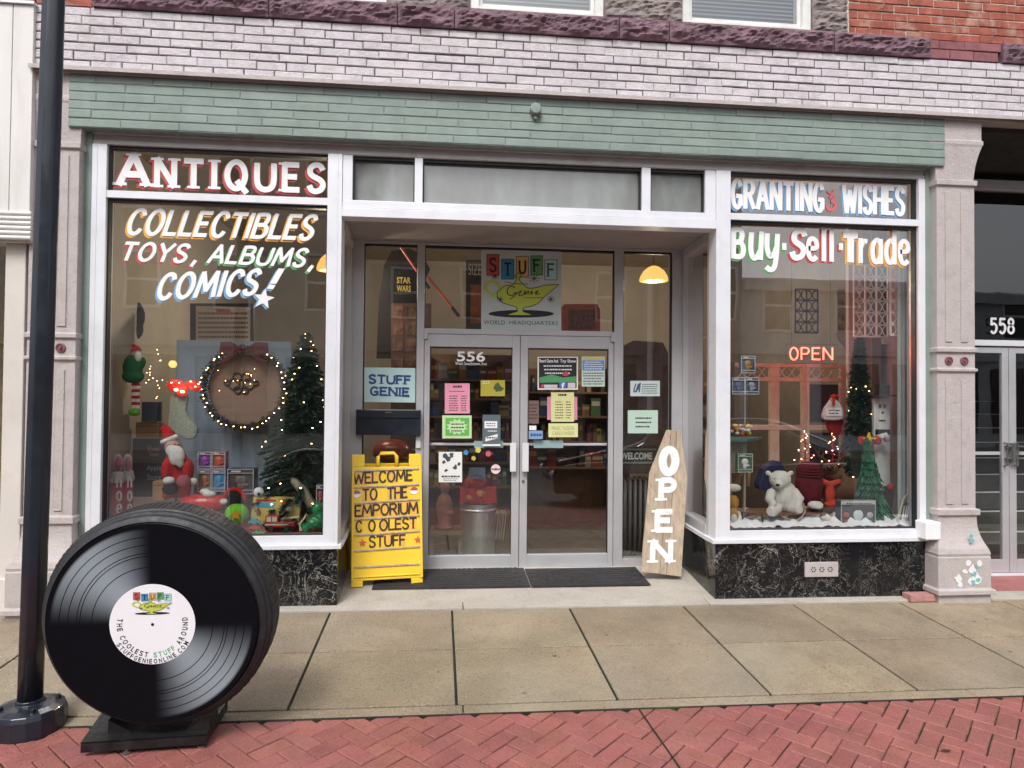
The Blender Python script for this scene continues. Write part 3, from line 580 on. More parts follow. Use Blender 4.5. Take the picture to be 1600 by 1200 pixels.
for k in range(9): b.box(xe0 - .1, XB, YE + .5 + k * .28, YE + .8 + k * .28, -.1, .18 * (k + 1))
ST = obj('stair', b, mat('stair_dark', (.07, .065, .06), .6, var=.2), BLD)
b = B()
for k in range(9): b.box(xe0 - .1, XB, YE + .49 + k * .28, YE + .52 + k * .28, .18 * (k + 1), .18 * (k + 1) + .012)
obj('stair_nosing', b, ALU, ST)
b = B(); b.box(xe0 - .2, xe0 - .1, YE, 6, -.2, 5); b.box(xe0 - .2, XB, 5, 5.1, -.2, 6); b.box(XB, XB + .1, .2, 6, -.2, 6); b.box(xe0 - .2, XB, YE + .05, 6, 4.0, 4.1); obj('stairwell_wall', b, mat('stairwell', (.2, .17, .15), .8), BLD)
# ---------------------------------------------------------------- room behind the shop windows
TAN = mat('tan_wall', (.38, .35, .3), .8, var=.12, vs=1.2)
RX0, RX1, RY1, RZ = fx0 + .02, fx3 + .36, 5.2, 3.72
b = B(); b.box(RX0 - .1, RX0, .12, RY1, -.2, 4.1); b.box(RX0, RX1, RY1, RY1 + .1, -.2, 4.1); obj('interior_wall', b, TAN, BLD)
b = B(); b.box(RX1, RX1 + .06, .12, RY1, -.2, 4.1); obj('interior_side_wall', b, mat('neon_tinted_wall', (.5, .42, .42), .8, var=.06), BLD)  # pink cast of the neon light is put into the wall colour
b = B(); b.box(RX0, RX1, .12, RY1, RZ, RZ + .05); obj('interior_ceiling', b, mat('ceiling_tan', (.36, .3, .23), .8), BLD)
b = B(); b.box(RX0, RX1, YB + .1, RY1, -.05, .02); obj('interior_floor', b, mat('dark_floor', (.07, .05, .04), .4, var=.3, vs=3), BLD)
b = B(); b.box(RX0, cx1 - .1, .12, 1.15, .3, .5); b.box(cx2 + .1, RX1, .12, 1.3, .3, .5); b.box(RX0, cx1 - .12, 1.1, 1.15, -.1, .3); b.box(cx2 + .12, RX1, 1.25, 1.3, -.1, .3); cutx('display_platform', b, mat('platform_wood', (.2, .13, .08), .6, var=.2, vs=6), BLD, [0])
b = B(); b.box(cx1, cx2, .12, .16, zq + .05, RZ); obj('transom_backing', b, mat('brown_board', (.17, .14, .11), .8), BLD)
# ---------------------------------------------------------------- across the street (seen in the glass)
def facade(name, label, x0, x1, h, col, wc, rows, n):
    T = thing(name, label, 'building', ((x0 + x1) / 2, -20, -.28)); b = B(); b.box(x0, x1, -26, -19.5, -.3, h); b.box(x0, x1, -19.5, -19.2, h - .5, h - .1); b.box(x0, x1, -19.5, -19.3, 3.3, 3.6); obj('wall', b, mat(name + '_wall', col, .8, var=.12, vs=1.5, bump=.3, bs=20), T)
    w = (x1 - x0) / n
    for r in rows:
        for i in range(n):
            b = B(); xa = x0 + w * (i + .5); b.box(xa - .62, xa + .62, -19.5, -19.44, r, r + 2.0); f = obj('window', b, wc, T)
            b = B(); b.box(xa - .52, xa + .52, -19.435, -19.43, r + .1, r + .95); b.box(xa - .52, xa + .52, -19.435, -19.43, r + 1.05, r + 1.9); obj('pane', b, mat('far_pane', (.03, .035, .04), .1), f)
    b = B()
    for i in range(n): b.box(x0 + w * i + .3, x0 + w * (i + 1) - .3, -19.5, -19.4, .3, 3.0)
    obj('shop_glass', b, mat('far_pane'), T)
facade('stone_building', 'tall tan stone building across the street, mirrored in the left window', -30, -2.6, 11.5, (.46, .44, .4), WHITE, (4.6, 8.0), 9)
facade('brick_building', 'red brown brick building across the street, mirrored behind the door', -2.6, 8.0, 7.4, (.38, .3, .27), WHITE, (4.6,), 4)
facade('corner_building', 'narrow tan building across the street, mirrored at the left of the right window', 8.0, 11.2, 11, (.42, .39, .36), WHITE, (4.6, 8.0), 2)
facade('grey_building', 'low pale grey building across the street, mirrored in the right window', 11.2, 34, 6.2, (.58, .6, .62), WHITE, (4.2,), 8)
# the car parked beside the camera, seen only as a reflection
CAR = thing('parked_car', 'dark grey car parked at the kerb, mirrored in the shop glass', 'car', (4.3, -5.6, -.4))
prof = [(-2.25, .28), (-2.3, .55), (-2.2, .78), (-1.3, .95), (-.75, 1.0), (-.1, 1.38), (.9, 1.42), (1.7, 1.12), (2.2, 1.0), (2.28, .6), (2.25, .28)]
b = B(); b.loft([[(4.3 + x, y, -.4 + z * 1.17 * (zz if z > 1 else 1)) for x, z in prof] for y, zz in ((-6.45, .96), (-6.38, 1), (-4.86, 1), (-4.78, .96))]); obj('body', b, mat('car_paint', (.03, .033, .04), .2, .4, var=.05, coat=1), CAR, bevel=.04)
b = B(); b.prism([(3.7, -4.775, .62), (4.28, -4.775, .92), (5.15, -4.775, .95), (5.8, -4.775, .7)], (0, -.02, 0)); obj('side_glass', b, mat('far_pane'), CAR)
b = B(); b.tube(crom([(2.6, -4.76, .62), (3.5, -4.76, .8), (4.25, -4.78, 1.25), (5.2, -4.78, 1.29), (6.1, -4.77, .95)], 6), .022); b.tube([(2.2, -4.76, .42), (4, -4.74, .6), (6.4, -4.75, .62)], .014); obj('trim_and_roof_highlight', b, mat('chrome', (.8, .8, .8), .1, 1, var=0), CAR)  # the roof tube stands in for the sky highlight along the roofline
for x in (2.9, 5.7):
    for y in (-4.86, -6.4):
        b = B(); b.lathe([(.2, y - .1), (.32, y - .1), (.33, y), (.32, y + .1), (.21, y + .1)], (x, 0, -.07), 'y', 28); w = obj('wheel', b, RUB, CAR); b = B(); b.lathe([(.2, y - .09), (.2, y + .09), (.05, y + .06)], (x, 0, -.07), 'y', 10); obj('rim', b, mat('chrome'), w)
for y in (-4.95, -6.3): b = B(); b.ell((2.08, y, .27), (.12, .13, .07)); obj('headlight', b, mat('lamp_glass', (.7, .72, .75), .1), CAR)
b = B()
for k in range(5): b.box(1.99, 2.03, -6.05, -5.2, .12 + .06 * k, .14 + .06 * k)
obj('grille', b, mat('chrome'), CAR)
# ---------------------------------------------------------------- neighbouring shop on the left
YN = -.16
NB = thing('neighbour_shop', 'neighbouring shop with white metal panels above cream posts at the left edge', 'building', (-4.2, YN, -.2))
PN = mat('white_metal_panel', (.66, .65, .63), .45, var=.06, vs=2, bump=.1, bs=20, dirt=.35, dcol=(.42, .33, .25), ds=2.2, stretch=(2, 1, .35))
b = B(); xr_ = at(50, 150, YN).x; zt_ = at(25, 6, YN).z; zb_ = at(25, 330, YN).z
for x0, x1 in ((-5, at(-22, 150, YN).x), (at(-22, 150, YN).x + .004, at(17, 150, YN).x), (at(17, 150, YN).x + .004, xr_)): b.box(x0, x1, YN, YN + .1, zb_, zt_)
obj('upper_panel', b, PN, NB, bevel=.004)
b = B(); b.box(-5, xr_ + .01, YN - .02, .1, zt_, zt_ + .02); obj('coping', b, ALU, NB); b = B(); bricks(b, -6, xr_ - .01, zt_ + .02, zt_ + 1.2, YN + .02, a=.15); obj('upper_brick_wall', b, REDB, NB)
b = B(); zz = zb_
for k in range(6):
    y0 = 330 + k * 7.6; z1 = at(25, y0, YN).z; z0 = at(25, y0 + 7.2, YN).z; b.lathe([(0.001, -5), ((z1 - z0) / 2, -5), ((z1 - z0) / 2, xr_ + .02), (.001, xr_ + .02)], (0, YN - .005, (z0 + z1) / 2), 'x', 14)
obj('ribbed_moulding', b, PN, NB, smooth=False)
b = B(); b.box(-5, xr_, YN + .02, .1, at(25, 377, YN).z, zb_); obj('moulding_back', b, PN, NB)
CRM = mat('cream_post', (.6, .56, .52), .55, var=.06, vs=2, bump=.15, dirt=.35, dcol=(.4, .28, .2), ds=3)
xc0, xc1 = at(4, 600, -.08).x, at(36, 600, -.08).x
b = B(); b.box(xc0, xc1, -.08, .3, -.2, at(25, 377, YN).z); b.box(-5, xc1 + .02, -.1, .2, -.2, at(20, 905, -.1).z); obj('cream_post', b, CRM, NB, bevel=.006)
b = B(); b.prism([(xc1 + .004, -.05, at(40, 866, -.05).z), (xc1 + .03, -.05, at(40, 830, -.05).z), (at(45, 500, -.05).x, -.05, at(45, 500, -.05).z), (at(45, 380, -.05).x, -.05, at(45, 380, -.05).z), (xc1 + .004, -.05, at(40, 380, -.05).z)], (0, .04, 0)); obj('green_strip', b, mat('green_post_paint'), NB)
b = B(); b.box(-5, xc0, .05, .06, .3, 3.0); obj('window_pane', b, GLASS, NB)
b = B(); b.box(-5, xc0 - .02, .6, .7, -.2, 4); obj('window_backdrop', b, mat('ochre_display', (.45, .25, .07), .8, var=.5, vs=5), NB)
b = B(); b.box(xc1, cpl - hwp + .01, .0, .1, -.2, 4.0); obj('gap_wall', b, PILM, NB)
# ---------------------------------------------------------------- lamp post (it leans a little)
p0 = onG(46, 1136); zb = p0.z; pt = at(84, 0, p0.y); dr = (pt - Vector((p0.x, p0.y, zb))).normalized(); r0 = .0605; r1 = .054
LP = thing('lamp_post', 'black fluted lamp post on a round base beside the big record', 'lamp post', (p0.x, p0.y, zb))
def flute(c, r, n=72): return [Vector(c) + Vector((cos(2 * pi * i / n) * r * (1 - .05 * abs(sin(8 * pi * i / n))), sin(2 * pi * i / n) * r * (1 - .05 * abs(sin(8 * pi * i / n))), 0)) for i in range(n)]
b = B(); q = Vector((p0.x, p0.y, zb)); b.loft([flute(q + dr * h, r0 + (r1 - r0) * h / 4.2) for h in (.02, 1.0, 2.0, 3.0, 4.2, 4.6)]); obj('post', b, BLK, LP, smooth=True)
b = B(); b.lathe([(.168, -.02), (.17, .0), (.17, .085), (.16, .11), (.12, .122), (.07, .13), (.066, .15)], (p0.x, p0.y, zb), n=16); obj('base', b, BLK, LP, bevel=.004)
for a in range(4): b = B(); b.lathe([(.014, .11), (.014, .135), (.005, .14)], (p0.x + .125 * cos(a * pi / 2 + .6), p0.y + .125 * sin(a * pi / 2 + .6), zb), n=6); obj('bolt', b, BLK, LP)
# ---------------------------------------------------------------- record on a tyre
YR = -2.12; T_ = radians(-5); ce = at(239, 975, YR); Rr = (at(404, 975, YR).x - at(72, 975, YR).x) / 2
RM = Matrix.Translation(ce) @ Matrix.Rotation(T_ * -1, 4, 'X')      # local: disc in XZ, axis +Y going back and up
RT = thing('record_display', 'giant black vinyl record with a white centre label mounted on an old tyre', 'display', (ce.x, ce.y, G(ce.x, ce.y)))
GR = mat('tyre_sidewall', (.018, .019, .023), .55, var=.35, vs=12, bump=.2, bs=130, dirt=.3, dcol=(.09, .085, .09), ds=6)
b = B(); b.X = RM; R2 = Rr * 1.06
pr = [(Rr * .9, .03), (Rr * .98, .012), (Rr * 1.0, .02), (Rr * 1.015, .012), (Rr * 1.03, .02), (R2 * 1.0, .03), (R2 * 1.01, .05), (R2 * 1.03, .055), (R2 * 1.035, .075)]
for k in range(6):
    y = .08 + .026 * k; pr += [(R2 * 1.05, y), (R2 * 1.05, y + .018), (R2 * 1.035, y + .02), (R2 * 1.035, y + .025)]
pr += [(R2 * 1.02, .255), (R2 * .99, .275), (Rr * .7, .29)]
b.lathe(pr, ax='y', n=96)
obj('tyre', b, GR, RT)
b = B(); b.X = RM; n = 110
for i in range(n):
    a = 2 * pi * i / n + (.01 if i % 2 else 0)
    for k in range(5):
        y = .082 + .026 * k + (.004 if i % 2 else 0); c, s = cos(a), sin(a); u = Vector((-s, 0, c)) * .0085; r = Vector((c, 0, s))
        o = r * (R2 * 1.048); b.prism([o - u + Vector((0, y, 0)), o + u + Vector((0, y, 0)), o + u + Vector((0, y + .02, 0)), o - u + Vector((0, y + .02, 0))], r * .0035)
TD = obj('tread', b, GR, RT); TD['kind'] = 'stuff'
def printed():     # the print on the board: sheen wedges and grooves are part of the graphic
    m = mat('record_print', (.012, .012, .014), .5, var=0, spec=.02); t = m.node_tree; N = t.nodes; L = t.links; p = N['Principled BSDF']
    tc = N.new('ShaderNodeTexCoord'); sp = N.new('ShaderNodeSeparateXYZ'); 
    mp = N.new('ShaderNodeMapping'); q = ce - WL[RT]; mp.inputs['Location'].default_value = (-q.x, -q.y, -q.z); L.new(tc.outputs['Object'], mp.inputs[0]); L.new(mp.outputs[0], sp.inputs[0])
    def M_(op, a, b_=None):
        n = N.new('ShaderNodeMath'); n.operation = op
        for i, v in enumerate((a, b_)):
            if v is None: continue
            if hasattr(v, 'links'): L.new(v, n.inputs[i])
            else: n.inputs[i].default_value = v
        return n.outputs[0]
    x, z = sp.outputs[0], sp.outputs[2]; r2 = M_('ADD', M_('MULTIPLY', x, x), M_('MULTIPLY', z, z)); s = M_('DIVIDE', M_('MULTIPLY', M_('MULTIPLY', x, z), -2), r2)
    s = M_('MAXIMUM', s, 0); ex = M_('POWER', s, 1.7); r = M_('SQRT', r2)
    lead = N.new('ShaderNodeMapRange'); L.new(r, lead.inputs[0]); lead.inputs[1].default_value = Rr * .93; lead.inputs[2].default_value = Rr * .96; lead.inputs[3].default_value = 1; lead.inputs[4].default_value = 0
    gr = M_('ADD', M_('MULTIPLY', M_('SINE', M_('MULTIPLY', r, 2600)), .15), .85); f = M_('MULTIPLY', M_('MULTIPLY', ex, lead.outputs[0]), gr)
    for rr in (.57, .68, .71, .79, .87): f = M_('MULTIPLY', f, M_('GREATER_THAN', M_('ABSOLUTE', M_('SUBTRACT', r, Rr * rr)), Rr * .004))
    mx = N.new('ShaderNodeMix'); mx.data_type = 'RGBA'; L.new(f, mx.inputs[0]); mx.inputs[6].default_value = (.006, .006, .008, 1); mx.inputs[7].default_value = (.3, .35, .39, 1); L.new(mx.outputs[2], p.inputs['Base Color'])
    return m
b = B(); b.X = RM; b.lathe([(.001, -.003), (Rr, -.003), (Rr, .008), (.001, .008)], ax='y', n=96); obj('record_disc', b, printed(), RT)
LR = Rr * .404; Vc = Vector
def rl(x, z, y=-.005): return RM @ Vc((x, y, z))
b = B(); b.X = RM; b.lathe([(.001, -.0045), (LR, -.0045), (LR, -.0031), (.001, -.0031)], ax='y', n=64); LB = obj('record_label', b, mat('label_white', (.8, .82, .86), .4, var=.02, spec=.2), RT)
b = B(); b.X = RM; b.lathe([(.001, -.006), (.007, -.006), (.007, -.0046)], ax='y', n=16); obj('spindle_hole', b, INK, LB)
def arc(text, r, a0, a1, h, bold=0.0, yy=-.0056, cols=None):
    n = len(text); wid = {'I': .45, ' ': .75, '.': .5, 'M': 1.25, 'W': 1.35, 'O': 1.15, 'L': .85, 'E': .9, 'F': .85}; ws = [wid.get(c, 1) for c in text]; tot = sum(ws) - (ws[0] + ws[-1]) / 2; b = B(); acc = 0; out = []
    for i, ch in enumerate(text):
        if i: acc += (ws[i - 1] + ws[i]) / 2
        if ch == ' ': continue
        a = radians(a0 + (a1 - a0) * acc / tot); c = Vc((cos(a) * r, yy, sin(a) * r)); up = Vc((-cos(a), 0, -sin(a))); u = Vc((-sin(a), 0, cos(a)))
        w = h * .72 * ws[i] * (.9 if ch in 'I.' else .86); hh = h * (.16 if ch == '.' else 1)
        if ch in 'I.': w = h * .16
        o = c - u * w / 2; R3 = RM.to_3x3(); tgt = cols(i) if cols else b
        otext(tgt, ch, RM @ o, R3 @ u, R3 @ up, w, hh, bold)
    return b
gb = B(); kb = B(); arc('THE COOLEST STUFF AROUND', LR * .83, 171, 369, LR * .13, .02, cols=lambda i: gb if 12 <= i <= 16 else kb)
kb2 = B(); arc('STUFFGENIEONLINE.COM', LR * .98, 212, 328, LR * .115, .02, cols=lambda i: kb2)
obj('label_text', kb, INK, LB); obj('label_text', kb2, INK, LB); obj('green_text', gb, flat((.1, .42, .18)), LB)
# the shop's lamp logo, reused on label and transom sheet: unit square 0..1, z up
def logo(fn, layer, parent):
    """fn(u,v,k) -> point; k = layer number in millimetre steps"""
    cols = [(.55, .09, .07), (.04, .25, .42), (.68, .42, .13), (.1, .36, .13), (.42, .68, .66)]
    bx = [(.065, .64, .226, .95), (.25, .585, .41, .88), (.435, .615, .593, .92), (.615, .645, .77, .93), (.79, .575, .95, .87)]
    for i, (x0, y0, x1, y1) in enumerate(bx):
        b = B(); b.quad(fn(x0, y0, 1), fn(x1, y0, 1), fn(x1, y1, 1), fn(x0, y1, 1)); t = obj('letter_tile', b, flat(cols[i]), parent)
        b = B(); e = .008
        for (a, c, d, f) in ((x0, y0, x1, y0 + e), (x0, y1 - e, x1, y1), (x0, y0 + e, x0 + e, y1 - e), (x1 - e, y0 + e, x1, y1 - e)): b.quad(fn(a, c, 2), fn(d, c, 2), fn(d, f, 2), fn(a, f, 2))
        o = Vector(fn(x0 + .035, y0 + .05, 2)); u = Vector(fn(x1 - .035, y0 + .05, 2)) - o; v = Vector(fn(x0 + .035, y1 - .05, 2)) - o; W_ = u.length; H_ = v.length
        strokes(b, 'STUFF'[i], o, u.normalized(), v.normalized(), (Vector(fn(.5, .5, 3)) - Vector(fn(.5, .5, 2))).normalized(), H_, W_, wt=.14, serif=True); obj('tile_letter', b, INK if i != 4 else flat((.03, .12, .14)), t)
    body = crom([(.2, .36), (.27, .27), (.4, .215), (.44, .19), (.45, .13), (.38, .1), (.34, .07), (.62, .07), (.58, .1), (.52, .13), (.54, .19), (.62, .21), (.72, .27), (.8, .38), (.93, .52), (.96, .565), (.8, .555), (.66, .51), (.58, .515), (.52, .58), (.47, .66), (.5, .7), (.46, .76), (.42, .7), (.44, .66), (.4, .57), (.3, .55), (.25, .5), (.2, .44)], 3)
    body = [(x, y if y < .1 else .1 + (y - .1) * .88) for x, y in body]; b = B(); b.add([fn(x, y, 2) for x, y in body], [list(range(len(body)))])
    ring = crom([(.24, .46), (.19, .545), (.1, .55), (.05, .48), (.09, .4), (.21, .33)], 4)
    ribs = lambda pts, w, k: [(pts[i], pts[i + 1], w, k) for i in range(len(pts) - 1)]
    def line(b, pts, w, k):
        for i in range(len(pts) - 1):
            p, q = Vector((*pts[i], 0)), Vector((*pts[i + 1], 0)); d = (q - p); n = Vector((-d.y, d.x, 0)).normalized() * w / 2; p -= d * .15; q += d * .15
            b.quad(fn(p.x - n.x, p.y - n.y, k + .01 * (i % 9)), fn(q.x - n.x, q.y - n.y, k + .01 * (i % 9)), fn(q.x + n.x, q.y + n.y, k + .01 * (i % 9)), fn(p.x + n.x, p.y + n.y, k + .01 * (i % 9)))
    line(b, ring, .045, 2.2); obj('lamp_drawing', b, flat((.5, .58, .08)), parent)
    b = B(); el = [(.5 + .41 * cos(2 * pi * i / 30), .09 + .055 * sin(2 * pi * i / 30)) for i in range(30)]; b.add([fn(x, y, 1) for x, y in el], [list(range(30))])
    line(b, body + [body[0]], .009, 3); line(b, crom([(.3, .55), (.4, .53), (.58, .515)], 4), .008, 3)
    for sx, sy, sr in ((.17, .63, .035), (.66, .6, .055), (.24, .3, .035), (.87, .3, .04)):
        for a in range(4): line(b, [(sx - sr * cos(a * pi / 4), sy - sr * sin(a * pi / 4)), (sx + sr * cos(a * pi / 4), sy + sr * sin(a * pi / 4))], .007, 3 + .2 * a)
    for g in ([(.42, .46), (.38, .49), (.33, .45), (.33, .38), (.38, .35), (.43, .4), (.42, .35), (.36, .3)], [(.44, .38), (.5, .42), (.47, .36), (.5, .35), (.53, .38)], [(.54, .36), (.545, .42), (.56, .37), (.585, .42), (.6, .37)], [(.62, .37), (.63, .42), (.64, .37)], [(.67, .39), (.71, .42), (.68, .37), (.73, .38)]): line(b, crom(g, 3), .012, 3.3)
    line(b, [(.56, .32), (.74, .32)], .008, 3); obj('lamp_outline', b, INK, parent)
def fl(u, v, k): return rl((u - .5) * LR * 1.0, LR * .22 + (v) * LR * .62, -.0046 - .0008 * k)
logo(fl, 0, LB)
# stand
gp = lambda px, py, h: onG(px, py, h)
a, c_, d_, e_ = gp(126, 1160, .075), gp(322, 1147, .075), gp(356, 1094, .075), gp(160, 1112, .075)
STD = thing('steel_stand', 'low black steel stand under the giant record tyre', 'stand', (a + (d_ - a) / 2).to_tuple()); SM = mat('worn_black_steel', (.02, .02, .022), .45, .5, var=.4, vs=14, bump=.2, dirt=.4, dcol=(.08, .07, .06), ds=12)
WL[STD] = Vector((a + (d_ - a) / 2)); t3 = Vector((0, 0, -.012))
b = B(); b.prism([a, c_, d_, e_], (0, 0, -.01)); b.prism([a, c_, c_ + Vector((0, .012, 0)), a + Vector((0, .012, 0))][::-1], (0, 0, -.05)); b.prism([c_, d_, d_ + Vector((-.012, 0, 0)), c_ + Vector((-.012, 0, 0))], (0, 0, -.05)); obj('platform', b, SM, STD)
for p in (a + Vector((.2, .03, 0)), c_ + Vector((-.03, .03, 0)), d_ + Vector((-.03, -.03, 0)), e_ + Vector((.05, -.03, 0))):
    b = B(); zg_ = G(p.x, p.y) - p.z; b.lathe([(.02, zg_), (.02, zg_ + .008), (.007, zg_ + .012), (.007, -.01)], p, n=10); obj('levelling_foot', b, mat('steel'), STD)
b = B(); m_ = (a + c_) / 2
for s in (-1, 1):
    q = Vector((ce.x + s * .12, ce.y + .1, a.z)); b = B(); b.prism([q, q + Vector((s * .12, 0, 0)), q + Vector((s * .12, 0, .07))], (0, .14, 0)); obj('cradle', b, SM, STD)
# ---------------------------------------------------------------- yellow letter board
fl_ = gp(552, 906, .05); fr_ = gp(654, 902, .05)
def board_plane():
    YA = .36; a = at(548.5, 907, YA); c = at(661, 903, YA + .09); return a, c
a0, c0 = board_plane(); ux = (c0 - a0); ux.z = 0; Wd = ux.length; ux.normalize(); nY = Vector((-ux.y, ux.x, 0)); lean = radians(11); up = (Vector((0, 0, 1)) * cos(lean) + nY * sin(lean)); zs0 = .012; Hb = 1.14
a0.z = zs0
AB = thing('letter_board', 'yellow folding sidewalk sign with black changeable letters reading welcome to the emporium', 'sign', a0.to_tuple()); nn = ux.cross(up).normalized()
if nn.y > 0: nn = -nn
n_top = hit(600, 706, a0, nn); Hb = (n_top - a0).dot(up)
def ab(x, z, o=0): return a0 + ux * x + up * z + nn * o
def abp(px, py, o=0): q = hit(px, py, a0 + nn * o, nn); return q
YEL = mat('yellow_plastic', (.82, .54, .035), .4, var=.04, vs=4, bump=.1, bs=90); w = Wd
def slab(b, x0, x1, z0, z1, o0, o1): b.prism([ab(x0, z0, o1), ab(x1, z0, o1), ab(x1, z1, o1), ab(x0, z1, o1)], -nn * (o1 - o0))
b = B(); slab(b, 0, w, .05, Hb - .13, -.02, .0); slab(b, 0, .1 * w / .62, 0, .05, -.02, 0); slab(b, w - .1, w, 0, .05, -.02, 0)
slab(b, 0, .11, Hb - .13, Hb - .02, -.02, 0); slab(b, w - .11, w, Hb - .13, Hb - .02, -.02, 0); slab(b, 0, .022, 0.05, Hb - .13, 0, .014); slab(b, w - .022, w, .05, Hb - .13, 0, .014); slab(b, .0221, w - .0221, .075, .09, 0, .01)
obj('front_panel', b, YEL, AB, bevel=.006)
b = B(); b.tube([ab(w * .37, Hb - .13, -.01), ab(w * .37, Hb - .04, -.01), ab(w * .41, Hb - .012, -.01), ab(w * .6, Hb - .012, -.01), ab(w * .64, Hb - .04, -.01), ab(w * .64, Hb - .13, -.01)], .017, 10); obj('carry_handle', b, YEL, AB, smooth=True)
b = B(); bk = nY * .3; zt3 = ab(0, Hb - .1, -.03)
b.prism([ab(0, Hb - .1, -.03), ab(w, Hb - .1, -.03), Vector(a0 + ux * w + nY * .52), Vector(a0 + nY * .52)], nY * .02); obj('back_panel', b, YEL, AB, bevel=.004)
rails = [668, 705, 742, 781, 819, 857, 894]     # measured on the photo, left end y of each strip
rl_ = [(677, 670), (746, 722), (753, 737), (815, 800), (844, 0)]
bm = B(); RAILM = mat('clear_rail', (.42, .36, .3), .25, var=.4, vs=25, spec=.8)
ys = [(737, 733), (763, 758), (788, 781), (813.5, 806), (838, 830.5), (862.5, 855), (888, 882)]
for yl, yr in ys:
    p, q = abp(551, yl, .006), abp(657, yr, .006); b = B(); u = (q - p).normalized(); v = up
    b.prism([p, q, q + v * .012, p + v * .012], nn * .006); bm = b; obj('letter_rail', b, RAILM, AB, bevel=.001)
def abt(b, text, pa, pb, h, **k):
    p, q = abp(*pa, .004), abp(*pb, .004); u = (q - p); w_ = u.length; m = abp((pa[0] + pb[0]) / 2, (pa[1] + pb[1]) / 2 - h, .004); hh = (m - (p + q) / 2).dot(up)
    strokes(b, text, p, u.normalized(), up, nn, hh, w_, **k); cw = w_ / len(text); q_ = B(); un = u.normalized()
    for i in range(len(text)):
        if text[i] != ' ' and random.random() < .6: o_ = p + un * (cw * i) - nn * .0022 - up * .004; q_.add([o_, o_ + un * cw * .92, o_ + un * cw * .92 + up * (hh + .01), o_ + up * (hh + .01)], [(0, 1, 2, 3)])
    if q_.f: obj('letter_cards', q_, mat('amber_card', (.76, .43, .08), .25, var=.12, vs=9), AB)
b = B(); KW = dict(wt=.15, gap=.17)
abt(b, 'WELCOME', (551.5, 757), (645, 751), 18.5, **KW)
abt(b, 'TO', (566, 782.5), (590, 781), 18.5, **KW); abt(b, 'THE', (605, 780.5), (637, 778), 18.5, **KW)
abt(b, 'EMPORIUM', (554, 808), (654, 802), 18.5, wt=.15, gap=.14); abt(b, 'C', (555.5, 832), (566, 831.5), 18, **KW); abt(b, 'O', (575, 831), (587, 830), 18, **KW); abt(b, 'OLEST', (592, 830), (652, 825.5), 18, wt=.15, gap=.13)
abt(b, 'STUFF', (576, 856), (634, 852), 18, **KW); obj('board_letters', b, mat('board_letter', (.04, .018, .015), .5, var=.1), AB)
def star(b, c, r, u, v, k=.42, rot=pi / 2):
    c = Vector(c); pts = [c + u * (r * (1 if i % 2 == 0 else k) * cos(rot + i * pi / 5)) + v * (r * (1 if i % 2 == 0 else k) * sin(rot + i * pi / 5)) for i in range(10)]
    return b.add([c] + pts, [(0, 1 + i, 1 + (i + 1) % 10) for i in range(10)])
for px, py in ((566.5, 848.5), (653, 843.5)): b = B(); star(b, abp(px, py, .006), .036, ux, up); obj('star_card', b, flat((.55, .09, .06)), AB)
for px, py in ((557, 772), (647, 766.5)):
    c = abp(px, py, .005); b = B(); b.add([c + ux * .036 * cos(i * pi / 10) + up * .032 * sin(i * pi / 10) for i in range(20)], [list(range(20))]); d = obj('round_card', b, WHITE, AB)
    b = B(); b.add([c + nn * .002 + ux * .034 * cos(i * pi / 10) + up * (.002 + .03 * sin(i * pi / 10)) for i in range(11)], [list(range(11))]); obj('card_half', b, flat((.5, .05, .04)) if px > 600 else flat((.35, .1, .2)), d)
# ---------------------------------------------------------------- OPEN plank board
np_ = Vector((0, -1, .2)).normalized(); P0 = Vector((1.6, .44, 0.0)); O = lambda x, y, o=0: hit(x, y, P0 + np_ * o, np_)
OB = thing('open_board', 'weathered plank board with white stencilled open leaning beside the door', 'sign', O(1035, 895).to_tuple())
WOOD = mat('weathered_plank', (.42, .335, .25), .8, var=.28, vs=5, bump=.5, bs=30, stretch=(9, 9, .9), dirt=.45, dcol=(.2, .13, .08), ds=2.5, attr=True)
cuts = [([(1042, 671.5), (1048.5, 671.8), (1030.5, 896.5), (1001.5, 893.5), (1015, 738)]), ([(1049, 671.8), (1058, 672.4), (1041, 898), (1031, 896.6)]), ([(1058.6, 672.4), (1063.5, 672.8), (1073.8, 747), (1064.5, 901), (1041.7, 898)])]
for i, c in enumerate(cuts):
    b = B(); k = (1, .9, 1.06)[i]; b.col = (k, k, k); b.prism([O(*p, .002 * (i % 2)) for p in c], -np_ * .022); obj('plank', b, WOOD, OB, bevel=.002)
b = B(); b.prism([O(1017, 845, -.03), O(1066, 845, -.03), O(1065, 862, -.03), O(1016, 862, -.03)], -np_ * .02); b.prism([O(1024, 735, -.03), O(1070, 735, -.03), O(1070, 750, -.03), O(1022, 750, -.03)], -np_ * .02); b.col = (.8, .8, .8); obj('batten', b, WOOD, OB)
WORN = mat('worn_white_stencil', (.76, .76, .76), .7, var=.06, dirt=.55, dcol=(.42, .33, .25), ds=14)
uo = (O(1060, 700) - O(1030, 700)).normalized(); vo = Vector((0, .2, 1)).normalized()
for ch, x0, x1, yb, yt, wt in (('O', 1029.5, 1060, 742, 699, .3), ('P', 1028, 1057.5, 783, 747, .26), ('E', 1021, 1054, 832, 796, .26), ('N', 1014, 1052.5, 880, 843, .24)):
    p = O(x0, yb, .004); q = O(x1, yb, .004); t = O((x0 + x1) / 2, yt, .004); b = B(); hh = (t - p).dot(vo)
    strokes(b, ch, p, uo, vo, np_, hh, (q - p).length, wt=wt, serif=(ch != 'O'), slant=.09); obj('stencil_letter', b, WORN, OB)
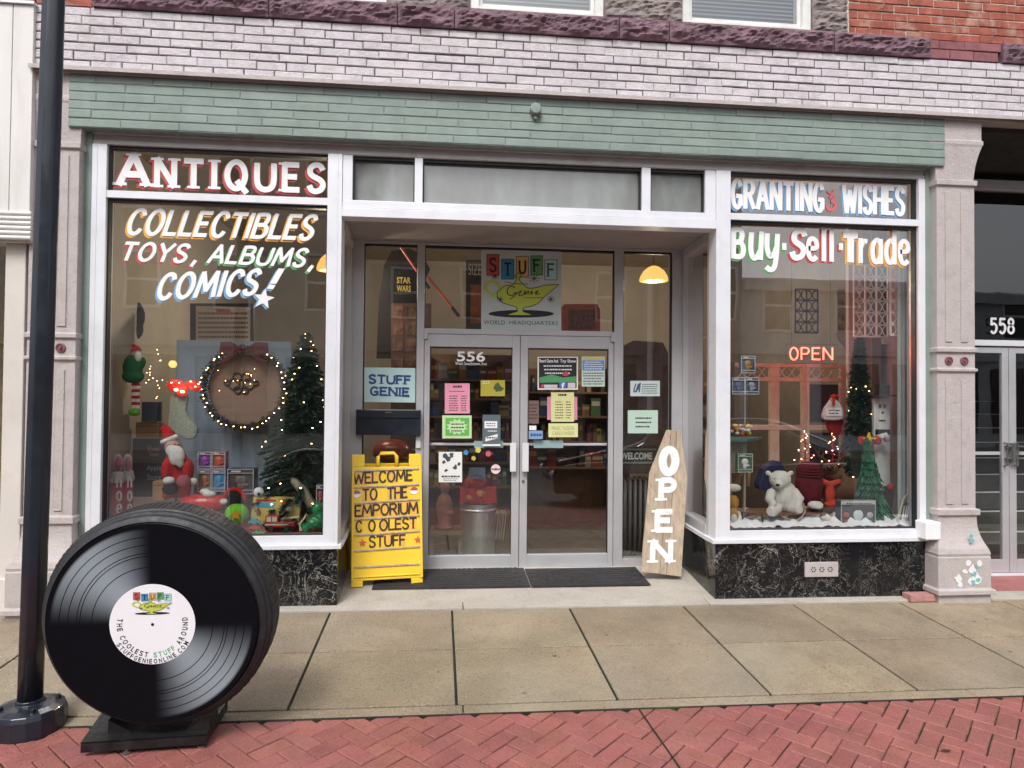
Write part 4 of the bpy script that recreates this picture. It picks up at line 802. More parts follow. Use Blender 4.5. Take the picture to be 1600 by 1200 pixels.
# ---------------------------------------------------------------- mats
def mats(x0, x1, name, label):
    c = [onG(*x0, .05), onG(*x1, .05)]
MT = mat('rubber_mat', (.028, .026, .028), .7, var=.2, vs=10, bump=.3)
sf = lambda px, py: (lambda d: CAM + d * (t_(d)))(ray(px, py))
def t_(d):     # recess floor plane
    n = Vector((0, -.073, 1)).normalized(); return (Vector((0, 0, -.022)) - CAM).dot(n) / d.dot(n)
mp_ = [sf(581, 922), sf(829, 917.5), sf(829, 888), sf(640, 891)], [sf(830.5, 917.5), sf(1017, 914.5), sf(953, 889), sf(830.5, 888)]
for k, q in enumerate(mp_):
    y0 = (q[0].y + q[1].y) / 2; y1 = min(YB - .08, (q[2].y + q[3].y) / 2); xa, xb = q[0].x, q[1].x
    xa2, xb2 = xa, xb
    b = B(); zf = lambda y: -.022 + .073 * y
    b.prism([(xa, y0, zf(y0) + .001), (xb, y0, zf(y0) + .001), (xb, y1, zf(y1) + .001), (xa, y1, zf(y1) + .001)], (0, 0, .006)); r = 0; y = y0 + .015
    while y < y1 - .04:
        x = xa + .015 + (.07 if r % 2 else 0)
        while x < xb - .13:
            z = zf(y) + .0075
            if (r + int(x * 7)) % 3: b.prism([(x, y, z), (x + .13, y, z), (x + .13, y + .045, z + .0033), (x, y + .045, z + .0033)], (0, 0, .004))
            else:
                for s in range(3): b.prism([(x + s * .045, y, z), (x + s * .045 + .036, y, z), (x + s * .045 + .036, y + .045, z + .0033), (x + s * .045, y + .045, z + .0033)], (0, 0, .004))
            x += .142
        y += .056; r += 1
    obj('door_mat', b, MT, label=('black rubber mat with a brick pattern, its left end under the yellow sign', 'black rubber mat with a brick pattern, nearer the leaning open board')[k], cat='door mat', group='rubber mats before the shop door')
b = B(); x0, x1, z0, z1 = rect(1413, 922, 1458, 934, -.09); b.box(x0, x1, -.17, -.06, z0 - .012, z0 + .045); b.X = None; obj('loose_brick', b, mat('pinkish_brick', (.4, .2, .18), .85, var=.2, vs=20, bump=.5, bs=80), label='loose pinkish brick lying at the foot of the green post', cat='brick', bevel=.004)
# ---------------------------------------------------------------- painted window lettering (white with coloured drop edge)
def painted(text, p0, p1, h, col, win, wt=.2, gap=.16, slant=0, serif=False, off=(-3, 3), ext=.25, jit=0, name='painted_word'):
    Y = YG - .006; sc = 8e-4
    st = random.getstate(); b = B(); stext(b, text, p0, p1, h, Y, wt=wt, gap=gap, slant=slant, serif=serif, ext=ext, jit=jit); random.setstate(st)
    o = obj(name, b, mat('window_white', (.82, .82, .82), .6, var=.03), win)
    b = B(); stext(b, text, (p0[0] + off[0], p0[1] + off[1]), (p1[0] + off[0], p1[1] + off[1]), h, Y + .0055, wt=wt * 1.12, gap=gap, slant=slant, serif=serif, ext=ext, jit=jit)
    for i, q in enumerate(b.v): b.v[i] = (q[0], Y + .005 - (Y + .0055 - q[1]) * .12, q[2])
    obj('drop_edge', b, col, o)
RDP = flat((.5, .05, .06)); ORP = flat((.78, .36, .06)); GRP = flat((.1, .33, .12)); BLP = flat((.18, .36, .6))
painted('A', (180, 290), (236, 292), 53, RDP, WINL, wt=.2, serif=True)
painted('NTIQUES', (241, 293), (509, 302.5), 47, RDP, WINL, wt=.19, gap=.42, serif=True)
painted('COLLECTIBLES', (194, 366.5), (487, 376), 41, ORP, WINL, wt=.155, gap=.24, slant=.3)
painted('TOYS', (184, 407), (290, 411), 30, RDP, WINL, wt=.18, gap=.24, slant=.35); painted(',', (298, 412), (306, 412), 28, RDP, WINL, wt=.2, slant=.3)
painted('ALBUMS', (322, 411), (475, 418), 30, GRP, WINL, wt=.17, gap=.24, slant=.35); painted(',', (481, 420), (489, 420), 28, GRP, WINL, wt=.2, slant=.3)
painted('COMICS', (241, 469), (400, 461), 41, BLP, WINL, wt=.165, gap=.24, slant=.28); painted('!', (417, 452), (427, 452), 33, BLP, WINL, wt=.3, slant=.5)
b = B(); star(b, at(412, 467, YG - .012), .085, Vector((1, 0, 0)), Vector((0, 0, 1)), rot=pi / 2 - .15); o = obj('painted_star', b, WHITE, WINL)
b = B(); star(b, at(409, 469, YG - .004), .088, Vector((1, 0, 0)), Vector((0, 0, 1)), rot=pi / 2 - .15); obj('drop_edge', b, BLP, o)
painted('GRANTING', (1143, 325.5), (1287, 332), 46, BLP, WINR, wt=.15, gap=.3, slant=.0, off=(-2.5, 3))
b = B(); stext(b, '6', (1292, 329), (1306, 329.5), 30, YG - .008, wt=.2); b = B()
Rr_ = lambda pts: [at(x, y, YG - .008) for x, y in pts]
def ribbon(b, pts, wpx, Y):
    P_ = [at(x, y, Y) for x, y in crom(pts, 5)]; n_ = len(P_); Wm = wpx / 200.
    L_, Q_ = [], []
    for i, p in enumerate(P_):
        t = (P_[min(i + 1, n_ - 1)] - P_[max(i - 1, 0)]).normalized(); nn_ = Vector((-t.z, 0, t.x)) * Wm / 2; L_.append(p + nn_); Q_.append(p - nn_)
    b.add(L_ + Q_, [(i, i + 1, n_ + i + 1, n_ + i) for i in range(n_ - 1)])
ribbon(b, [(1293, 298), (1299, 303), (1304, 297)], 4, YG - .0083); ribbon(b, [(1296, 308), (1303, 308), (1300, 315), (1306, 318), (1303, 326), (1295, 327), (1291, 320)], 5, YG - .008); obj('painted_ampersand', b, flat((.6, .13, .16)), WINR)
painted('WISHES', (1317, 333), (1413, 337.5), 45, BLP, WINR, wt=.15, gap=.28, off=(-2.5, 3))
painted('B', (1144, 404), (1164, 405), 49, GRP, WINR, wt=.17); painted('uy', (1170, 405.5), (1215, 408), 66, GRP, WINR, wt=.125, gap=.24, slant=.05)
painted('-', (1221, 395), (1230, 395), 22, GRP, WINR, wt=.5)
painted('S', (1233, 405), (1258, 406), 48, RDP, WINR, wt=.19, slant=.1); painted('ell', (1260, 407), (1303, 409.5), 54, RDP, WINR, wt=.14, gap=.3)
painted('-', (1310, 395), (1318, 395), 22, RDP, WINR, wt=.5)
painted('T', (1317, 410), (1341, 411), 48, ORP, WINR, wt=.23); painted('rade', (1343, 411.5), (1421, 414.5), 58, ORP, WINR, wt=.125, gap=.26)
# ---------------------------------------------------------------- papers taped inside the doors
YP_ = YB + .003
def sheet(px, col, label, cat='notice', name='paper_notice', Y=YP_, skew=0, th=.0015):
    x0, y0, x1, y1 = px; T = thing(name, label, cat, at((x0 + x1) / 2, y1, Y).to_tuple()); b = B(); ppoly(b, [(x0, y1), (x1, y1 + skew), (x1, y0 + skew), (x0, y0)], Y, th); obj('sheet', b, col if hasattr(col, 'name') else flat(col), T)
    return T
def lines(T, px, n, col=INK, Y=YP_ - .001, hw=.35, ragged=.25, name='printed_lines'):
    x0, y0, x1, y1 = px; b = B(); st = (y1 - y0) / n
    for i in range(n):
        e = (x1 - x0) * random.uniform(0, ragged); yy = y0 + st * (i + .5); x = x0 + e * .3
        while x < x1 - e * .7: w_ = random.uniform(1.2, 4); ppoly(b, [(x, yy + st * hw / 2), (min(x + w_, x1), yy + st * hw / 2), (min(x + w_, x1), yy - st * hw / 2), (x, yy - st * hw / 2)], Y); x += w_ + .8
    obj(name, b, col, T)
PINK = flat((.75, .3, .42)); LIME = flat((.42, .62, .2)); YLP = flat((.66, .66, .32)); PBL = flat((.42, .58, .62))
T = sheet((695, 599, 734, 646), PINK, 'pink price list taped on the left door'); lines(T, (708, 602, 722, 606), 1, hw=.8, ragged=0); lines(T, (700, 610, 729, 613), 1); lines(T, (701, 617, 716, 643), 7); lines(T, (720, 617, 729, 643), 7, ragged=.1)
T = sheet((691, 649, 737, 685), flat((.5, .68, .4)), 'green notice with a starburst taped under the pink list'); b = B(); ppoly(b, [(696, 681), (733, 681), (733, 653), (696, 653)], YP_ - .001); obj('green_field', b, flat((.12, .42, .06)), T)
b = B(); c = at(714, 667, YP_ - .002); b.add([c] + [c + Vector((cos(i * pi / 12), 0, sin(i * pi / 12) * .75)) * (.105 if i % 2 else .075) for i in range(24)], [(0, 1 + i, 1 + (i + 1) % 24) for i in range(24)]); obj('starburst', b, flat((.5, .68, .4)), T); lines(T, (704, 660, 725, 676), 3, Y=YP_ - .003)
T = sheet((751, 594, 789, 619), flat((.42, .36, .04)), 'mustard card with a dark printed picture on the left door', 'card'); b = B(); blob(b, 779, 607, 8, YP_ - .001, 12); obj('picture', b, flat((.06, .09, .03)), T); lines(T, (753, 595, 767, 600), 2, WHITE)
T = sheet((754, 648, 782, 697), flat((.1, .13, .15)), 'dark grey tag shaped sign with white strips on the left door', 'tag sign')
b = B(); ppoly(b, [(757, 669), (777, 669), (777, 658), (757, 658)], YP_ - .001); ppoly(b, [(758, 690), (777, 685), (778, 678), (759, 683)], YP_ - .0015); ppoly(b, [(754, 697), (782, 697), (782, 694), (754, 694)], YP_ - .001); obj('white_strip', b, WHITE, T); lines(T, (759, 660, 775, 667), 2, Y=YP_ - .002); lines(T, (762, 671, 776, 676), 1, WHITE); lines(T, (760, 681, 776, 687), 1, Y=YP_ - .003)
T = sheet((685.5, 706, 722, 753.5), PAPER, 'white event flyer with black drawings low on the left door', 'flyer'); lines(T, (690, 743, 719, 746), 1, hw=.9, ragged=0); lines(T, (692, 747, 716, 752), 2)
b = B()
for q in ((696, 713, 5), (701, 717, 5), (694, 722, 3), (706, 711, 4), (711, 730, 4), (697, 735, 3), (717, 725, 3)): blob(b, *q, YP_ - .001)
obj('ink_drawing', b, flat((.06, .07, .08)), T)
T = sheet((840, 557.5, 903, 609), PAPER, 'colourful event poster with white writing on black high on the right door', 'poster'); b = B(); ppoly(b, [(842, 606.5), (901, 606.5), (901, 559), (842, 559)], YP_ - .001); obj('black_field', b, INK, T)
b = B(); ppoly(b, [(843, 598), (901, 597), (900, 588), (880, 590), (862, 585), (843, 590)], YP_ - .0015); obj('green_strip', b, flat((.08, .3, .12)), T)
b = B(); ptext(b, 'Board Game And', 843, 561, 872, 566.5, YP_ - .002, .02); ptext(b, 'Toy Show', 875, 561.5, 900, 568, YP_ - .002, .02); obj('poster_text', b, WHITE, T)
lines(T, (848, 569, 896, 586), 3, WHITE, Y=YP_ - .002); b = B(); blob(b, 884, 584, 5, YP_ - .003); blob(b, 848, 603, 3, YP_ - .003); obj('red_spot', b, flat((.5, .05, .12)), T)
b = B(); ppoly(b, [(874, 607), (885, 607), (885, 597), (874, 597)], YP_ - .002); q = obj('blue_square', b, flat((.08, .16, .45)), T); b = B(); ptext(b, 'f', 877, 598, 882.5, 607, YP_ - .003, .03); obj('letter', b, WHITE, q); b = B(); ppoly(b, [(887, 606), (899, 606), (899, 598), (887, 598)], YP_ - .002); ppoly(b, [(850, 606), (871, 606), (871, 601), (850, 601)], YP_ - .002); obj('white_patch', b, flat((.6, .55, .6)), T)
T = sheet((909, 557, 945, 604), flat((.5, .6, .55)), 'blue and yellow timetable taped in the corner of the right door', 'timetable'); b = B(); ppoly(b, [(910, 579), (944, 579), (944, 563), (910, 563)], YP_ - .001); obj('blue_band', b, flat((.12, .25, .5)), T)
b = B(); ppoly(b, [(911, 562), (943, 562), (943, 558), (911, 558)], YP_ - .001); obj('yellow_band', b, flat((.6, .5, .15)), T); lines(T, (912, 564, 942, 578), 4, WHITE, Y=YP_ - .002); lines(T, (911, 581, 943, 602), 5)
T = sheet((855, 620, 902, 656), PINK, 'pink sheet sticking out on both sides behind the yellow list', Y=YP_ + .003)
T = sheet((861, 613, 897, 659), flat((.62, .62, .3)), 'yellow price list taped over a pink sheet on the right door'); lines(T, (872, 615, 886, 619), 1, hw=.8, ragged=0); lines(T, (867, 626, 880, 655), 7); lines(T, (884, 626, 892, 655), 7)
T = sheet((857, 661.5, 903, 683), YLP, 'pale yellow sign with two hand lettered lines under the yellow list', 'sign'); b = B(); ptext(b, 'MAGIC YUGIOH', 862, 666, 897, 672, YP_ - .001, .0); ptext(b, 'CARDS INSIDE', 863, 674, 897, 680, YP_ - .001); obj('hand_lettering', b, flat((.25, .3, .12)), T)
T = sheet((824, 626, 842, 662), flat((.17, .1, .09)), 'brown card half hidden behind the door stile', 'card'); lines(T, (826, 630, 840, 656), 5)
T = sheet((826, 673, 848, 686), flat((.2, .34, .52)), 'small blue sticker left on the right door', 'sticker'); lines(T, (828, 676, 846, 683), 1, flat((.04, .08, .25)), hw=.6)
T = sheet((827, 665, 838, 672), WHITE, 'tiny white tag above the blue sticker', 'tag')
for px, lb in (((741, 689, 786, 700), 'pale blue plate on the push bar of the left door'), ((834, 688, 880, 700), 'pale blue plate on the push bar of the right door')): sheet(px, PBL, lb, 'plate', 'push_plate', Y=YB + .045)
for k, (x, y, r, col, lb) in enumerate(((728, 707, 4.5, (.05, .25, .45), 'small blue face sticker on the left door'), (747, 703, 5, (.62, .55, .1), 'small yellow face sticker under the push bar'), (740, 716, 4, (.55, .42, .06), 'smallest yellow sticker below the others'), (763, 709, 5, (.5, .1, .14), 'small red face sticker on the left door'), (774.5, 733, 7.5, (.7, .6, .62), 'round pink and white sticker on the left door'))):
    b = B(); c = at(x, y, YP_); R_ = r / 166; b.lathe([(.001, YP_ - .001), (R_, YP_ - .001), (R_, YP_), (.001, YP_)], (c.x, 0, c.z), 'y', 5 if k < 4 else 20, sq=1)
    o = obj('sticker', b, flat(col), label=lb, cat='sticker', group='stickers on the left door')
    if k == 4: b = B(); b.box(c.x - R_ * .9, c.x + R_ * .9, YP_ - .003, YP_ - .0015, c.z - .006, c.z + .006); b.lathe([(.001, YP_ - .005), (.012, YP_ - .005), (.012, YP_ - .0031)], (c.x, 0, c.z), 'y', 10); obj('stripe', b, flat((.35, .03, .04)), o)
T = sheet((985, 595, 1031, 619), flat((.52, .62, .62)), 'pale card with a dark monogram on the right side light', 'card'); b = B(); stext(b, 'U', (989, 613), (994, 613), 14, YP_ - .001, wt=.15, slant=.3); stext(b, 'A', (993, 613), (999, 613), 15, YP_ - .001, wt=.15, slant=.3); obj('monogram', b, flat((.05, .1, .2)), T); lines(T, (1002, 599, 1028, 616), 5)
T = sheet((981, 641, 1028, 677), flat((.45, .6, .52)), 'pale green notice below the monogram card', 'notice'); lines(T, (992, 650, 1018, 670), 3)
T = sheet((569, 574, 649, 628), flat((.48, .66, .66)), 'pale blue sign with dark blue shop name on the left side light', 'sign', 'shop_sign', skew=1); b = B(); NV = flat((.02, .06, .22))
stext(b, 'STUFF', (575, 599.5), (643, 601), 14.5, YP_ - .001, wt=.22, gap=.22, serif=True); stext(b, 'GENIE', (577, 618), (641, 619.5), 14, YP_ - .001, wt=.22, gap=.22, serif=True); obj('sign_letters', b, NV, T)
b = B(); x0, x1, z0, z1 = rect(556, 640, 657, 680, YB - .1); MB = thing('mail_box', 'black metal mail box with a slot under the pale blue sign', 'mail box', ((x0 + x1) / 2, YB - .1, z0)); b.box(x0, x1, YB - .1, YB - .032, z0, z1); obj('box', b, BLK, MB, bevel=.004)
b = B(); b.box(x0 + .01, x1 - .01, YB - .112, YB - .1005, z1 - .075, z1 - .004); obj('flap', b, BLK, MB, bevel=.003); b = B(); b.box((x0 + x1) / 2 - .03, (x0 + x1) / 2 + .03, YB - .115, YB - .1125, z1 - .03, z1 - .02); obj('name_plate', b, mat('steel'), MB)
b = B(); x0, x1, z0, z1 = rect(650, 682, 657, 700, YB - .05); b.box(x0, x1, YB - .05, YB - .031, z0, z1); obj('door_bell', b, flat((.6, .6, .6)), label='small white and black door bell plate beneath the mail box', cat='door bell')
T = sheet((752, 390, 877, 516), flat((.5, .57, .56)), 'transom sign with coloured letter tiles, a green oil lamp and world headquarters', 'sign', 'shop_sign', skew=1)
def ft(u, v, k): p = at(752 + 125 * u, 516 - 126 * v * .86 - 16, YP_ - .001 * k); return p
logo(ft, 0, T); b = B(); ptext(b, 'WORLD', 755.5, 500.5, 789, 507, YP_ - .001); ptext(b, 'HEADQUARTERS', 796, 501.5, 872, 508.5, YP_ - .001); obj('sign_text', b, flat((.04, .05, .05)), T)
# ---------------------------------------------------------------- things in the shop
def felt(n, c=(.3, .3, .3), **k): return mat(n, c, .9, var=.15, vs=18, bump=.5, bs=180, spec=.2, **k)
RED = felt('red_felt', (.45, .02, .02)); WFUR = felt('white_fur', (.62, .62, .6)); BLKF = felt('black_felt', (.015, .015, .018)); GRNF = felt('green_felt', (.02, .12, .05)); WARM = mat('warm_bulb', (1, .8, .5), emit=(1, .62, .28), es=12, var=0)
def bulbs(pts, parent, r=.006, m=WARM, name='light_string', wire=True):
    b = B()
    for p in pts: b.ell(p, r, 6)
    return obj(name, b, m, parent)
def pendant(px, py, Y, w, label, e):
    c = at(px, py, Y); T = thing('pendant_lamp', label, 'lamp', (c.x, c.y, c.z - .1), 'pendant lamps over the shop floor'); R_ = w / 2
    b = B(); b.lathe([(R_, -.02), (R_ * 1.02, .0), (R_ * .95, .04), (R_ * .75, .1), (R_ * .4, .15), (.03, .165), (.03, .16), (R_ * .38, .145), (R_ * .73, .095), (R_ * .93, .04), (R_ * .98, 0)], c, n=28); obj('shade', b, mat('lamp_shade', (.8, .5, .2), .4, emit=(1, .5, .13), es=.75, var=.05), T, smooth=True)
    b = B(); b.tube([c + Vector((0, 0, .16)), Vector((c.x, c.y, RZ))], .005, 6); obj('cord', b, INK, T); b = B(); b.ell(c + Vector((0, 0, .035)), .045, 12); obj('bulb', b, mat('lamp_bulb', (1, .9, .7), emit=(1, .8, .5), es=14, var=0), T)
    l = bpy.data.lights.new('lamp_light', 'POINT'); l.energy = e; l.color = (1, .8, .58); l.shadow_soft_size = .06; o = bpy.data.objects.new('lamp_light', l); SC.collection.objects.link(o); o.parent = T; o.location = (0, 0, .02)
pendant(1021.5, 437, 2.6, .34, 'glowing amber dome lamp hanging behind the right side light', 55)
pendant(519, 420, 1.5, .3, 'amber dome lamp mostly hidden behind the white column', 36)
pendant(700, 300, 3.8, .34, 'added amber dome lamp, unseen deep in the shop behind the door transom', 105)  # added lamp, unseen, brightens the back of the shop
pendant(1400, 300, 3.6, .34, 'added amber dome lamp, unseen deep in the shop behind the right window', 20)  # another unseen lamp, put in to light the right side
# --- left window
def fir(T, base, h, r, n, m, light=None, droop=.25, seed=1, dens=26, flatb=False):
    rnd = random.Random(seed); b = B(); base = Vector(base); pts = []
    for k in range(n):
        t = (k + .5) / n; z = h * (.06 + .92 * t); R_ = r * (1 - t) ** .85 * rnd.uniform(.75, 1.1) + .02; a = k * 2.399 + rnd.uniform(-.2, .2); d = Vector((cos(a), sin(a) * (.55 if flatb else 1), 0)); L_ = R_
        o = base + Vector((0, 0, z)); nn2 = max(3, int(dens * L_ / .2))
        for j in range(nn2):
            s = (j + rnd.random()) / nn2; p = o + d * L_ * s + Vector((0, 0, -droop * L_ * s * s + .06 * s * L_)); sd = Vector((-d.y, d.x, 0))
            for q in range(6):
                v = (d * rnd.uniform(.3, 1) + sd * rnd.uniform(-1, 1) + Vector((0, 0, rnd.uniform(-.4, .5)))).normalized() * rnd.uniform(.028, .055); u = v.cross(Vector((rnd.uniform(-1, 1), rnd.uniform(-1, 1), 1))).normalized() * .0085
                kk = rnd.uniform(.5, 1.5); b.col = (kk, kk, kk)
                if p.x + v.x < cx1 - .14 or base.x > 0: b.add([p - u, p + u, p + v], [(0, 1, 2)])
        if rnd.random() < .6: pts.append(o + d * L_ * .97)
    obj('needles', b, m, T); b = B(); b.tube([base, base + Vector((0, 0, h * .97))], .018, 8, .004); obj('trunk', b, flat((.05, .03, .02)), T)
    if light: pts = [p for p in pts if p.x < cx1 - .14 or base.x > 0]; bulbs([p for p in rnd.sample(pts, min(light, len(pts)))], T)
FIRM = mat('fir_needles', (.035, .085, .055), .7, var=.2, attr=True); base = at(478, 820, .55)
T = thing('christmas_tree', 'lit green christmas tree at the right side of the left window', 'christmas tree', (base.x, .55, .5)); fir(T, (base.x - .02, .55, .5), at(482, 515, .55).z - .5, .47, 250, FIRM, 60, seed=3, dens=34)
ce2 = at(382, 606, .45); T = thing('wreath', 'round lit garland wreath with a dark red bow in the left window', 'wreath', (ce2.x, .45, ce2.z - .4)); RW = at(445, 606, .45).x - ce2.x; b = B(); rnd = random.Random(5); pts = []
for i in range(4500):
    a = rnd.uniform(0, 2 * pi); rr = RW + rnd.gauss(0, .016); p = Vector((ce2.x + rr * cos(a), .45 + rnd.gauss(0, .012), ce2.z + rr * sin(a))); v = Vector((rnd.uniform(-1, 1), rnd.uniform(-1, 1), rnd.uniform(-1, 1))).normalized() * .03; u = v.cross(Vector((1, .3, .2))).normalized() * .005; kk = rnd.uniform(.5, 1.4); b.col = (kk, kk, kk); b.add([p - u, p + u, p + v], [(0, 1, 2)])
obj('garland', b, mat('brown_garland', (.075, .06, .035), .8, var=.3, attr=True), T); bulbs([(ce2.x + (RW + rnd.uniform(-.01, .025)) * cos(a), .42, ce2.z + (RW + rnd.uniform(-.01, .03)) * sin(a)) for a in [i * 2 * pi / 46 + rnd.uniform(-.06, .06) for i in range(46)]], T, .0055)
b = B()
for s in (-1, 1): b.prism([(ce2.x + s * .02, .41, ce2.z + RW + .0), (ce2.x + s * .1, .39, ce2.z + RW + .055), (ce2.x + s * .19, .41, ce2.z + RW + .05), (ce2.x + s * .2, .41, ce2.z + RW - .04), (ce2.x + s * .1, .39, ce2.z + RW - .05)], (0, .03, 0)); b.prism([(ce2.x + s * .01, .4, ce2.z + RW - .0), (ce2.x + s * .04, .4, ce2.z + RW - .02), (ce2.x + s * .2, .4, ce2.z + RW - .11), (ce2.x + s * .14, .4, ce2.z + RW - .12)], (0, .01, 0))
b.ell((ce2.x, .4, ce2.z + RW), (.03, .025, .03)); obj('bow', b, mat('maroon_satin', (.14, .03, .035), .4), T)
b = B(); b.lathe([(.001, .5), (RW - .02, .5), (RW - .02, .515), (.001, .515)], (ce2.x, 0, ce2.z), 'y', 48); DS = obj('wooden_disc', b, mat('brown_wood_disc', (.26, .17, .13), .6, var=.12, vs=3, stretch=(1, 1, 6)), label='brown round wooden tray with a scroll ornament inside the wreath', cat='tray')
b = B(); cc = at(377, 600, .49)
for s in (-1, 1):
    for r_, dx_, dz_ in ((.045, .06, 0), (.035, .035, .06), (.03, .03, -.05), (.02, .12, .01)): b.tube([(cc.x + s * dx_ + r_ * cos(q * pi / 6), .49, cc.z + dz_ + r_ * sin(q * pi / 6)) for q in range(13)], .006, 6)
obj('scroll_ornament', b, flat((.06, .045, .035)), DS)
b = B(); q0 = at(276, 531, .75); q1 = at(452, 760, .75); n = 44
b.loft([[(q0.x + (q1.x - q0.x) * i / n, .75 + .018 * sin(i * 1.1 + z * 3) * (q0.z - z), z) for i in range(n + 1)] for z in [q0.z - (q0.z - .52) * k / 8 for k in range(9)]], closed=False, caps=False); obj('backdrop_cloth', b, mat('blue_grey_cloth', (.29, .36, .44), .85, var=.08, vs=3), label='blue grey cloth hanging behind the wreath', cat='cloth', smooth=True)
T = thing('framed_chart', 'framed tan chart with rows of tiny figures high in the left window', 'picture', at(348, 530, .9).to_tuple()); b = B(); ppoly(b, [(297, 536), (396, 536), (396, 474), (297, 474)], .9, .03); obj('frame', b, flat((.03, .02, .02)), T)
b = B(); ppoly(b, [(306, 536), (391, 536), (391, 480), (306, 478)], .896); obj('print', b, flat((.5, .38, .27)), T); lines(T, (309, 486, 388, 530), 6, flat((.15, .08, .05)), Y=.893, hw=.45, ragged=.03)
b = B(); ppoly(b, [(338, 490), (360, 490), (360, 482), (338, 482)], .892); obj('title', b, flat((.4, .1, .08)), T)
# stocking with red bow lights
c = at(283, 655, .4); T = thing('stocking', 'pale knitted christmas stocking hanging left of the wreath', 'stocking', (c.x, .4, c.z)); ol = crom([(268, 618), (292, 618), (290, 640), (296, 655), (307, 668), (305, 682), (293, 687), (277, 680), (263, 668), (264, 645), (268, 618)], 4)
b = B(); ppoly(b, ol, .4, .05); obj('sock', b, mat('knit_wool', (.3, .34, .27), .95, var=.3, vs=60, bump=1, bs=90), T, bevel=.015)
c = at(288, 605, .37); T = thing('red_bow', 'red bow with glowing lights above the pale stocking', 'bow', (c.x, .37, c.z)); b = B()
for x, y, rx, rz in ((274, 602, .07, .06), (284, 612, .05, .045), (300, 600, .06, .035), (306, 606, .05, .03), (291, 603, .025, .03)): q = at(x, y, .37); b.ell(q, (rx, .03, rz))
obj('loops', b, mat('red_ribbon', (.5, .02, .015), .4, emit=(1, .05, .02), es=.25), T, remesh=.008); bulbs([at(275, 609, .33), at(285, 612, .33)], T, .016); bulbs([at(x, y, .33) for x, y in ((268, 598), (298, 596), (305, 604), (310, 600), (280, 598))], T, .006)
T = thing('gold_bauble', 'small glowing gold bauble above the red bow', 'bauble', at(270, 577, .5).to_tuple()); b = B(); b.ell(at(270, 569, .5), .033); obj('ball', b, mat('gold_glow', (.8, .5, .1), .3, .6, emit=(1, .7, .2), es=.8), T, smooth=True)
T = thing('fairy_lights', 'strand of tiny warm fairy lights hanging at the left of the window', 'string lights', at(200, 610, .6).to_tuple()); bulbs([at(175 + rnd.random() * 85, 575 + rnd.gauss(12, 16), .6) for _ in range(46)] + [at(330 + rnd.random() * 70, 590 + rnd.gauss(5, 9), .44) for _ in range(14)], T, .0035)
# hanging elf
c = at(213, 600, .35); T = thing('hanging_elf', 'hanging elf doll with red hat, green coat and striped legs', 'doll', (c.x, .35, at(210, 655, .35).z)); P = lambda x, y, Y=.35: at(x, y, Y)
b = B(); b.ell(P(208, 572), (.08, .06, .1)); b.ell(P(208, 588), (.09, .06, .06)); b.ell(P(222, 566), (.03, .03, .05)); b.ell(P(197, 574), (.03, .03, .06)); obj('coat', b, GRNF, T, remesh=.01)
b = B(); b.ell(P(213, 552), (.04, .04, .045)); obj('head', b, felt('doll_skin', (.55, .33, .25)), T, smooth=True); b = B(); b.ell(P(216, 557, .32), (.028, .02, .045)); obj('beard', b, WFUR, T, smooth=True)
b = B(); b.tube([P(213, 549), P(211, 543), P(207, 538)], .046, 12, .008); obj('hat', b, RED, T, smooth=True)
for dx in (-3, 3):
    b = B(); 
    for k in range(8): b.col = (1, 1, 1); b.mi = k % 2; b.tube([P(212 + dx, 598 + k * 5), P(212 + dx, 603 + k * 5)], .017, 8)
    obj('striped_leg', b, [RED, WFUR], T); b = B(); b.ell(P(210 + dx, 644), (.028, .045, .032)); obj('shoe', b, felt('lime_felt', (.15, .4, .03)), T, smooth=True)
b = B(); b.ell(P(205, 495, .8), (.12, .05, .16)); b.ell(P(208, 515, .8), (.09, .05, .1)); b.ell(P(200, 478, .8), (.1, .05, .08)); obj('dark_plush', b, BLKF, label='dark furry toy hanging at the top left of the window', cat='soft toy', remesh=.012)
# santa
c = at(275, 780, .35); T = thing('santa_figure', 'sitting santa doll with a long white beard in the left window', 'figure', (c.x, .35, .5)); S_ = lambda x, y, Y=.35: at(x, y, Y)
b = B(); b.loft([[S_(x0, y, .28), S_(x1, y, .28), S_(x1 + 1, y, .42), S_(x0 - 1, y, .42)] for x0, x1, y in ((254, 296, 778), (256, 300, 750), (257, 298, 725), (263, 285, 700), (266, 280, 690))]); b.ell(S_(262, 735, .3), (.05, .07, .1)); b.ell(S_(294, 735, .3), (.045, .07, .1)); obj('coat', b, RED, T, remesh=.012)
b = B(); b.ell(S_(270, 697, .3), (.065, .06, .07)); obj('face', b, felt('doll_skin', (.55, .33, .25)), T, smooth=True)
b = B(); b.ell(S_(276, 712, .24), (.065, .035, .085)); b.ell(S_(270, 704, .25), (.06, .03, .05)); b.ell(S_(282, 724, .25), (.03, .03, .04)); obj('beard', b, WFUR, T, remesh=.008)
b = B(); b.tube([S_(251 + 3 * k, 692 - 1.2 * k, .27) for k in range(10)], .022, 8); b.ell(S_(264, 751, .22), (.05, .04, .035)); b.ell(S_(302, 752, .24), (.035, .03, .03)); obj('fur_trim', b, WFUR, T, remesh=.008)
b = B(); b.tube([S_(267, 690, .32), S_(263, 678, .34), S_(256, 668, .34), S_(252, 672, .32)], .062, 14, .02); obj('hat', b, RED, T, smooth=True)
b = B(); b.ell(S_(266, 764, .22), (.06, .06, .05)); obj('black_glove', b, BLKF, T, smooth=True); b = B(); b.ell(S_(287, 752, .2), (.055, .05, .055)); obj('cushion', b, felt('patterned_felt', (.35, .1, .13)), label='small round red patterned pouch on the lap of the santa', cat='pouch', smooth=True)
for x in (273, 279): b = B(); b.ell(S_(x, 695, .245), .006); obj('eye', b, INK, T)
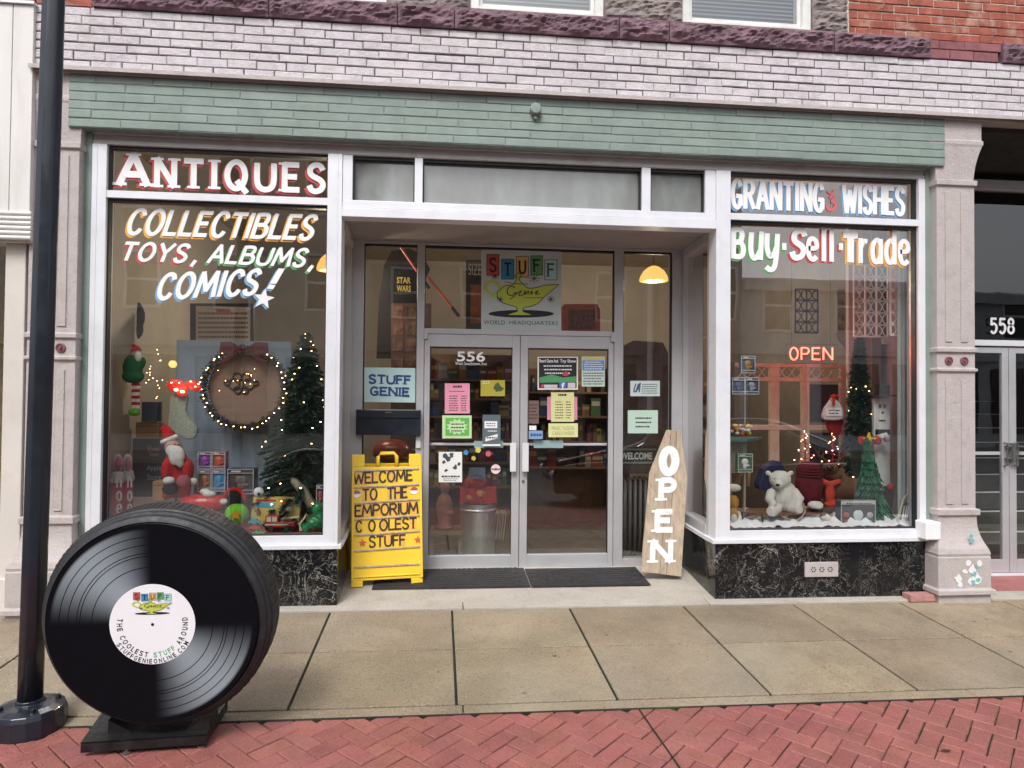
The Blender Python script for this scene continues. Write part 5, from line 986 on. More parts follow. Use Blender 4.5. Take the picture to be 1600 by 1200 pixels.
# noel tower and its mirrored double, with bunny ears
c = at(190, 800, .2)
def noel(x0, x1, yt, Y, lb):
    T = thing('noel_candle', lb, 'ornament', at((x0 + x1) / 2, 830, Y).to_tuple()); c = at((x0 + x1) / 2, 800, Y); R_ = (at(x1, 800, Y).x - at(x0, 800, Y).x) / 2; zt_ = at(190, yt, Y).z; b = B(); pr = []; z = .5
    while z < zt_: pr += [(R_, z), (R_, z + .012), (R_ * .96, z + .016)]; z += .018
    b.lathe(pr, (c.x, c.y, 0), n=20); obj('column', b, felt('red_knit', (.5, .01, .01)), T)
    b = B(); b.lathe([(R_ * .9, zt_ + .03), (R_ * 1.08, zt_ + .01), (R_ * 1.06, zt_ - .02), (R_ * .98, zt_ - .03)], (c.x, c.y, 0), n=20)
    for k in range(9): a = 2 * pi * k / 9; b.ell((c.x + R_ * cos(a), c.y + R_ * sin(a), zt_ - .035), (.014, .014, .03))
    obj('icing', b, WFUR, T, remesh=.006)
    b = B()
    for ch, yb in (('n', 762), ('o', 783), ('e', 803)): stext(b, ch, (x0 + 9, yb), (x1 - 1, yb), 23, Y - R_ - .004, wt=.12)
    obj('letters', b, WHITE, T); return T
noel(173, 191, 743, .3, 'red ribbed noel candle with white icing, front left corner of the window'); noel(190, 207, 740, .42, 'mirrored double of the red ribbed noel candle, just behind the front one')  # the second column models the reflected double of the first
T = thing('bunny_ears', 'pair of white and pink bunny ears behind the noel candles', 'soft toy', at(193, 742, .4).to_tuple())
for x in (184, 199): b = B(); b.ell(at(x, 724, .4), (.04, .02, .085)); o = obj('ear', b, WFUR, T, smooth=True); b = B(); b.ell(at(x + 1, 724, .38), (.024, .012, .06)); obj('inner_ear', b, felt('pink_felt', (.6, .2, .3)), o, smooth=True)
T = thing('slate_sign', 'dark slate sign with chalky white words behind the santa', 'sign', at(230, 775, .6).to_tuple()); b = B(); ppoly(b, [(207, 776), (262, 776), (262, 685), (207, 685)], .6, .02); obj('board', b, flat((.05, .04, .045)), T)
b = B(); ptext(b, 'Elves', 231, 697, 249, 705, .597); ptext(b, 'Dept', 234, 707, 248, 714, .597); ptext(b, 'Apple', 229, 727, 252, 737, .597); ptext(b, 'Store', 230, 741, 252, 750, .597); obj('chalk_words', b, flat((.35, .35, .36)), T)
BOXK = mat('cardboard', (.33, .19, .1), .8, var=.1, vs=5)
for px, Y, m_, lb in (((212, 660, 248, 684), .62, BOXK, 'plain brown cardboard box on top of the slate sign'), ((221, 628, 245, 659), .6, flat((.07, .09, .12)), 'small dark grey box standing on the cardboard box'), ((238, 752, 258, 782), .4, BOXK, 'upright cardboard box between the dark board and the santa'), ((302, 758, 338, 778), .5, BOXK, 'low cardboard box under the toy boxes')):
    T = thing('packing_box', lb, 'box', at((px[0] + px[2]) / 2, px[3], Y).to_tuple()); b = B(); x0, x1, z0, z1 = rect(*px, Y); b.box(x0, x1, Y, Y + .12, z0, z1); obj('carton', b, m_, T, bevel=.003); b = B(); b.box(x0 + .01, x1 - .01, Y - .002, Y - .0005, z1 - .035, z1 - .028); obj('flap_line', b, flat((.12, .08, .05)), T)
def toybox(px, Y, c1, c2, lb, group=None, d=.09, frame=(.6, .6, .62)):
    x0, x1, z0, z1 = rect(*px, Y); w_ = x1 - x0; h_ = z1 - z0; T = thing('toy_box', lb, 'toy box', ((x0 + x1) / 2, Y, z0), group)
    b = B(); t = w_ * .07; b.box(x0, x1, Y + .012, Y + d, z0, z1); b.box(x0, x0 + t, Y, Y + .0119, z0, z1); b.box(x1 - t, x1, Y, Y + .0119, z0, z1); b.box(x0 + t, x1 - t, Y, Y + .0119, z1 - h_ * .16, z1); b.box(x0 + t, x1 - t, Y, Y + .0119, z0, z0 + h_ * .16); obj('carton', b, flat(c1), T)
    b = B(); e = .004
    for a_, c_, d_, f_ in ((x0, x1, z1 - e, z1), (x0, x1, z0, z0 + e), (x0, x0 + e, z0 + e, z1 - e), (x1 - e, x1, z0 + e, z1 - e), (x0 + e, x1 - e, z0 + h_ * .15, z0 + h_ * .15 + e), (x0 + e, x1 - e, z1 - h_ * .17, z1 - h_ * .17 + e)): b.box(a_, c_, Y - .002, Y - .0003, d_, f_)
    b.box(x0 + w_ * .15, x0 + w_ * .5, Y - .002, Y - .0003, z1 - h_ * .12, z1 - h_ * .06); obj('printed_border', b, flat(frame), T)
    b = B(); cx = (x0 + x1) / 2; b.ell((cx, Y + .008, z0 + h_ * .55), (w_ * .24, .012, h_ * .2)); b.ell((cx, Y + .008, z0 + h_ * .32), (w_ * .15, .012, h_ * .16)); b.ell((cx + w_ * .2, Y + .008, z0 + h_ * .36), (w_ * .12, .01, h_ * .07)); obj('toy', b, flat(c2), T, smooth=True); return T
tg = 'boxed toys stacked two by two in the left window'
toybox((309, 706, 330, 733), .42, (.12, .05, .2), (.28, .05, .4), 'boxed purple toy, upper left of the stack in the left window', tg); toybox((331, 706, 352, 733), .42, (.3, .08, .07), (.55, .1, .06), 'boxed red toy, upper right of the stack in the left window', tg)
toybox((309, 734, 330, 768), .42, (.2, .13, .09), (.4, .15, .06), 'boxed brown toy, lower left of the stack in the left window', tg); toybox((331, 734, 352, 768), .42, (.12, .2, .36), (.04, .3, .5), 'boxed blue toy, lower right of the stack in the left window', tg)
toybox((355, 733, 396, 772), .42, (.06, .05, .06), (.16, .12, .12), 'large dark grey toy box right of the stack of four', d=.15)
T = thing('vinyl_bag', 'shiny red bag with white fluff low in the left window', 'bag', at(315, 790, .25).to_tuple()); b = B(); b.ell(at(318, 786, .25), (.2, .09, .08)); b.ell(at(350, 782, .28), (.06, .05, .05)); obj('bag', b, mat('red_vinyl', (.5, .02, .02), .25), T, remesh=.012); b = B(); b.ell(at(327, 772, .22), (.055, .04, .03)); b.ell(at(320, 768, .24), (.04, .04, .025)); obj('fluff', b, WFUR, T, remesh=.008)
T = thing('ear_muffs', 'red and black arched ear muffs standing over the green ball', 'ear muffs', at(366, 790, .25).to_tuple()); b = B(); b.tube([at(366 + 17 * cos(a), 784 - 20 * sin(a), .25) for a in [pi * k / 12 for k in range(13)]], .017, 8); obj('band', b, RED, T, smooth=True); b = B(); b.ell(at(367, 783, .26), (.07, .03, .085)); obj('pad', b, BLKF, T, smooth=True); b = B(); b.ell(at(349, 784, .22), (.035, .03, .025)); obj('tuft', b, WFUR, T, smooth=True)
T = thing('green_ball', 'lime green cloth ball with an orange splat next to the game box', 'ball', at(368, 822, .16).to_tuple()); b = B(); b.ell(at(370, 803, .17), (.095, .09, .085)); obj('ball', b, felt('lime_cloth', (.16, .48, .03)), T, smooth=True); b = B(); star(b, at(374, 803, .17) + Vector((0, -.1, .01)), .05, Vector((1, 0, 0)), Vector((0, -.2, 1))); obj('splat', b, flat((.7, .3, .03)), T)
T = thing('eye_ball_toy', 'white eyeball toy peeping over the game box', 'toy', at(404, 775, .3).to_tuple()); b = B(); b.ell(at(404, 769, .3), .042); obj('ball', b, flat((.7, .72, .75)), T, smooth=True); b = B(); b.ell(at(404.5, 772, .26), (.014, .006, .014)); obj('pupil', b, INK, T)
T = thing('board_game', 'yellow vintage board game box standing in the left window', 'game box', at(430, 820, .28).to_tuple()); b = B(); ppoly(b, [(390, 820), (466, 820), (471, 778), (396, 776)], .28, .06); obj('box', b, flat((.66, .5, .14)), T)
b = B(); ppoly(b, [(400, 783), (431, 784), (431, 781), (400, 780)], .277); obj('red_band', b, flat((.5, .04, .04)), T); b = B(); ppoly(b, [(400, 792), (428, 793), (431, 785), (400, 785)], .277); obj('blue_title', b, flat((.08, .4, .6)), T)
for x, y, r, c_ in ((445, 786, 7, (.45, .12, .06)), (452, 795, 6, (.7, .68, .62)), (404, 800, 6, (.22, .12, .07)), (464, 788, 5, (.05, .3, .3)), (425, 800, 5, (.08, .4, .35))): b = B(); blob(b, x, y, r, .2765 - r * .0002, 11); obj('picture', b, flat(c_), T)
T = thing('toy_fire_truck', 'tin toy fire truck in red and cream before the game box', 'toy truck', at(435, 832, .14).to_tuple()); x0, x1, z0, z1 = rect(414, 806, 460, 829, .14); w_ = x1 - x0; h_ = z1 - z0
b = B(); b.box(x0, x1, .14, .24, z0 + h_ * .2, z0 + h_ * .55); b.box(x0, x0 + w_ * .45, .145, .235, z0 + h_ * .55, z1); obj('body', b, mat('red_tin', (.4, .03, .03), .25), T, bevel=.006)
b = B(); b.box(x0 + w_ * .05, x0 + w_ * .2, .141, .144, z0 + h_ * .6, z1 - h_ * .08); b.box(x0 + w_ * .24, x0 + w_ * .4, .141, .144, z0 + h_ * .6, z1 - h_ * .08); b.box(x0 - .001, x1 - w_ * .2, .137, .1395, z0 + h_ * .36, z0 + h_ * .44); obj('cream_panel', b, flat((.6, .55, .38)), T)
b = B(); b.tube([(x0 + w_ * .5, .19, z0 + h_ * .75), (x1 + .03, .19, z0 + h_ * .85)], .006); b.tube([(x0 + w_ * .5, .17, z0 + h_ * .75), (x1 + .03, .17, z0 + h_ * .85)], .006); obj('ladder', b, flat((.5, .5, .45)), T)
for x in (.2, .78):
    for y in (.135, .235): b = B(); b.lathe([(.022, y), (.022, y + .014)], (x0 + w_ * x, 0, z0 + h_ * .16), 'y', 14); obj('wheel', b, INK, T)
for k, (x, y, c_, lb) in enumerate(((398, 815, (.04, .3, .3), 'tiny teal tin car at the left end of the toy truck'), (399, 824, (.45, .06, .05), 'tiny red tin car below the teal one'), (404, 833, (.06, .4, .12), 'tiny green tin car at the window ledge'))):
    T = thing('toy_car', lb, 'toy car', at(x, y + 3, .13).to_tuple(), 'tiny tin cars before the game box'); c = at(x, y, .13); b = B(); b.box(c.x - .045, c.x + .045, .11, .15, c.z - .015, c.z + .008); b.box(c.x - .022, c.x + .022, .115, .145, c.z + .008, c.z + .026); obj('body', b, flat(c_), T, bevel=.004)
    for s in (-.028, .028): b = B(); b.lathe([(.011, .105), (.011, .155)], (c.x + s, 0, c.z - .016), 'y', 10); obj('wheel', b, INK, T)
T = thing('toy_crocodile', 'green and cream toy crocodile standing upright in the window corner', 'toy', at(485, 833, .16).to_tuple()); b = B(); b.tube([at(x, y, .17) for x, y in ((474, 828), (484, 822), (493, 808), (497, 792))], .05, 10, .035); b.ell(at(496, 795, .17), (.05, .05, .06)); b.ell(at(489, 818, .15), (.06, .05, .05)); b.ell(at(500, 812, .17), (.04, .05, .09)); obj('body', b, mat('glossy_green', (.03, .22, .08), .3, var=.5, vs=30), T, remesh=.008)
b = B(); b.tube([at(x, y, .12) for x, y in ((470, 829), (468, 819), (475, 810), (479, 803))], .012, 8, .005); obj('belly', b, flat((.6, .55, .35)), T)
T = thing('wooden_club', 'carved pale wooden log toy leaning in front of the tree', 'toy', at(490, 792, .3).to_tuple()); b = B(); b.tube([at(458, 750, .3), at(475, 768, .28), at(489, 793, .26)], .034, 12, .045); b.ell(at(458, 750, .29), (.02, .02, .03)); obj('log', b, mat('carved_wood', (.3, .27, .2), .7, var=.3, vs=30, bump=.6), T, remesh=.009)
toybox((494, 758, 506, 792), .2, (.1, .09, .16), (.45, .1, .08), 'narrow dark toy box pressed in the right corner of the left window')
b = B(); x0, x1 = at(370, 833, .2).x, at(503, 833, .2).x; b.box(at(165, 833, .2).x, x1, .09, .75, .5, .507); obj('red_cloth', b, RED, label='red cloth covering the ledge of the left window', cat='cloth')
# --- right window
snow = mat('snow_batting', (.82, .86, .9), .9, var=.03, bump=.6, bs=25)
b = B(); from mathutils import noise as nz
x0, x1 = at(1140, 828, .12).x + .02, at(1434, 826, .12).x; nx, ny = 70, 14
b.loft([[(x0 + (x1 - x0) * i / nx, .09 + .7 * j / ny, .518 + .075 * (nz.noise(Vector((i * .33, j * .6, 1))) + .5) * min(1, .35 + j / 5) + .012 * nz.noise(Vector((i * .9, j * 1.3, 4)))) for i in range(nx + 1)] for j in range(ny + 1)], closed=False, caps=False)
obj('snow_blanket', b, snow, label='white cotton snow blanket spread along the ledge of the right window', cat='cotton snow', smooth=True)
# neon sign
NEON = mat('neon_tube', (.4, .02, .015), emit=(1, .1, .06), es=4.5, var=0); YN_ = .5
T = thing('neon_sign', 'glowing red neon open sign in the right window', 'neon sign', at(1267, 566, YN_).to_tuple()); tot = 0
ws = {'O': 13, 'P': 12, 'E': 12, 'N': 14}; xp = 1234
for ch in 'OPEN':
    w_, st = glyph(ch); a_ = at(xp, 562, YN_); c_ = at(xp + ws[ch], 562, YN_); hh = at(xp, 543, YN_).z - a_.z; b = B()
    for pts, sm in st: b.tube([(a_.x + (c_.x - a_.x) * p[0] / w_, YN_, a_.z + hh * p[1]) for p in pts], .0065, 8)
    obj('letter_tube', b, NEON, T); xp += ws[ch] + 5.2
b = B(); x0, x1, z0, z1 = rect(1228, 538, 1308, 568, YN_ + .03); b.tube([(x0, YN_ + .03, z0), (x1, YN_ + .03, z0), (x1, YN_ + .03, z1), (x0, YN_ + .03, z1), (x0, YN_ + .03, z0)], .003, 5); obj('wire_frame', b, mat('dark_plastic', (.05, .03, .03), .4), T)
b = B(); b.tube([(x0 + .06, YN_ + .04, z1), (x0 + .06, YN_ + .04, RZ)], .002, 5); b.tube([(x1 - .06, YN_ + .04, z1), (x1 - .06, YN_ + .04, RZ)], .002, 5); obj('chain', b, INK, T)
l = bpy.data.lights.new('neon_glow', 'AREA'); l.shape = 'RECTANGLE'; l.size = .4; l.size_y = .15; l.energy = 1.0; l.color = (1, .1, .08); o = bpy.data.objects.new('neon_glow', l); SC.collection.objects.link(o); o.parent = T; o.location = (0, -.01, .1); o.rotation_euler = (radians(-90), 0, radians(0))
l = bpy.data.lights.new('neon_halo', 'POINT'); l.energy = 3.0; l.color = (1, .12, .09); l.shadow_soft_size = .1; o = bpy.data.objects.new('neon_halo', l); SC.collection.objects.link(o); o.parent = T; o.location = (.25, .25, .15)
# wooden lattice screen
LW = mat('salmon_wood', (.6, .42, .33), .6, var=.15, vs=8); T = thing('wooden_screen', 'tall wooden room screen with a fretwork top behind the neon sign', 'screen', at(1240, 800, 1.3).to_tuple()); YW = 1.3
V = lambda x: at(x, 650, YW).x; Hh = lambda y: at(1240, y, YW).z; b = B()
for xa, xb in ((1203, 1218), (1253, 1265), (1314, 1324)): b.box(V(xa), V(xb), YW, YW + .04, .5, Hh(570))
obj('upright', b, LW, T, bevel=.003); b = B()
for ya, yb in ((574, 568), (596, 590), (672, 664)): b.box(V(1150), V(1324), YW - .005, YW + .03, Hh(ya), Hh(yb))
obj('cross_rail', b, LW, T, bevel=.003); b = B()
for k in range(11):
    xa = V(1152) + (V(1322) - V(1152)) * k / 11; dx = (V(1322) - V(1152)) / 11; za, zb_ = Hh(590), Hh(574)
    for s in (0, 1): b.tube([(xa + dx * t, YW + .01, (za + (zb_ - za) * (t * t * (3 - 2 * t) if s else 1 - t * t * (3 - 2 * t)))) for t in [q / 6 for q in range(7)]], .006, 6)
obj('fretwork', b, LW, T)
b = B(); b.box(V(1268), V(1312), YW + .03, YW + .04, Hh(660), Hh(600)); b.box(V(1268), V(1312), YW + .03, YW + .04, .5, Hh(676)); obj('dark_panel', b, flat((.03, .02, .02)), T)
# white pierced panels hanging behind
def pierced(x0, y0, x1, y1, Y, nx, ny, m, lb):
    T = thing('pierced_panel', lb, 'panel', at((x0 + x1) / 2, y1, Y).to_tuple(), 'pierced panels hanging in the right window'); a, c, z0, z1 = rect(x0, y0, x1, y1, Y); dx = (c - a) / nx; dz = (z1 - z0) / ny; b = B(); r = dx * .055
    for i in range(nx + 1): b.box(a + dx * i - r, a + dx * i + r, Y, Y + .015, z0, z1)
    for j in range(ny + 1): b.box(a, c, Y + .001, Y + .014, z0 + dz * j - r, z0 + dz * j + r)
    for i in range(nx):
        for j in range(ny):
            cx, cz = a + dx * (i + .5), z0 + dz * (j + .5)
            for s in ((1, 1), (1, -1), (-1, 1), (-1, -1)): b.tube([(cx + s[0] * dx * .5, Y + .007, cz + s[1] * dz * .5), (cx + s[0] * dx * .14, Y + .007, cz + s[1] * dz * .3), (cx, Y + .007, cz)], r * .9, 5)
    obj('grille', b, m, T); return T
pierced(1335, 414, 1388, 526, .62, 3, 6, mat('pale_grille', (.75, .68, .68), .6), 'pale pierced panel of squares, left one of the pair at the top right'); pierced(1392, 418, 1431, 524, .36, 2, 6, mat('pale_grille'), 'pale pierced panel of squares, right one of the pair at the top right'); pierced(1243, 452, 1278, 520, 1.7, 2, 4, flat((.04, .04, .045)), 'small dark pierced panel above the neon sign')
T = thing('pale_curtain', 'pale curtain hanging at the right end of the right window', 'curtain', at(1425, 800, .3).to_tuple()); b = B(); x0 = at(1402, 600, .3).x; x1 = at(1434, 600, .3).x
b.loft([[(x0 + (x1 - x0) * i / 20, .3 + .012 * sin(i * 1.6), z) for i in range(21)] for z in (.55, 1.5, 2.5, 3.5)], closed=False, caps=False); obj('cloth', b, mat('pale_cloth', (.4, .45, .46), .8), T, smooth=True)
# trees
b0 = at(1343, 760, .75); T = thing('slim_christmas_tree', 'slim green christmas tree with tiny lights behind the snowman post', 'christmas tree', (b0.x, .75, .5)); fir(T, (b0.x, .75, .5), at(1337, 520, .75).z - .5, .2, 190, FIRM, 26, seed=9, dens=60, droop=.9)
b0 = at(1364, 806, .42); T = thing('felt_tree', 'bushy plain green felt tree in front of the white snowman post', 'christmas tree', (b0.x - .0, .42, .5)); zt_ = at(1350, 686, .42).z; b = B(); rnd = random.Random(2)
for k in range(11):
    z0 = .56 + (zt_ - .56) * k / 11; r_ = .19 * (1 - k / 12.); 
    for q in range(26):
        a = q * 2 * pi / 26 + k; p = Vector((b0.x - .02 * k * .3, .42, z0 + .08)); t_0 = Vector((cos(a), sin(a), 0)); kk = rnd.uniform(.6, 1.3); b.col = (kk, kk, kk); u = Vector((-sin(a), cos(a), 0)) * .03; rr = r_ * rnd.uniform(.8, 1.1)
        b.add([p + u * .2, p - u * .2, p + t_0 * rr * .7 - u + Vector((0, 0, -.04)), p + t_0 * rr + Vector((0, 0, -.1)), p + t_0 * rr * .7 + u + Vector((0, 0, -.04))], [(0, 1, 2, 3, 4)])
b.col = (1, 1, 1); obj('felt_layers', b, mat('green_felt_leaf', (.012, .13, .06), .9, var=.15, attr=True), T); b = B(); b.lathe([(.012, .5), (.012, zt_)], (b0.x, .42, 0), n=8); obj('stem', b, flat((.1, .05, .03)), T)
# snowman post
b0 = at(1378, 815, .6); T = thing('snowman_post', 'tall white wooden snowman post with a black top hat and a painted face', 'figure', (b0.x, .6, .5)); zt_ = at(1378, 622, .6).z; V = lambda x, Y=.6: at(x, 700, Y).x
x0, x1 = V(1366), V(1391); b = B(); b.box(x0, x1, .6, .64, .5, zt_); obj('post', b, flat((.68, .7, .7)), T, bevel=.004)
cx = (x0 + x1) / 2; zb_ = at(1378, 619, .6).z; zt2 = at(1378, 601, .6).z; R_ = (V(1388) - V(1368)) / 2; b = B(); b.lathe([(R_ * 1.9, zb_), (R_ * 1.9, zb_ + .01), (R_, zb_ + .012), (R_ * 1.02, zt2), (.01, zt2 + .002)], (cx, .6, 0), n=24); obj('top_hat', b, flat((.02, .02, .025)), T, bevel=.002)
b = B()
for dx in (-.022, .022): b.box(cx + dx - .008, cx + dx + .008, .594, .5995, at(1378, 637, .6).z, at(1378, 632, .6).z)
b.box(cx - .005, cx + .012, .594, .5995, at(1378, 646, .6).z, at(1378, 643, .6).z); b.box(cx - .03, cx + .03, .594, .5995, at(1378, 658, .6).z, at(1378, 656, .6).z); b.box(x0 + .01, x1 - .002, .594, .5995, at(1378, 679, .6).z, at(1378, 671, .6).z); obj('painted_face', b, INK, T)
T = thing('star_mittens', 'yellow star with a red mitten on each side hung on the white post', 'ornament', at(1361, 698, .48).to_tuple()); c = at(1359, 688, .47); b = B(); b.prism([c + Vector((cos(pi / 2 + i * pi / 5), 0, sin(pi / 2 + i * pi / 5))) * (.075 if i % 2 == 0 else .032) for i in range(10)], (0, .02, 0)); obj('star', b, flat((.75, .55, .04)), T)
for x in (1347, 1371): b = B(); b.ell(at(x, 688, .5), (.045, .02, .045)); obj('mitten', b, RED, T, smooth=True)
b = B(); b.tube([at(x, y, .5) for x, y in ((1373, 684), (1383, 680), (1386, 690))], .03, 10); obj('cuff', b, WFUR, T, smooth=True)
# sack, stocking
T = thing('gift_sack', 'white gift sack tied with a red ribbon above a red stocking', 'sack', at(1303, 655, .9).to_tuple()); b = B(); ppoly(b, crom([(1288, 655), (1288, 640), (1296, 628), (1303, 620), (1311, 628), (1318, 640), (1317, 655), (1288, 655)], 4), .9, .04); obj('sack', b, flat((.55, .53, .54)), T, bevel=.01)
b = B(); b.tube([at(1303, 615, .88), at(1303, 634, .87)], .014, 8); b.ell(at(1300, 619, .88), (.03, .01, .015)); b.ell(at(1308, 619, .88), (.03, .01, .015)); obj('ribbon', b, RED, T, remesh=.008)
b = B(); ppoly(b, [(1290, 650), (1316, 650), (1316, 637), (1290, 637)], .893); q = obj('tag', b, WHITE, T); lines(T, (1294, 639, 1312, 648), 2, Y=.89, name='tag_writing')
T = thing('red_stocking', 'dark red knitted stocking hanging below the white sack', 'stocking', at(1305, 680, .95).to_tuple()); b = B(); ppoly(b, crom([(1293, 655), (1317, 655), (1316, 668), (1312, 680), (1302, 681), (1295, 670), (1293, 655)], 4), .95, .04); obj('sock', b, felt('dark_red_felt', (.25, .015, .02)), T, bevel=.01)
# lit mini trees
for k, (x, y0, y1, lb) in enumerate(((1258, 672, 726, 'small wire tree with pinkish lights left of the reindeer'), (1301, 676, 728, 'small wire tree with pinkish lights over the reindeer antlers'))):
    c = at(x, y1, .75); T = thing('lit_wire_tree', lb, 'light tree', c.to_tuple(), 'small lit wire trees in the right window'); h_ = at(x, y0, .75).z - c.z; rnd = random.Random(k); b = B(); b.tube([c, c + Vector((0, 0, h_))], .006, 6)
    b.tube([c + Vector((.1 * (1 - t) * cos(t * 22), .1 * (1 - t) * sin(t * 22), h_ * t)) for t in [i / 60 for i in range(61)]], .004, 5); obj('wire', b, mat('red_wire', (.3, .02, .03), .4), T)
    bulbs([c + Vector((.11 * (1 - t) * cos(t * 22), .11 * (1 - t) * sin(t * 22), h_ * t)) for t in [(i + .5) / 20 for i in range(20)]], T, .0065, mat('pink_bulb', (1, .7, .5), emit=(1, .45, .25), es=10, var=0))
# reindeer
T = thing('reindeer', 'brown toy reindeer with branching antlers, dark nose and red scarf', 'soft toy', at(1300, 800, .6).to_tuple()); BRN = felt('brown_felt', (.13, .065, .035)); P = lambda x, y, Y=.6: at(x, y, Y)
b = B(); b.ell(P(1308, 762), (.18, .11, .14)); b.ell(P(1328, 764, .58), (.12, .1, .12)); b.ell(P(1300, 742, .56), (.09, .09, .06)); b.ell(P(1297, 731, .5), (.075, .07, .05)); b.ell(P(1300, 790), (.15, .1, .08)); b.ell(P(1280, 735), (.04, .02, .03)); b.ell(P(1316, 735), (.04, .02, .03)); obj('body', b, BRN, T, remesh=.014)
b = B()
for s in (-1, 1):
    b.tube([P(1300 + s * 4, 728), P(1300 + s * 12, 718), P(1300 + s * 20, 712), P(1300 + s * 28, 700)], .017, 8, .009)
    for t_ax, t_ay in ((12, 704), (19, 700), (30, 712)): b.tube([P(1300 + s * (t_ax + 3), 714), P(1300 + s * t_ax, t_ay)], .011, 7, .006)
obj('antlers', b, felt('dark_brown_felt', (.09, .045, .025)), T, remesh=.006)
b = B(); b.ell(P(1297, 731, .43), (.034, .02, .024)); obj('nose', b, mat('glossy_black', (.01, .01, .01), .15), T, smooth=True)
for x in (1290, 1306): b = B(); b.ell(P(x, 726, .5), .01); obj('eye', b, INK, T)
b = B(); b.tube([P(1284, 752, .5), P(1297, 757, .47), P(1312, 752, .5)], .03, 10); b.ell(P(1297, 772, .47), (.05, .03, .09)); b.ell(P(1302, 788, .47), (.09, .05, .035)); obj('scarf', b, mat('red_knit_wool', (.5, .05, .03), .95, bump=1, bs=60), T, remesh=.01)
# polar bear
T = thing('polar_bear', 'white polar bear soft toy sitting on a small wooden sled', 'soft toy', at(1224, 800, .4).to_tuple()); P = lambda x, y, Y=.4: at(x, y, Y); FUR = mat('white_plush', (.7, .68, .63), .95, var=.06, vs=25, bump=1, bs=150, spec=.1)
b = B(); b.ell(P(1224, 775), (.125, .11, .15)); b.ell(P(1219, 749, .36), (.1, .085, .085)); b.ell(P(1217, 757, .3), (.045, .05, .036)); b.ell(P(1200, 739, .37), (.026, .02, .026)); b.ell(P(1236, 739, .37), (.026, .02, .026))
b.tube([P(1206, 768, .36), P(1202, 780, .3), P(1210, 790, .27)], .045, 12, .035); b.tube([P(1240, 768, .36), P(1250, 780, .3), P(1246, 790, .27)], .045, 12, .038); b.tube([P(1214, 796, .35), P(1204, 800, .24)], .05, 12, .045); b.tube([P(1236, 796, .35), P(1250, 795, .24)], .05, 12, .045); obj('body', b, FUR, T, remesh=.01)
b = B(); b.ell(P(1215, 758, .26), (.02, .014, .014)); obj('nose', b, mat('glossy_black'), T, smooth=True)
for x in (1210, 1222): b = B(); b.ell(P(x, 748, .285), .006); obj('eye', b, INK, T)
T = thing('maroon_plush', 'big plain maroon plush cushion with a knitted top beside the polar bear', 'cushion', at(1263, 800, .45).to_tuple()); b = B(); P = lambda x, y, Y=.45: at(x, y, Y); b.ell(P(1264, 757), (.13, .11, .16)); b.ell(P(1264, 735), (.12, .1, .09)); b.ell(P(1265, 772, .43), (.11, .1, .12)); obj('cushion', b, felt('maroon_felt', (.1, .008, .015)), T, remesh=.013)
b = B()
for k in range(4): b.lathe([(.118 - .006 * k, 0), (.122 - .006 * k, .006), (.118 - .006 * k, .012)], tuple(P(1264, 744 - 4 * k)), n=28)
obj('knit_band', b, felt('maroon_felt'), T)
for x, y, lb in ((1274, 789, 'white furry slipper in front of the maroon cushion'), (1289, 808, 'white and black boot lying on the snow')):
    T = thing('slipper' if y < 800 else 'boot', lb, 'slipper' if y < 800 else 'boot', at(x, y + 8, .3).to_tuple()); b = B(); b.ell(at(x, y, .3), (.075 if y < 800 else .05, .05, .038)); b.ell(at(x + 5, y + 2, .27), (.04, .04, .03)); obj('upper', b, FUR, T, remesh=.009)
    b = B(); b.ell(at(x + (9 if y > 800 else 0), y + (3 if y > 800 else 6), .31), (.05, .05, .035 if y > 800 else .02)); obj('sole', b, BLKF, T, smooth=True)
T = thing('wooden_sled', 'small old wooden sled with curved metal runners under the polar bear', 'sled', at(1226, 812, .4).to_tuple()); b = B()
for y_ in (.26, .34, .42, .5): a_, c_ = at(1160, 801, .4), at(1278, 803, .4); b.box(a_.x, c_.x, y_, y_ + .06, a_.z, a_.z + .014)
obj('slats', b, mat('old_sled_wood', (.16, .08, .045), .6, var=.3, vs=9), T, bevel=.002)
b = B(); z_ = at(1226, 818, .3).z
for y_ in (.28, .54): b.tube([(at(x, 800, .4).x, y_, at(1226, y, .4).z) for x, y in ((1150, 796), (1152, 808), (1166, 818), (1200, 822), (1290, 821))], .009, 8); 
for x in (1190, 1255): b.tube([at(x, 803, .3), at(x + 3, 822, .3)], .008, 6)
obj('runner', b, BLK, T); b = B(); b.tube(crom([tuple(at(x, y, .24)) for x, y in ((1222, 806), (1230, 811), (1240, 814), (1252, 808), (1258, 798), (1255, 786))], 4), .007, 6); obj('rope', b, flat((.4, .3, .2)), T)
# blue thing behind, 3-figure box, snowshoe, bag
T = thing('blue_bag', 'dark blue bag leaning behind the polar bear', 'bag', at(1215, 760, .8).to_tuple()); b = B(); ppoly(b, crom([(1188, 765), (1190, 745), (1198, 728), (1222, 722), (1232, 765), (1188, 765)], 3), .8, .12); obj('bag', b, flat((.006, .012, .05)), T, bevel=.02)
T = thing('figure_set_box', 'grey window box with three small round figures on the snow', 'toy box', at(1341, 823, .22).to_tuple()); x0, x1, z0, z1 = rect(1314, 782, 1368, 824, .22); b = B(); b.box(x0, x1, .222, .31, z0, z1); obj('carton', b, flat((.1, .1, .11)), T); b = B(); e = .005
b.box(x0, x1, .217, .2215, z1 - .035, z1); b.box(x0, x0 + e, .217, .2215, z0, z1 - .035); b.box(x1 - e, x1, .217, .2215, z0, z1 - .035); b.box(x0 + e, x1 - e, .217, .2215, z0, z0 + .02); obj('pale_frame', b, flat((.5, .52, .52)), T); lines(T, (1322, 785, 1362, 789), 1, Y=.2165)
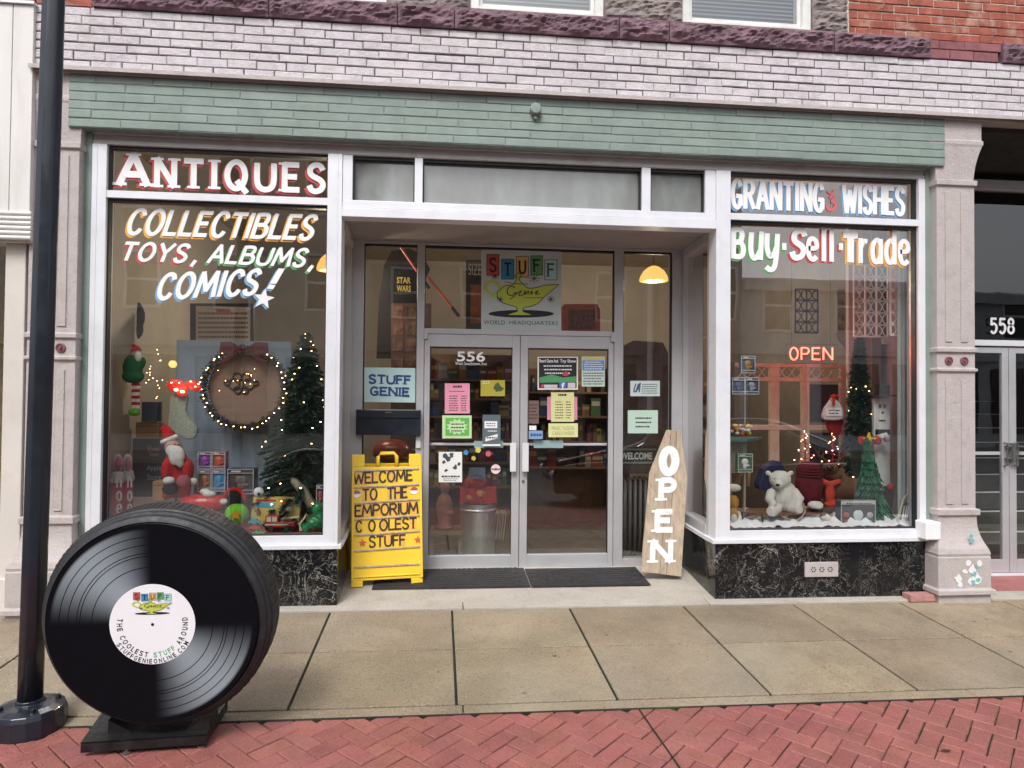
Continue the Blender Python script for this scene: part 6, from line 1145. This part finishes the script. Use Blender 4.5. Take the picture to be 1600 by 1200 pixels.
for x, r, c_ in ((1322, .03, (.35, .12, .1)), (1341, .048, (.6, .63, .65)), (1359, .03, (.4, .4, .42))): b = B(); b.ell(at(x, 805, .22), (r, .02, r)); b.ell(at(x, 814, .22), (r * .6, .015, r * .5)); obj('small_figure', b, flat(c_), T, smooth=True)
T = thing('snow_shoe', 'small wooden snowshoe leaning in the right corner of the right window', 'snowshoe', at(1412, 824, .25).to_tuple()); b = B(); ol = crom([(1401, 823), (1407, 795), (1413, 778), (1420, 773), (1427, 778), (1428, 795), (1421, 823)], 4); b.tube([at(x, y, .25) for x, y in ol], .012, 8); obj('bent_frame', b, flat((.5, .45, .3)), T, smooth=True)
b = B(); ppoly(b, crom([(1405, 822), (1409, 798), (1413, 788), (1420, 785), (1424, 792), (1423, 805), (1418, 822)], 3), .26, .01); obj('dark_bed', b, flat((.02, .06, .1)), T); b = B()
for x0_, x1_ in ((1409, 1413), (1412.5, 1417), (1416, 1420)): b.tube([at(x0_, 821, .25), at(x1_, 790, .25)], .009, 6, .005)
obj('webbing', b, WHITE, T)
T = thing('firewood_bag', 'tall black bag with a red ball on top beside the curtain', 'bag', at(1392, 810, .5).to_tuple()); b = B(); ppoly(b, [(1385, 810), (1393, 810), (1398, 762), (1386, 760)], .5, .05); obj('bag', b, flat((.05, .015, .02)), T); b = B(); b.ell(at(1392, 761, .49), .035); obj('ball', b, RED, T, smooth=True)
# green topped stand with flowers and hanging boxed toys
T = thing('side_stand', 'white wicker stand with a green table top at the left of the right window', 'stand', at(1155, 790, .5).to_tuple()); b = B(); q = [at(1141, 690, .3), at(1166, 684, .3), at(1192, 668, .8), at(1141, 670, .8)]; b.prism([Vector((v.x, v.y, at(1155, 686, .4).z)) for v in q], (0, 0, -.02)); obj('table_top', b, flat((.05, .16, .15)), T)
b = B(); x0, x1, z0, z1 = rect(1141, 690, 1166, 738, .42)
for i in range(12): b.box(x0 + (x1 - x0) * i / 11 - .002, x0 + (x1 - x0) * i / 11 + .002, .42, .426, z0, z1)
for i in range(16): b.box(x0, x1, .417, .4195, z0 + (z1 - z0) * i / 15 - .002, z0 + (z1 - z0) * i / 15 + .002)
obj('wicker_side', b, flat((.5, .5, .47)), T); b = B(); b.box(x0, x0 + .02, .43, .45, .5, z1); b.box(x1 - .02, x1, .43, .45, .5, z1); obj('leg', b, flat((.3, .2, .12)), T)
rnd = random.Random(4); T = thing('flower_bunch', 'bunch of yellow, white and red flowers on the green table top', 'flowers', at(1157, 684, .45).to_tuple())
for c_, n_ in (((.7, .6, .1), 9), ((.65, .65, .62), 10), ((.4, .04, .05), 7)):
    b = B()
    for k in range(n_): b.ell(at(rnd.uniform(1143, 1173), rnd.uniform(663, 680), rnd.uniform(.4, .5)), (.02, .018, .016), 8)
    obj('blossoms', b, flat(c_), T)
T = thing('hanging_rack', 'thin pole rack carrying boxed toys in the left part of the right window', 'rack', at(1163, 690, .42).to_tuple()); b = B(); b.tube([at(1164, 560, .42), at(1164, 665, .42)], .004, 6); b.tube([at(1164, 738, .32), at(1164, 800, .32)], .004, 6); obj('pole', b, flat((.4, .4, .4)), T)
hg = 'boxed toys on the rack in the right window'
toybox((1158, 556, 1180, 583), .4, (.09, .1, .12), (.4, .22, .05), 'white framed boxed toy, topmost on the rack', hg, d=.05, frame=(.75, .8, .82)); toybox((1144, 590, 1164, 616), .4, (.08, .09, .13), (.1, .12, .25), 'boxed toy on the rack, left one of the middle pair', hg, d=.05, frame=(.7, .75, .8)); toybox((1164, 590, 1186, 616), .41, (.08, .09, .13), (.3, .32, .38), 'boxed toy on the rack, right one of the middle pair', hg, d=.05, frame=(.75, .8, .82)); toybox((1153, 709, 1176, 738), .3, (.1, .16, .1), (.6, .6, .6), 'boxed toy with a green edge, lowest below the green table', hg, d=.05, frame=(.6, .7, .6))
T = thing('brown_puppy', 'tan and white soft toy dog at the left edge of the right window', 'soft toy', at(1145, 815, .25).to_tuple()); b = B(); b.ell(at(1146, 785, .3), (.05, .05, .07)); b.ell(at(1146, 805, .28), (.045, .05, .06)); obj('body', b, felt('golden_felt', (.4, .2, .05)), T, remesh=.01); b = B(); b.ell(at(1146, 762, .3), (.07, .05, .035)); b.ell(at(1147, 812, .22), (.03, .03, .05)); obj('white_fluff', b, FUR, T, smooth=True)
T = thing('baseball_bats', 'wooden bats standing crossed left of the polar bear', 'bats', at(1155, 800, .5).to_tuple())
for a_, c_ in (((1165, 712), (1152, 756)), ((1172, 716), (1168, 760))): b = B(); b.tube([at(*a_, .5), at(*c_, .5)], .014, 10, .022); obj('bat', b, flat((.4, .25, .12)), T, smooth=True)
# ---------------------------------------------------------------- shop interior behind the doors
SW = mat('shelf_wood', (.2, .12, .07), .6, var=.2, vs=7)
def case(x0, x1, zs_, Y, lb, seed, d=.3):
    T = thing('display_shelf', lb, 'shelf', ((x0 + x1) / 2, Y, .02), 'shelves of goods inside the shop'); b = B()
    for z in zs_: b.box(x0, x1, Y, Y + d, z - .025, z)
    b.box(x0 - .03, x0, Y, Y + d, .02, zs_[-1] + .3); b.box(x1, x1 + .03, Y, Y + d, .02, zs_[-1] + .3); b.box(x0, x1, Y + d, Y + d + .02, .02, zs_[-1] + .3); obj('boards', b, SW, T); return T
def goods(x0, x1, z, Y, h, seed, row, big=False):
    rnd = random.Random(seed); x = x0 + .01; k = 0
    pal = [((.4, .05, .04), 'red'), ((.05, .12, .3), 'blue'), ((.5, .4, .1), 'yellow'), ((.1, .25, .12), 'green'), ((.45, .42, .38), 'cream'), ((.06, .06, .07), 'black'), ((.3, .16, .08), 'brown'), ((.35, .1, .2), 'plum'), ((.5, .22, .05), 'orange')]
    while x < x1 - .04:
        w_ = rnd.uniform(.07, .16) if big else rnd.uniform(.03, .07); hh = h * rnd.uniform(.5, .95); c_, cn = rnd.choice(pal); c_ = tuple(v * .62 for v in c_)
        if rnd.random() < .85:
            b = B(); y_ = Y + rnd.uniform(.0, .08); x2 = min(x + w_ - .004, x1); b.box(x, x2, y_, y_ + .14, z + .001, z + hh); o = obj('boxed_game' if big else 'book', b, flat(c_), label='%s %s standing on the %s' % (cn, 'game box' if big else 'book', row), cat='box' if big else 'book', group='goods on the shop shelves')
            b = B(); b.box(x + .008, x2 - .008, y_ - .002, y_ - .0005, z + hh * .55, z + hh * .8); q = flat(rnd.choice(((.5, .48, .42), (.04, .04, .05), (.4, .3, .1)))); obj('printed_patch' if big else 'spine_title', b, q, o)
        x += w_; k += 1
Yc = 2.5; xl_ = at(668, 700, Yc).x; xr2 = at(802, 700, Yc).x; ZZ = lambda y: at(735, y, Yc).z
zz_ = [ZZ(760), ZZ(722), ZZ(685), ZZ(650), ZZ(622), ZZ(592)]; case(xl_, xr2, zz_, Yc, 'wooden shelf of boxes and books behind the left door', 1); nm = ['lowest shelf', 'second shelf', 'third shelf', 'fourth shelf', 'fifth shelf', 'top shelf']
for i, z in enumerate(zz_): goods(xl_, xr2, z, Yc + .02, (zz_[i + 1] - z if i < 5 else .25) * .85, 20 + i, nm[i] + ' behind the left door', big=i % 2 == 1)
xl2, xr3 = at(826, 700, Yc + .6).x, at(952, 700, Yc + .6).x; ZZ = lambda y: at(890, y, Yc + .6).z; zz2 = [ZZ(730), ZZ(690), ZZ(650), ZZ(612)]; case(xl2, xr3, zz2, Yc + .6, 'dark wooden shelf of goods behind the right door', 2)
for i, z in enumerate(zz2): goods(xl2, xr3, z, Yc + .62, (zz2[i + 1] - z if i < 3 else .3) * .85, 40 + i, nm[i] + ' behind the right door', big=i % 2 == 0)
xl3, xr4 = at(566, 700, 2.2).x, at(652, 700, 2.2).x; b = B()
T = thing('record_rack', 'low rack of leaning record sleeves behind the left door', 'rack', at(735, 860, 2.2).to_tuple()); b = B(); x0, x1, z0, z1 = rect(672, 835, 800, 850, 2.2); b.box(x0, x1, 2.2, 2.5, z0, z0 + .03); b.box(x0, x1, 2.2, 2.22, .02, z0); obj('base', b, SW, T)
rnd = random.Random(8)
for k in range(16):
    b = B(); x = x1 - .02 - k * .028; 
    if x < x0 + .4 and k % 2: continue
    b.prism([(x, 2.22, z0 + .031), (x + .012, 2.22, z0 + .031), (x + .045, 2.24, z0 + .33), (x + .033, 2.24, z0 + .33)], (0, .28, 0)); c_ = rnd.choice([((.45, .42, .36), 'cream'), ((.3, .18, .1), 'brown'), ((.35, .35, .35), 'grey')]); obj('record_sleeve', b, flat(c_[0]), label='%s record sleeve leaning in the low rack' % c_[1], cat='record sleeve', group='record sleeves in the low rack')
c = at(746.5, 864, 1.5); T = thing('metal_can', 'tall shiny galvanised metal can inside the left door', 'can', (c.x, 1.5, .02)); R_ = (at(776, 800, 1.5).x - at(718, 800, 1.5).x) / 2; z1 = at(746, 785, 1.5).z; b = B(); b.lathe([(R_ * .9, .02), (R_ * .95, z1 - .08), (R_ * 1.0, z1 - .07), (R_, z1 - .06), (R_ * .96, z1 - .05), (R_, z1), (R_ * .97, z1), (R_ * .9, z1 - .06), (R_ * .85, .05)], (c.x, 1.5, 0), n=36); obj('bin', b, mat('galvanised', (.52, .55, .56), .35, .85, var=.25, vs=6, stretch=(1, 1, .2)), T, smooth=False)
T = thing('red_toy_basket', 'red toy car box on top of the metal can', 'toy', (c.x, 1.5, z1)); b = B(); b.box(c.x - R_ * 1.0, c.x + R_ * .95, 1.42, 1.6, z1 + .001, z1 + .15); b.ell((c.x - .03, 1.5, z1 + .2), (.12, .08, .08)); obj('box', b, mat('toy_red', (.4, .03, .03), .4, var=.4, vs=25), T)
b = B(); b.ell((c.x + .02, 1.41, z1 + .1), (.05, .012, .035)); b.ell((c.x - .1, 1.41, z1 + .06), (.03, .01, .03)); obj('picture', b, flat((.55, .2, .06)), T)
T = thing('wire_stand', 'thin wire frame with a pale blue card over the metal can', 'stand', (c.x, 1.38, .3)); b = B(); zt_ = at(740, 745, 1.38).z; b.tube([(c.x - .12, 1.38, z1 - .15), (c.x - .12, 1.38, zt_), (c.x - .04, 1.38, zt_ + .03), (c.x + .04, 1.38, zt_), (c.x + .04, 1.38, z1 - .2)], .004, 6); obj('wire', b, mat('steel'), T)
b = B(); x0, x1, z0_, z1_ = rect(733, 730, 758, 748, 1.4); b.box(x0, x1, 1.39, 1.393, z0_, z1_); obj('card', b, flat((.16, .22, .32)), T)
c = at(694, 820, 1.6); T = thing('clay_figurine', 'dim reddish clay figurine standing left of the metal can', 'figurine', (c.x, 1.6, at(694, 826, 1.6).z)); b = B(); f = lambda x, y: at(x, y, 1.6); b.lathe([(.09, 0), (.1, .03), (.06, .05), (.075, .15), (.085, .25), (.06, .33), (.03, .36), (.05, .4), (.055, .44), (.03, .48), (.002, .49)], (c.x, 1.6, f(694, 826).z), n=20); b.ell((c.x + .05, 1.55, f(694, 800).z), (.05, .03, .03)); obj('body', b, mat('clay', (.3, .13, .1), .7), T, smooth=True)
b = B(); x0, x1, z0, z1 = rect(672, 826, 722, 832, 1.6); b.box(x0, x1, 1.45, 1.8, z0, z1); b.box(x0, x0 + .04, 1.5, 1.54, .02, z0); b.box(x1 - .04, x1, 1.5, 1.54, .02, z0); obj('low_table', b, SW, label='low brown table under the clay figurine', cat='table')
# radiator, welcome sign, dark hanging clothes, posters
x0, x1, z0, z1 = rect(974, 748, 1046, 872, 1.25); T = thing('radiator', 'old ribbed iron radiator behind the right side light', 'radiator', ((x0 + x1) / 2, 1.25, z0)); n = 9
for k in range(n): b = B(); x = x0 + (x1 - x0) * (k + .5) / n; b.tube([(x, 1.3, z0 + .02), (x, 1.3, z1 - .03), (x, 1.34, z1), (x, 1.4, z1 - .03), (x, 1.4, z0 + .02)], (x1 - x0) / n * .36, 8); obj('rib', b, mat('iron_paint', (.2, .2, .2), .4, .3), T, smooth=True)
T = thing('welcome_sign', 'dark sign reading welcome with a zigzag border behind the right side light', 'sign', at(995, 724, 1.1).to_tuple()); b = B(); ppoly(b, [(966, 728), (1022, 728), (1026, 696), (966, 696)], 1.1, .01); obj('board', b, flat((.03, .028, .028)), T)
b = B(); ptext(b, 'WELCOME', 970, 707, 1019, 718, 1.097, .03); obj('lettering', b, flat((.5, .5, .5)), T); b = B()
for y in (702, 723):
    for k in range(11): p, q, r = at(970 + 5 * k, y + 1.5, 1.097), at(972.5 + 5 * k, y - 1.5, 1.097), at(975 + 5 * k, y + 1.5, 1.097); b.tube([p, q, r], .003, 4)
obj('zigzag', b, flat((.5, .5, .5)), T)
T = thing('black_shirt', 'large black shirt printed in yellow hanging high behind the left side light', 'shirt', at(620, 520, 1.9).to_tuple()); b = B(); ppoly(b, [(596, 560), (588, 560), (592, 470), (600, 415), (612, 392), (640, 388), (660, 398), (672, 420), (664, 438), (668, 560)], 1.9, .04); obj('cloth', b, BLKF, T)
b = B(); ptext(b, 'STAR', 620, 433, 642, 443, 1.893, .03); ptext(b, 'WARS', 620, 446, 642, 456, 1.893, .03); obj('print', b, flat((.35, .28, .06)), T)
T = thing('patchwork_poster', 'red edged poster of small panels below the black shirt', 'poster', at(632, 560, 1.7).to_tuple()); b = B(); ppoly(b, [(611, 585), (674, 585), (674, 474), (611, 474)], 1.7, .02); obj('board', b, flat((.1, .05, .045)), T); b = B()
for k, (x, y, c_) in enumerate([(x, y, 0) for y in (478, 503, 528, 553) for x in (614, 634, 654)]): ppoly(b, [(x, y + 20), (x + 16, y + 20), (x + 16, y), (x, y)], 1.697)
obj('panels', b, mat('panel_print', (.13, .07, .05), .6, var=.9, vs=14), T)
for k, (a_, c_, lb) in enumerate((((626, 386), (660, 436), 'upper red toy sword hanging across the black shirt'), ((668, 432), (706, 480), 'lower red toy sword hanging right of the mullion'))): b = B(); b.tube([at(*a_, 1.6), at(*c_, 1.6)], .014, 8); T = obj('toy_sword', b, mat('sword_red', (.5, .09, .05), .4), label=lb, cat='toy sword', group='red toy swords hanging over the shirt'); b = B(); q = at(*c_, 1.6); b.tube([q, q + (q - at(*a_, 1.6)).normalized() * .12], .019, 8); obj('handle', b, INK, T)
T = thing('size_poster', 'dark poster with pale letters left of the transom sign', 'poster', at(742, 520, 1.8).to_tuple()); b = B(); ppoly(b, [(728, 518), (770, 518), (770, 406), (728, 406)], 1.8, .02); obj('board', b, flat((.03, .03, .03)), T); b = B(); ptext(b, 'SIZE', 732, 412, 752, 430, 1.797, .0); obj('letters', b, flat((.4, .38, .33)), T); b = B(); ppoly(b, [(735, 505), (768, 505), (768, 445), (735, 445)], 1.797); obj('picture', b, mat('poster_orange', (.22, .08, .045), .6, var=.5, vs=9), T)
T = thing('retro_radio', 'dark red retro box with rounded corners on a high ledge right of the transom sign', 'radio', at(908, 520, 1.9).to_tuple()); b = B(); ppoly(b, [(879, 520), (938, 520), (938, 482), (934, 475), (882, 475), (879, 480)], 1.9, .12); obj('case', b, mat('box_red', (.3, .05, .04), .4, var=.3, vs=12), T, bevel=.006); b = B(); ppoly(b, [(888, 514), (930, 514), (930, 484), (888, 484)], 1.897); obj('front_panel', b, mat('dark_print', (.1, .045, .04), .6, var=.8, vs=25), T)
b = B(); z = at(908, 521, 1.9).z; b.box(at(664, 521, 1.9).x, at(958, 521, 1.9).x, 1.75, 2.1, z - .03, z - .002); obj('high_shelf', b, SW, label='high wooden shelf crossing behind the door transom', cat='shelf')
T = thing('red_armchair', 'round dark red chair seat behind the mail box', 'chair', at(610, 760, 1.5).to_tuple()); b = B(); b.ell(at(612, 705, 1.5), (.2, .15, .13)); b.ell(at(612, 745, 1.5), (.2, .18, .1)); obj('upholstery', b, mat('red_leather', (.2, .02, .02), .35), T, remesh=.02)
b = B(); c = at(612, 770, 1.5); b.lathe([(.14, .02), (.14, .04), (.03, .06), (.03, c.z)], (c.x, 1.5, 0), n=16); obj('pedestal', b, mat('steel'), T)
T = thing('hanging_coat', 'dark coats hanging behind the right side light', 'coats', at(1010, 720, 1.9).to_tuple()); b = B(); ppoly(b, [(974, 740), (1048, 740), (1048, 560), (1036, 535), (990, 532), (974, 540)], 1.9, .06); obj('cloth', b, mat('grey_brown_cloth', (.1, .08, .075), .9, var=.4, vs=6), T)
b = B(); stext(b, 'TARGET', (1020, 560), (1020.1, 525), 6, 1.89, wt=.1) if 0 else None
b = B(); b.box(xl_ - .5, xr3 + .4, 3.6, 3.7, .02, 1.9); obj('counter_wall', b, mat('dark_partition', (.06, .04, .035), .6, var=.4, vs=4), BLD)

b = B(); p, q = onG(993, 1101), onG(1062, 1200); q = p + (q - p) * 2.2; n_ = Vector((.006, 0, 0)); z_ = Vector((0, 0, .0015))
b.add([p - n_ + z_, p + n_ + z_, q + n_ + z_, q - n_ + z_], [(0, 1, 2, 3)]); obj('pavement_joint', b, MOSS, kind='structure')
c = onG(1478, 1173, .006); b = B(); rnd = random.Random(6)
for sgn in (-1, 1): b.add([c + Vector((x * .028, sgn * y * .02, .004 * abs(y))) for x, y in ((-1, 0), (-.6, .5), (-.3, .45), (0, .9), (.3, .5), (.6, .6), (1, 0))], [list(range(7)) if sgn < 0 else list(range(6, -1, -1))])
b.tube([c + Vector((-.028, 0, 0)), c + Vector((-.045, .004, 0))], .0012, 5); obj('dead_leaf', b, flat((.06, .02, .015)), label='small dark dead leaf lying on the red brick paving', cat='leaf')

b = B(); b.box(at(1326, 600, 1.15).x, RX1 - .002, 1.15, 1.2, .45, RZ - .002); obj('display_partition', b, mat('pale_partition', (.55, .5, .5), .8, var=.08, vs=2), BLD)
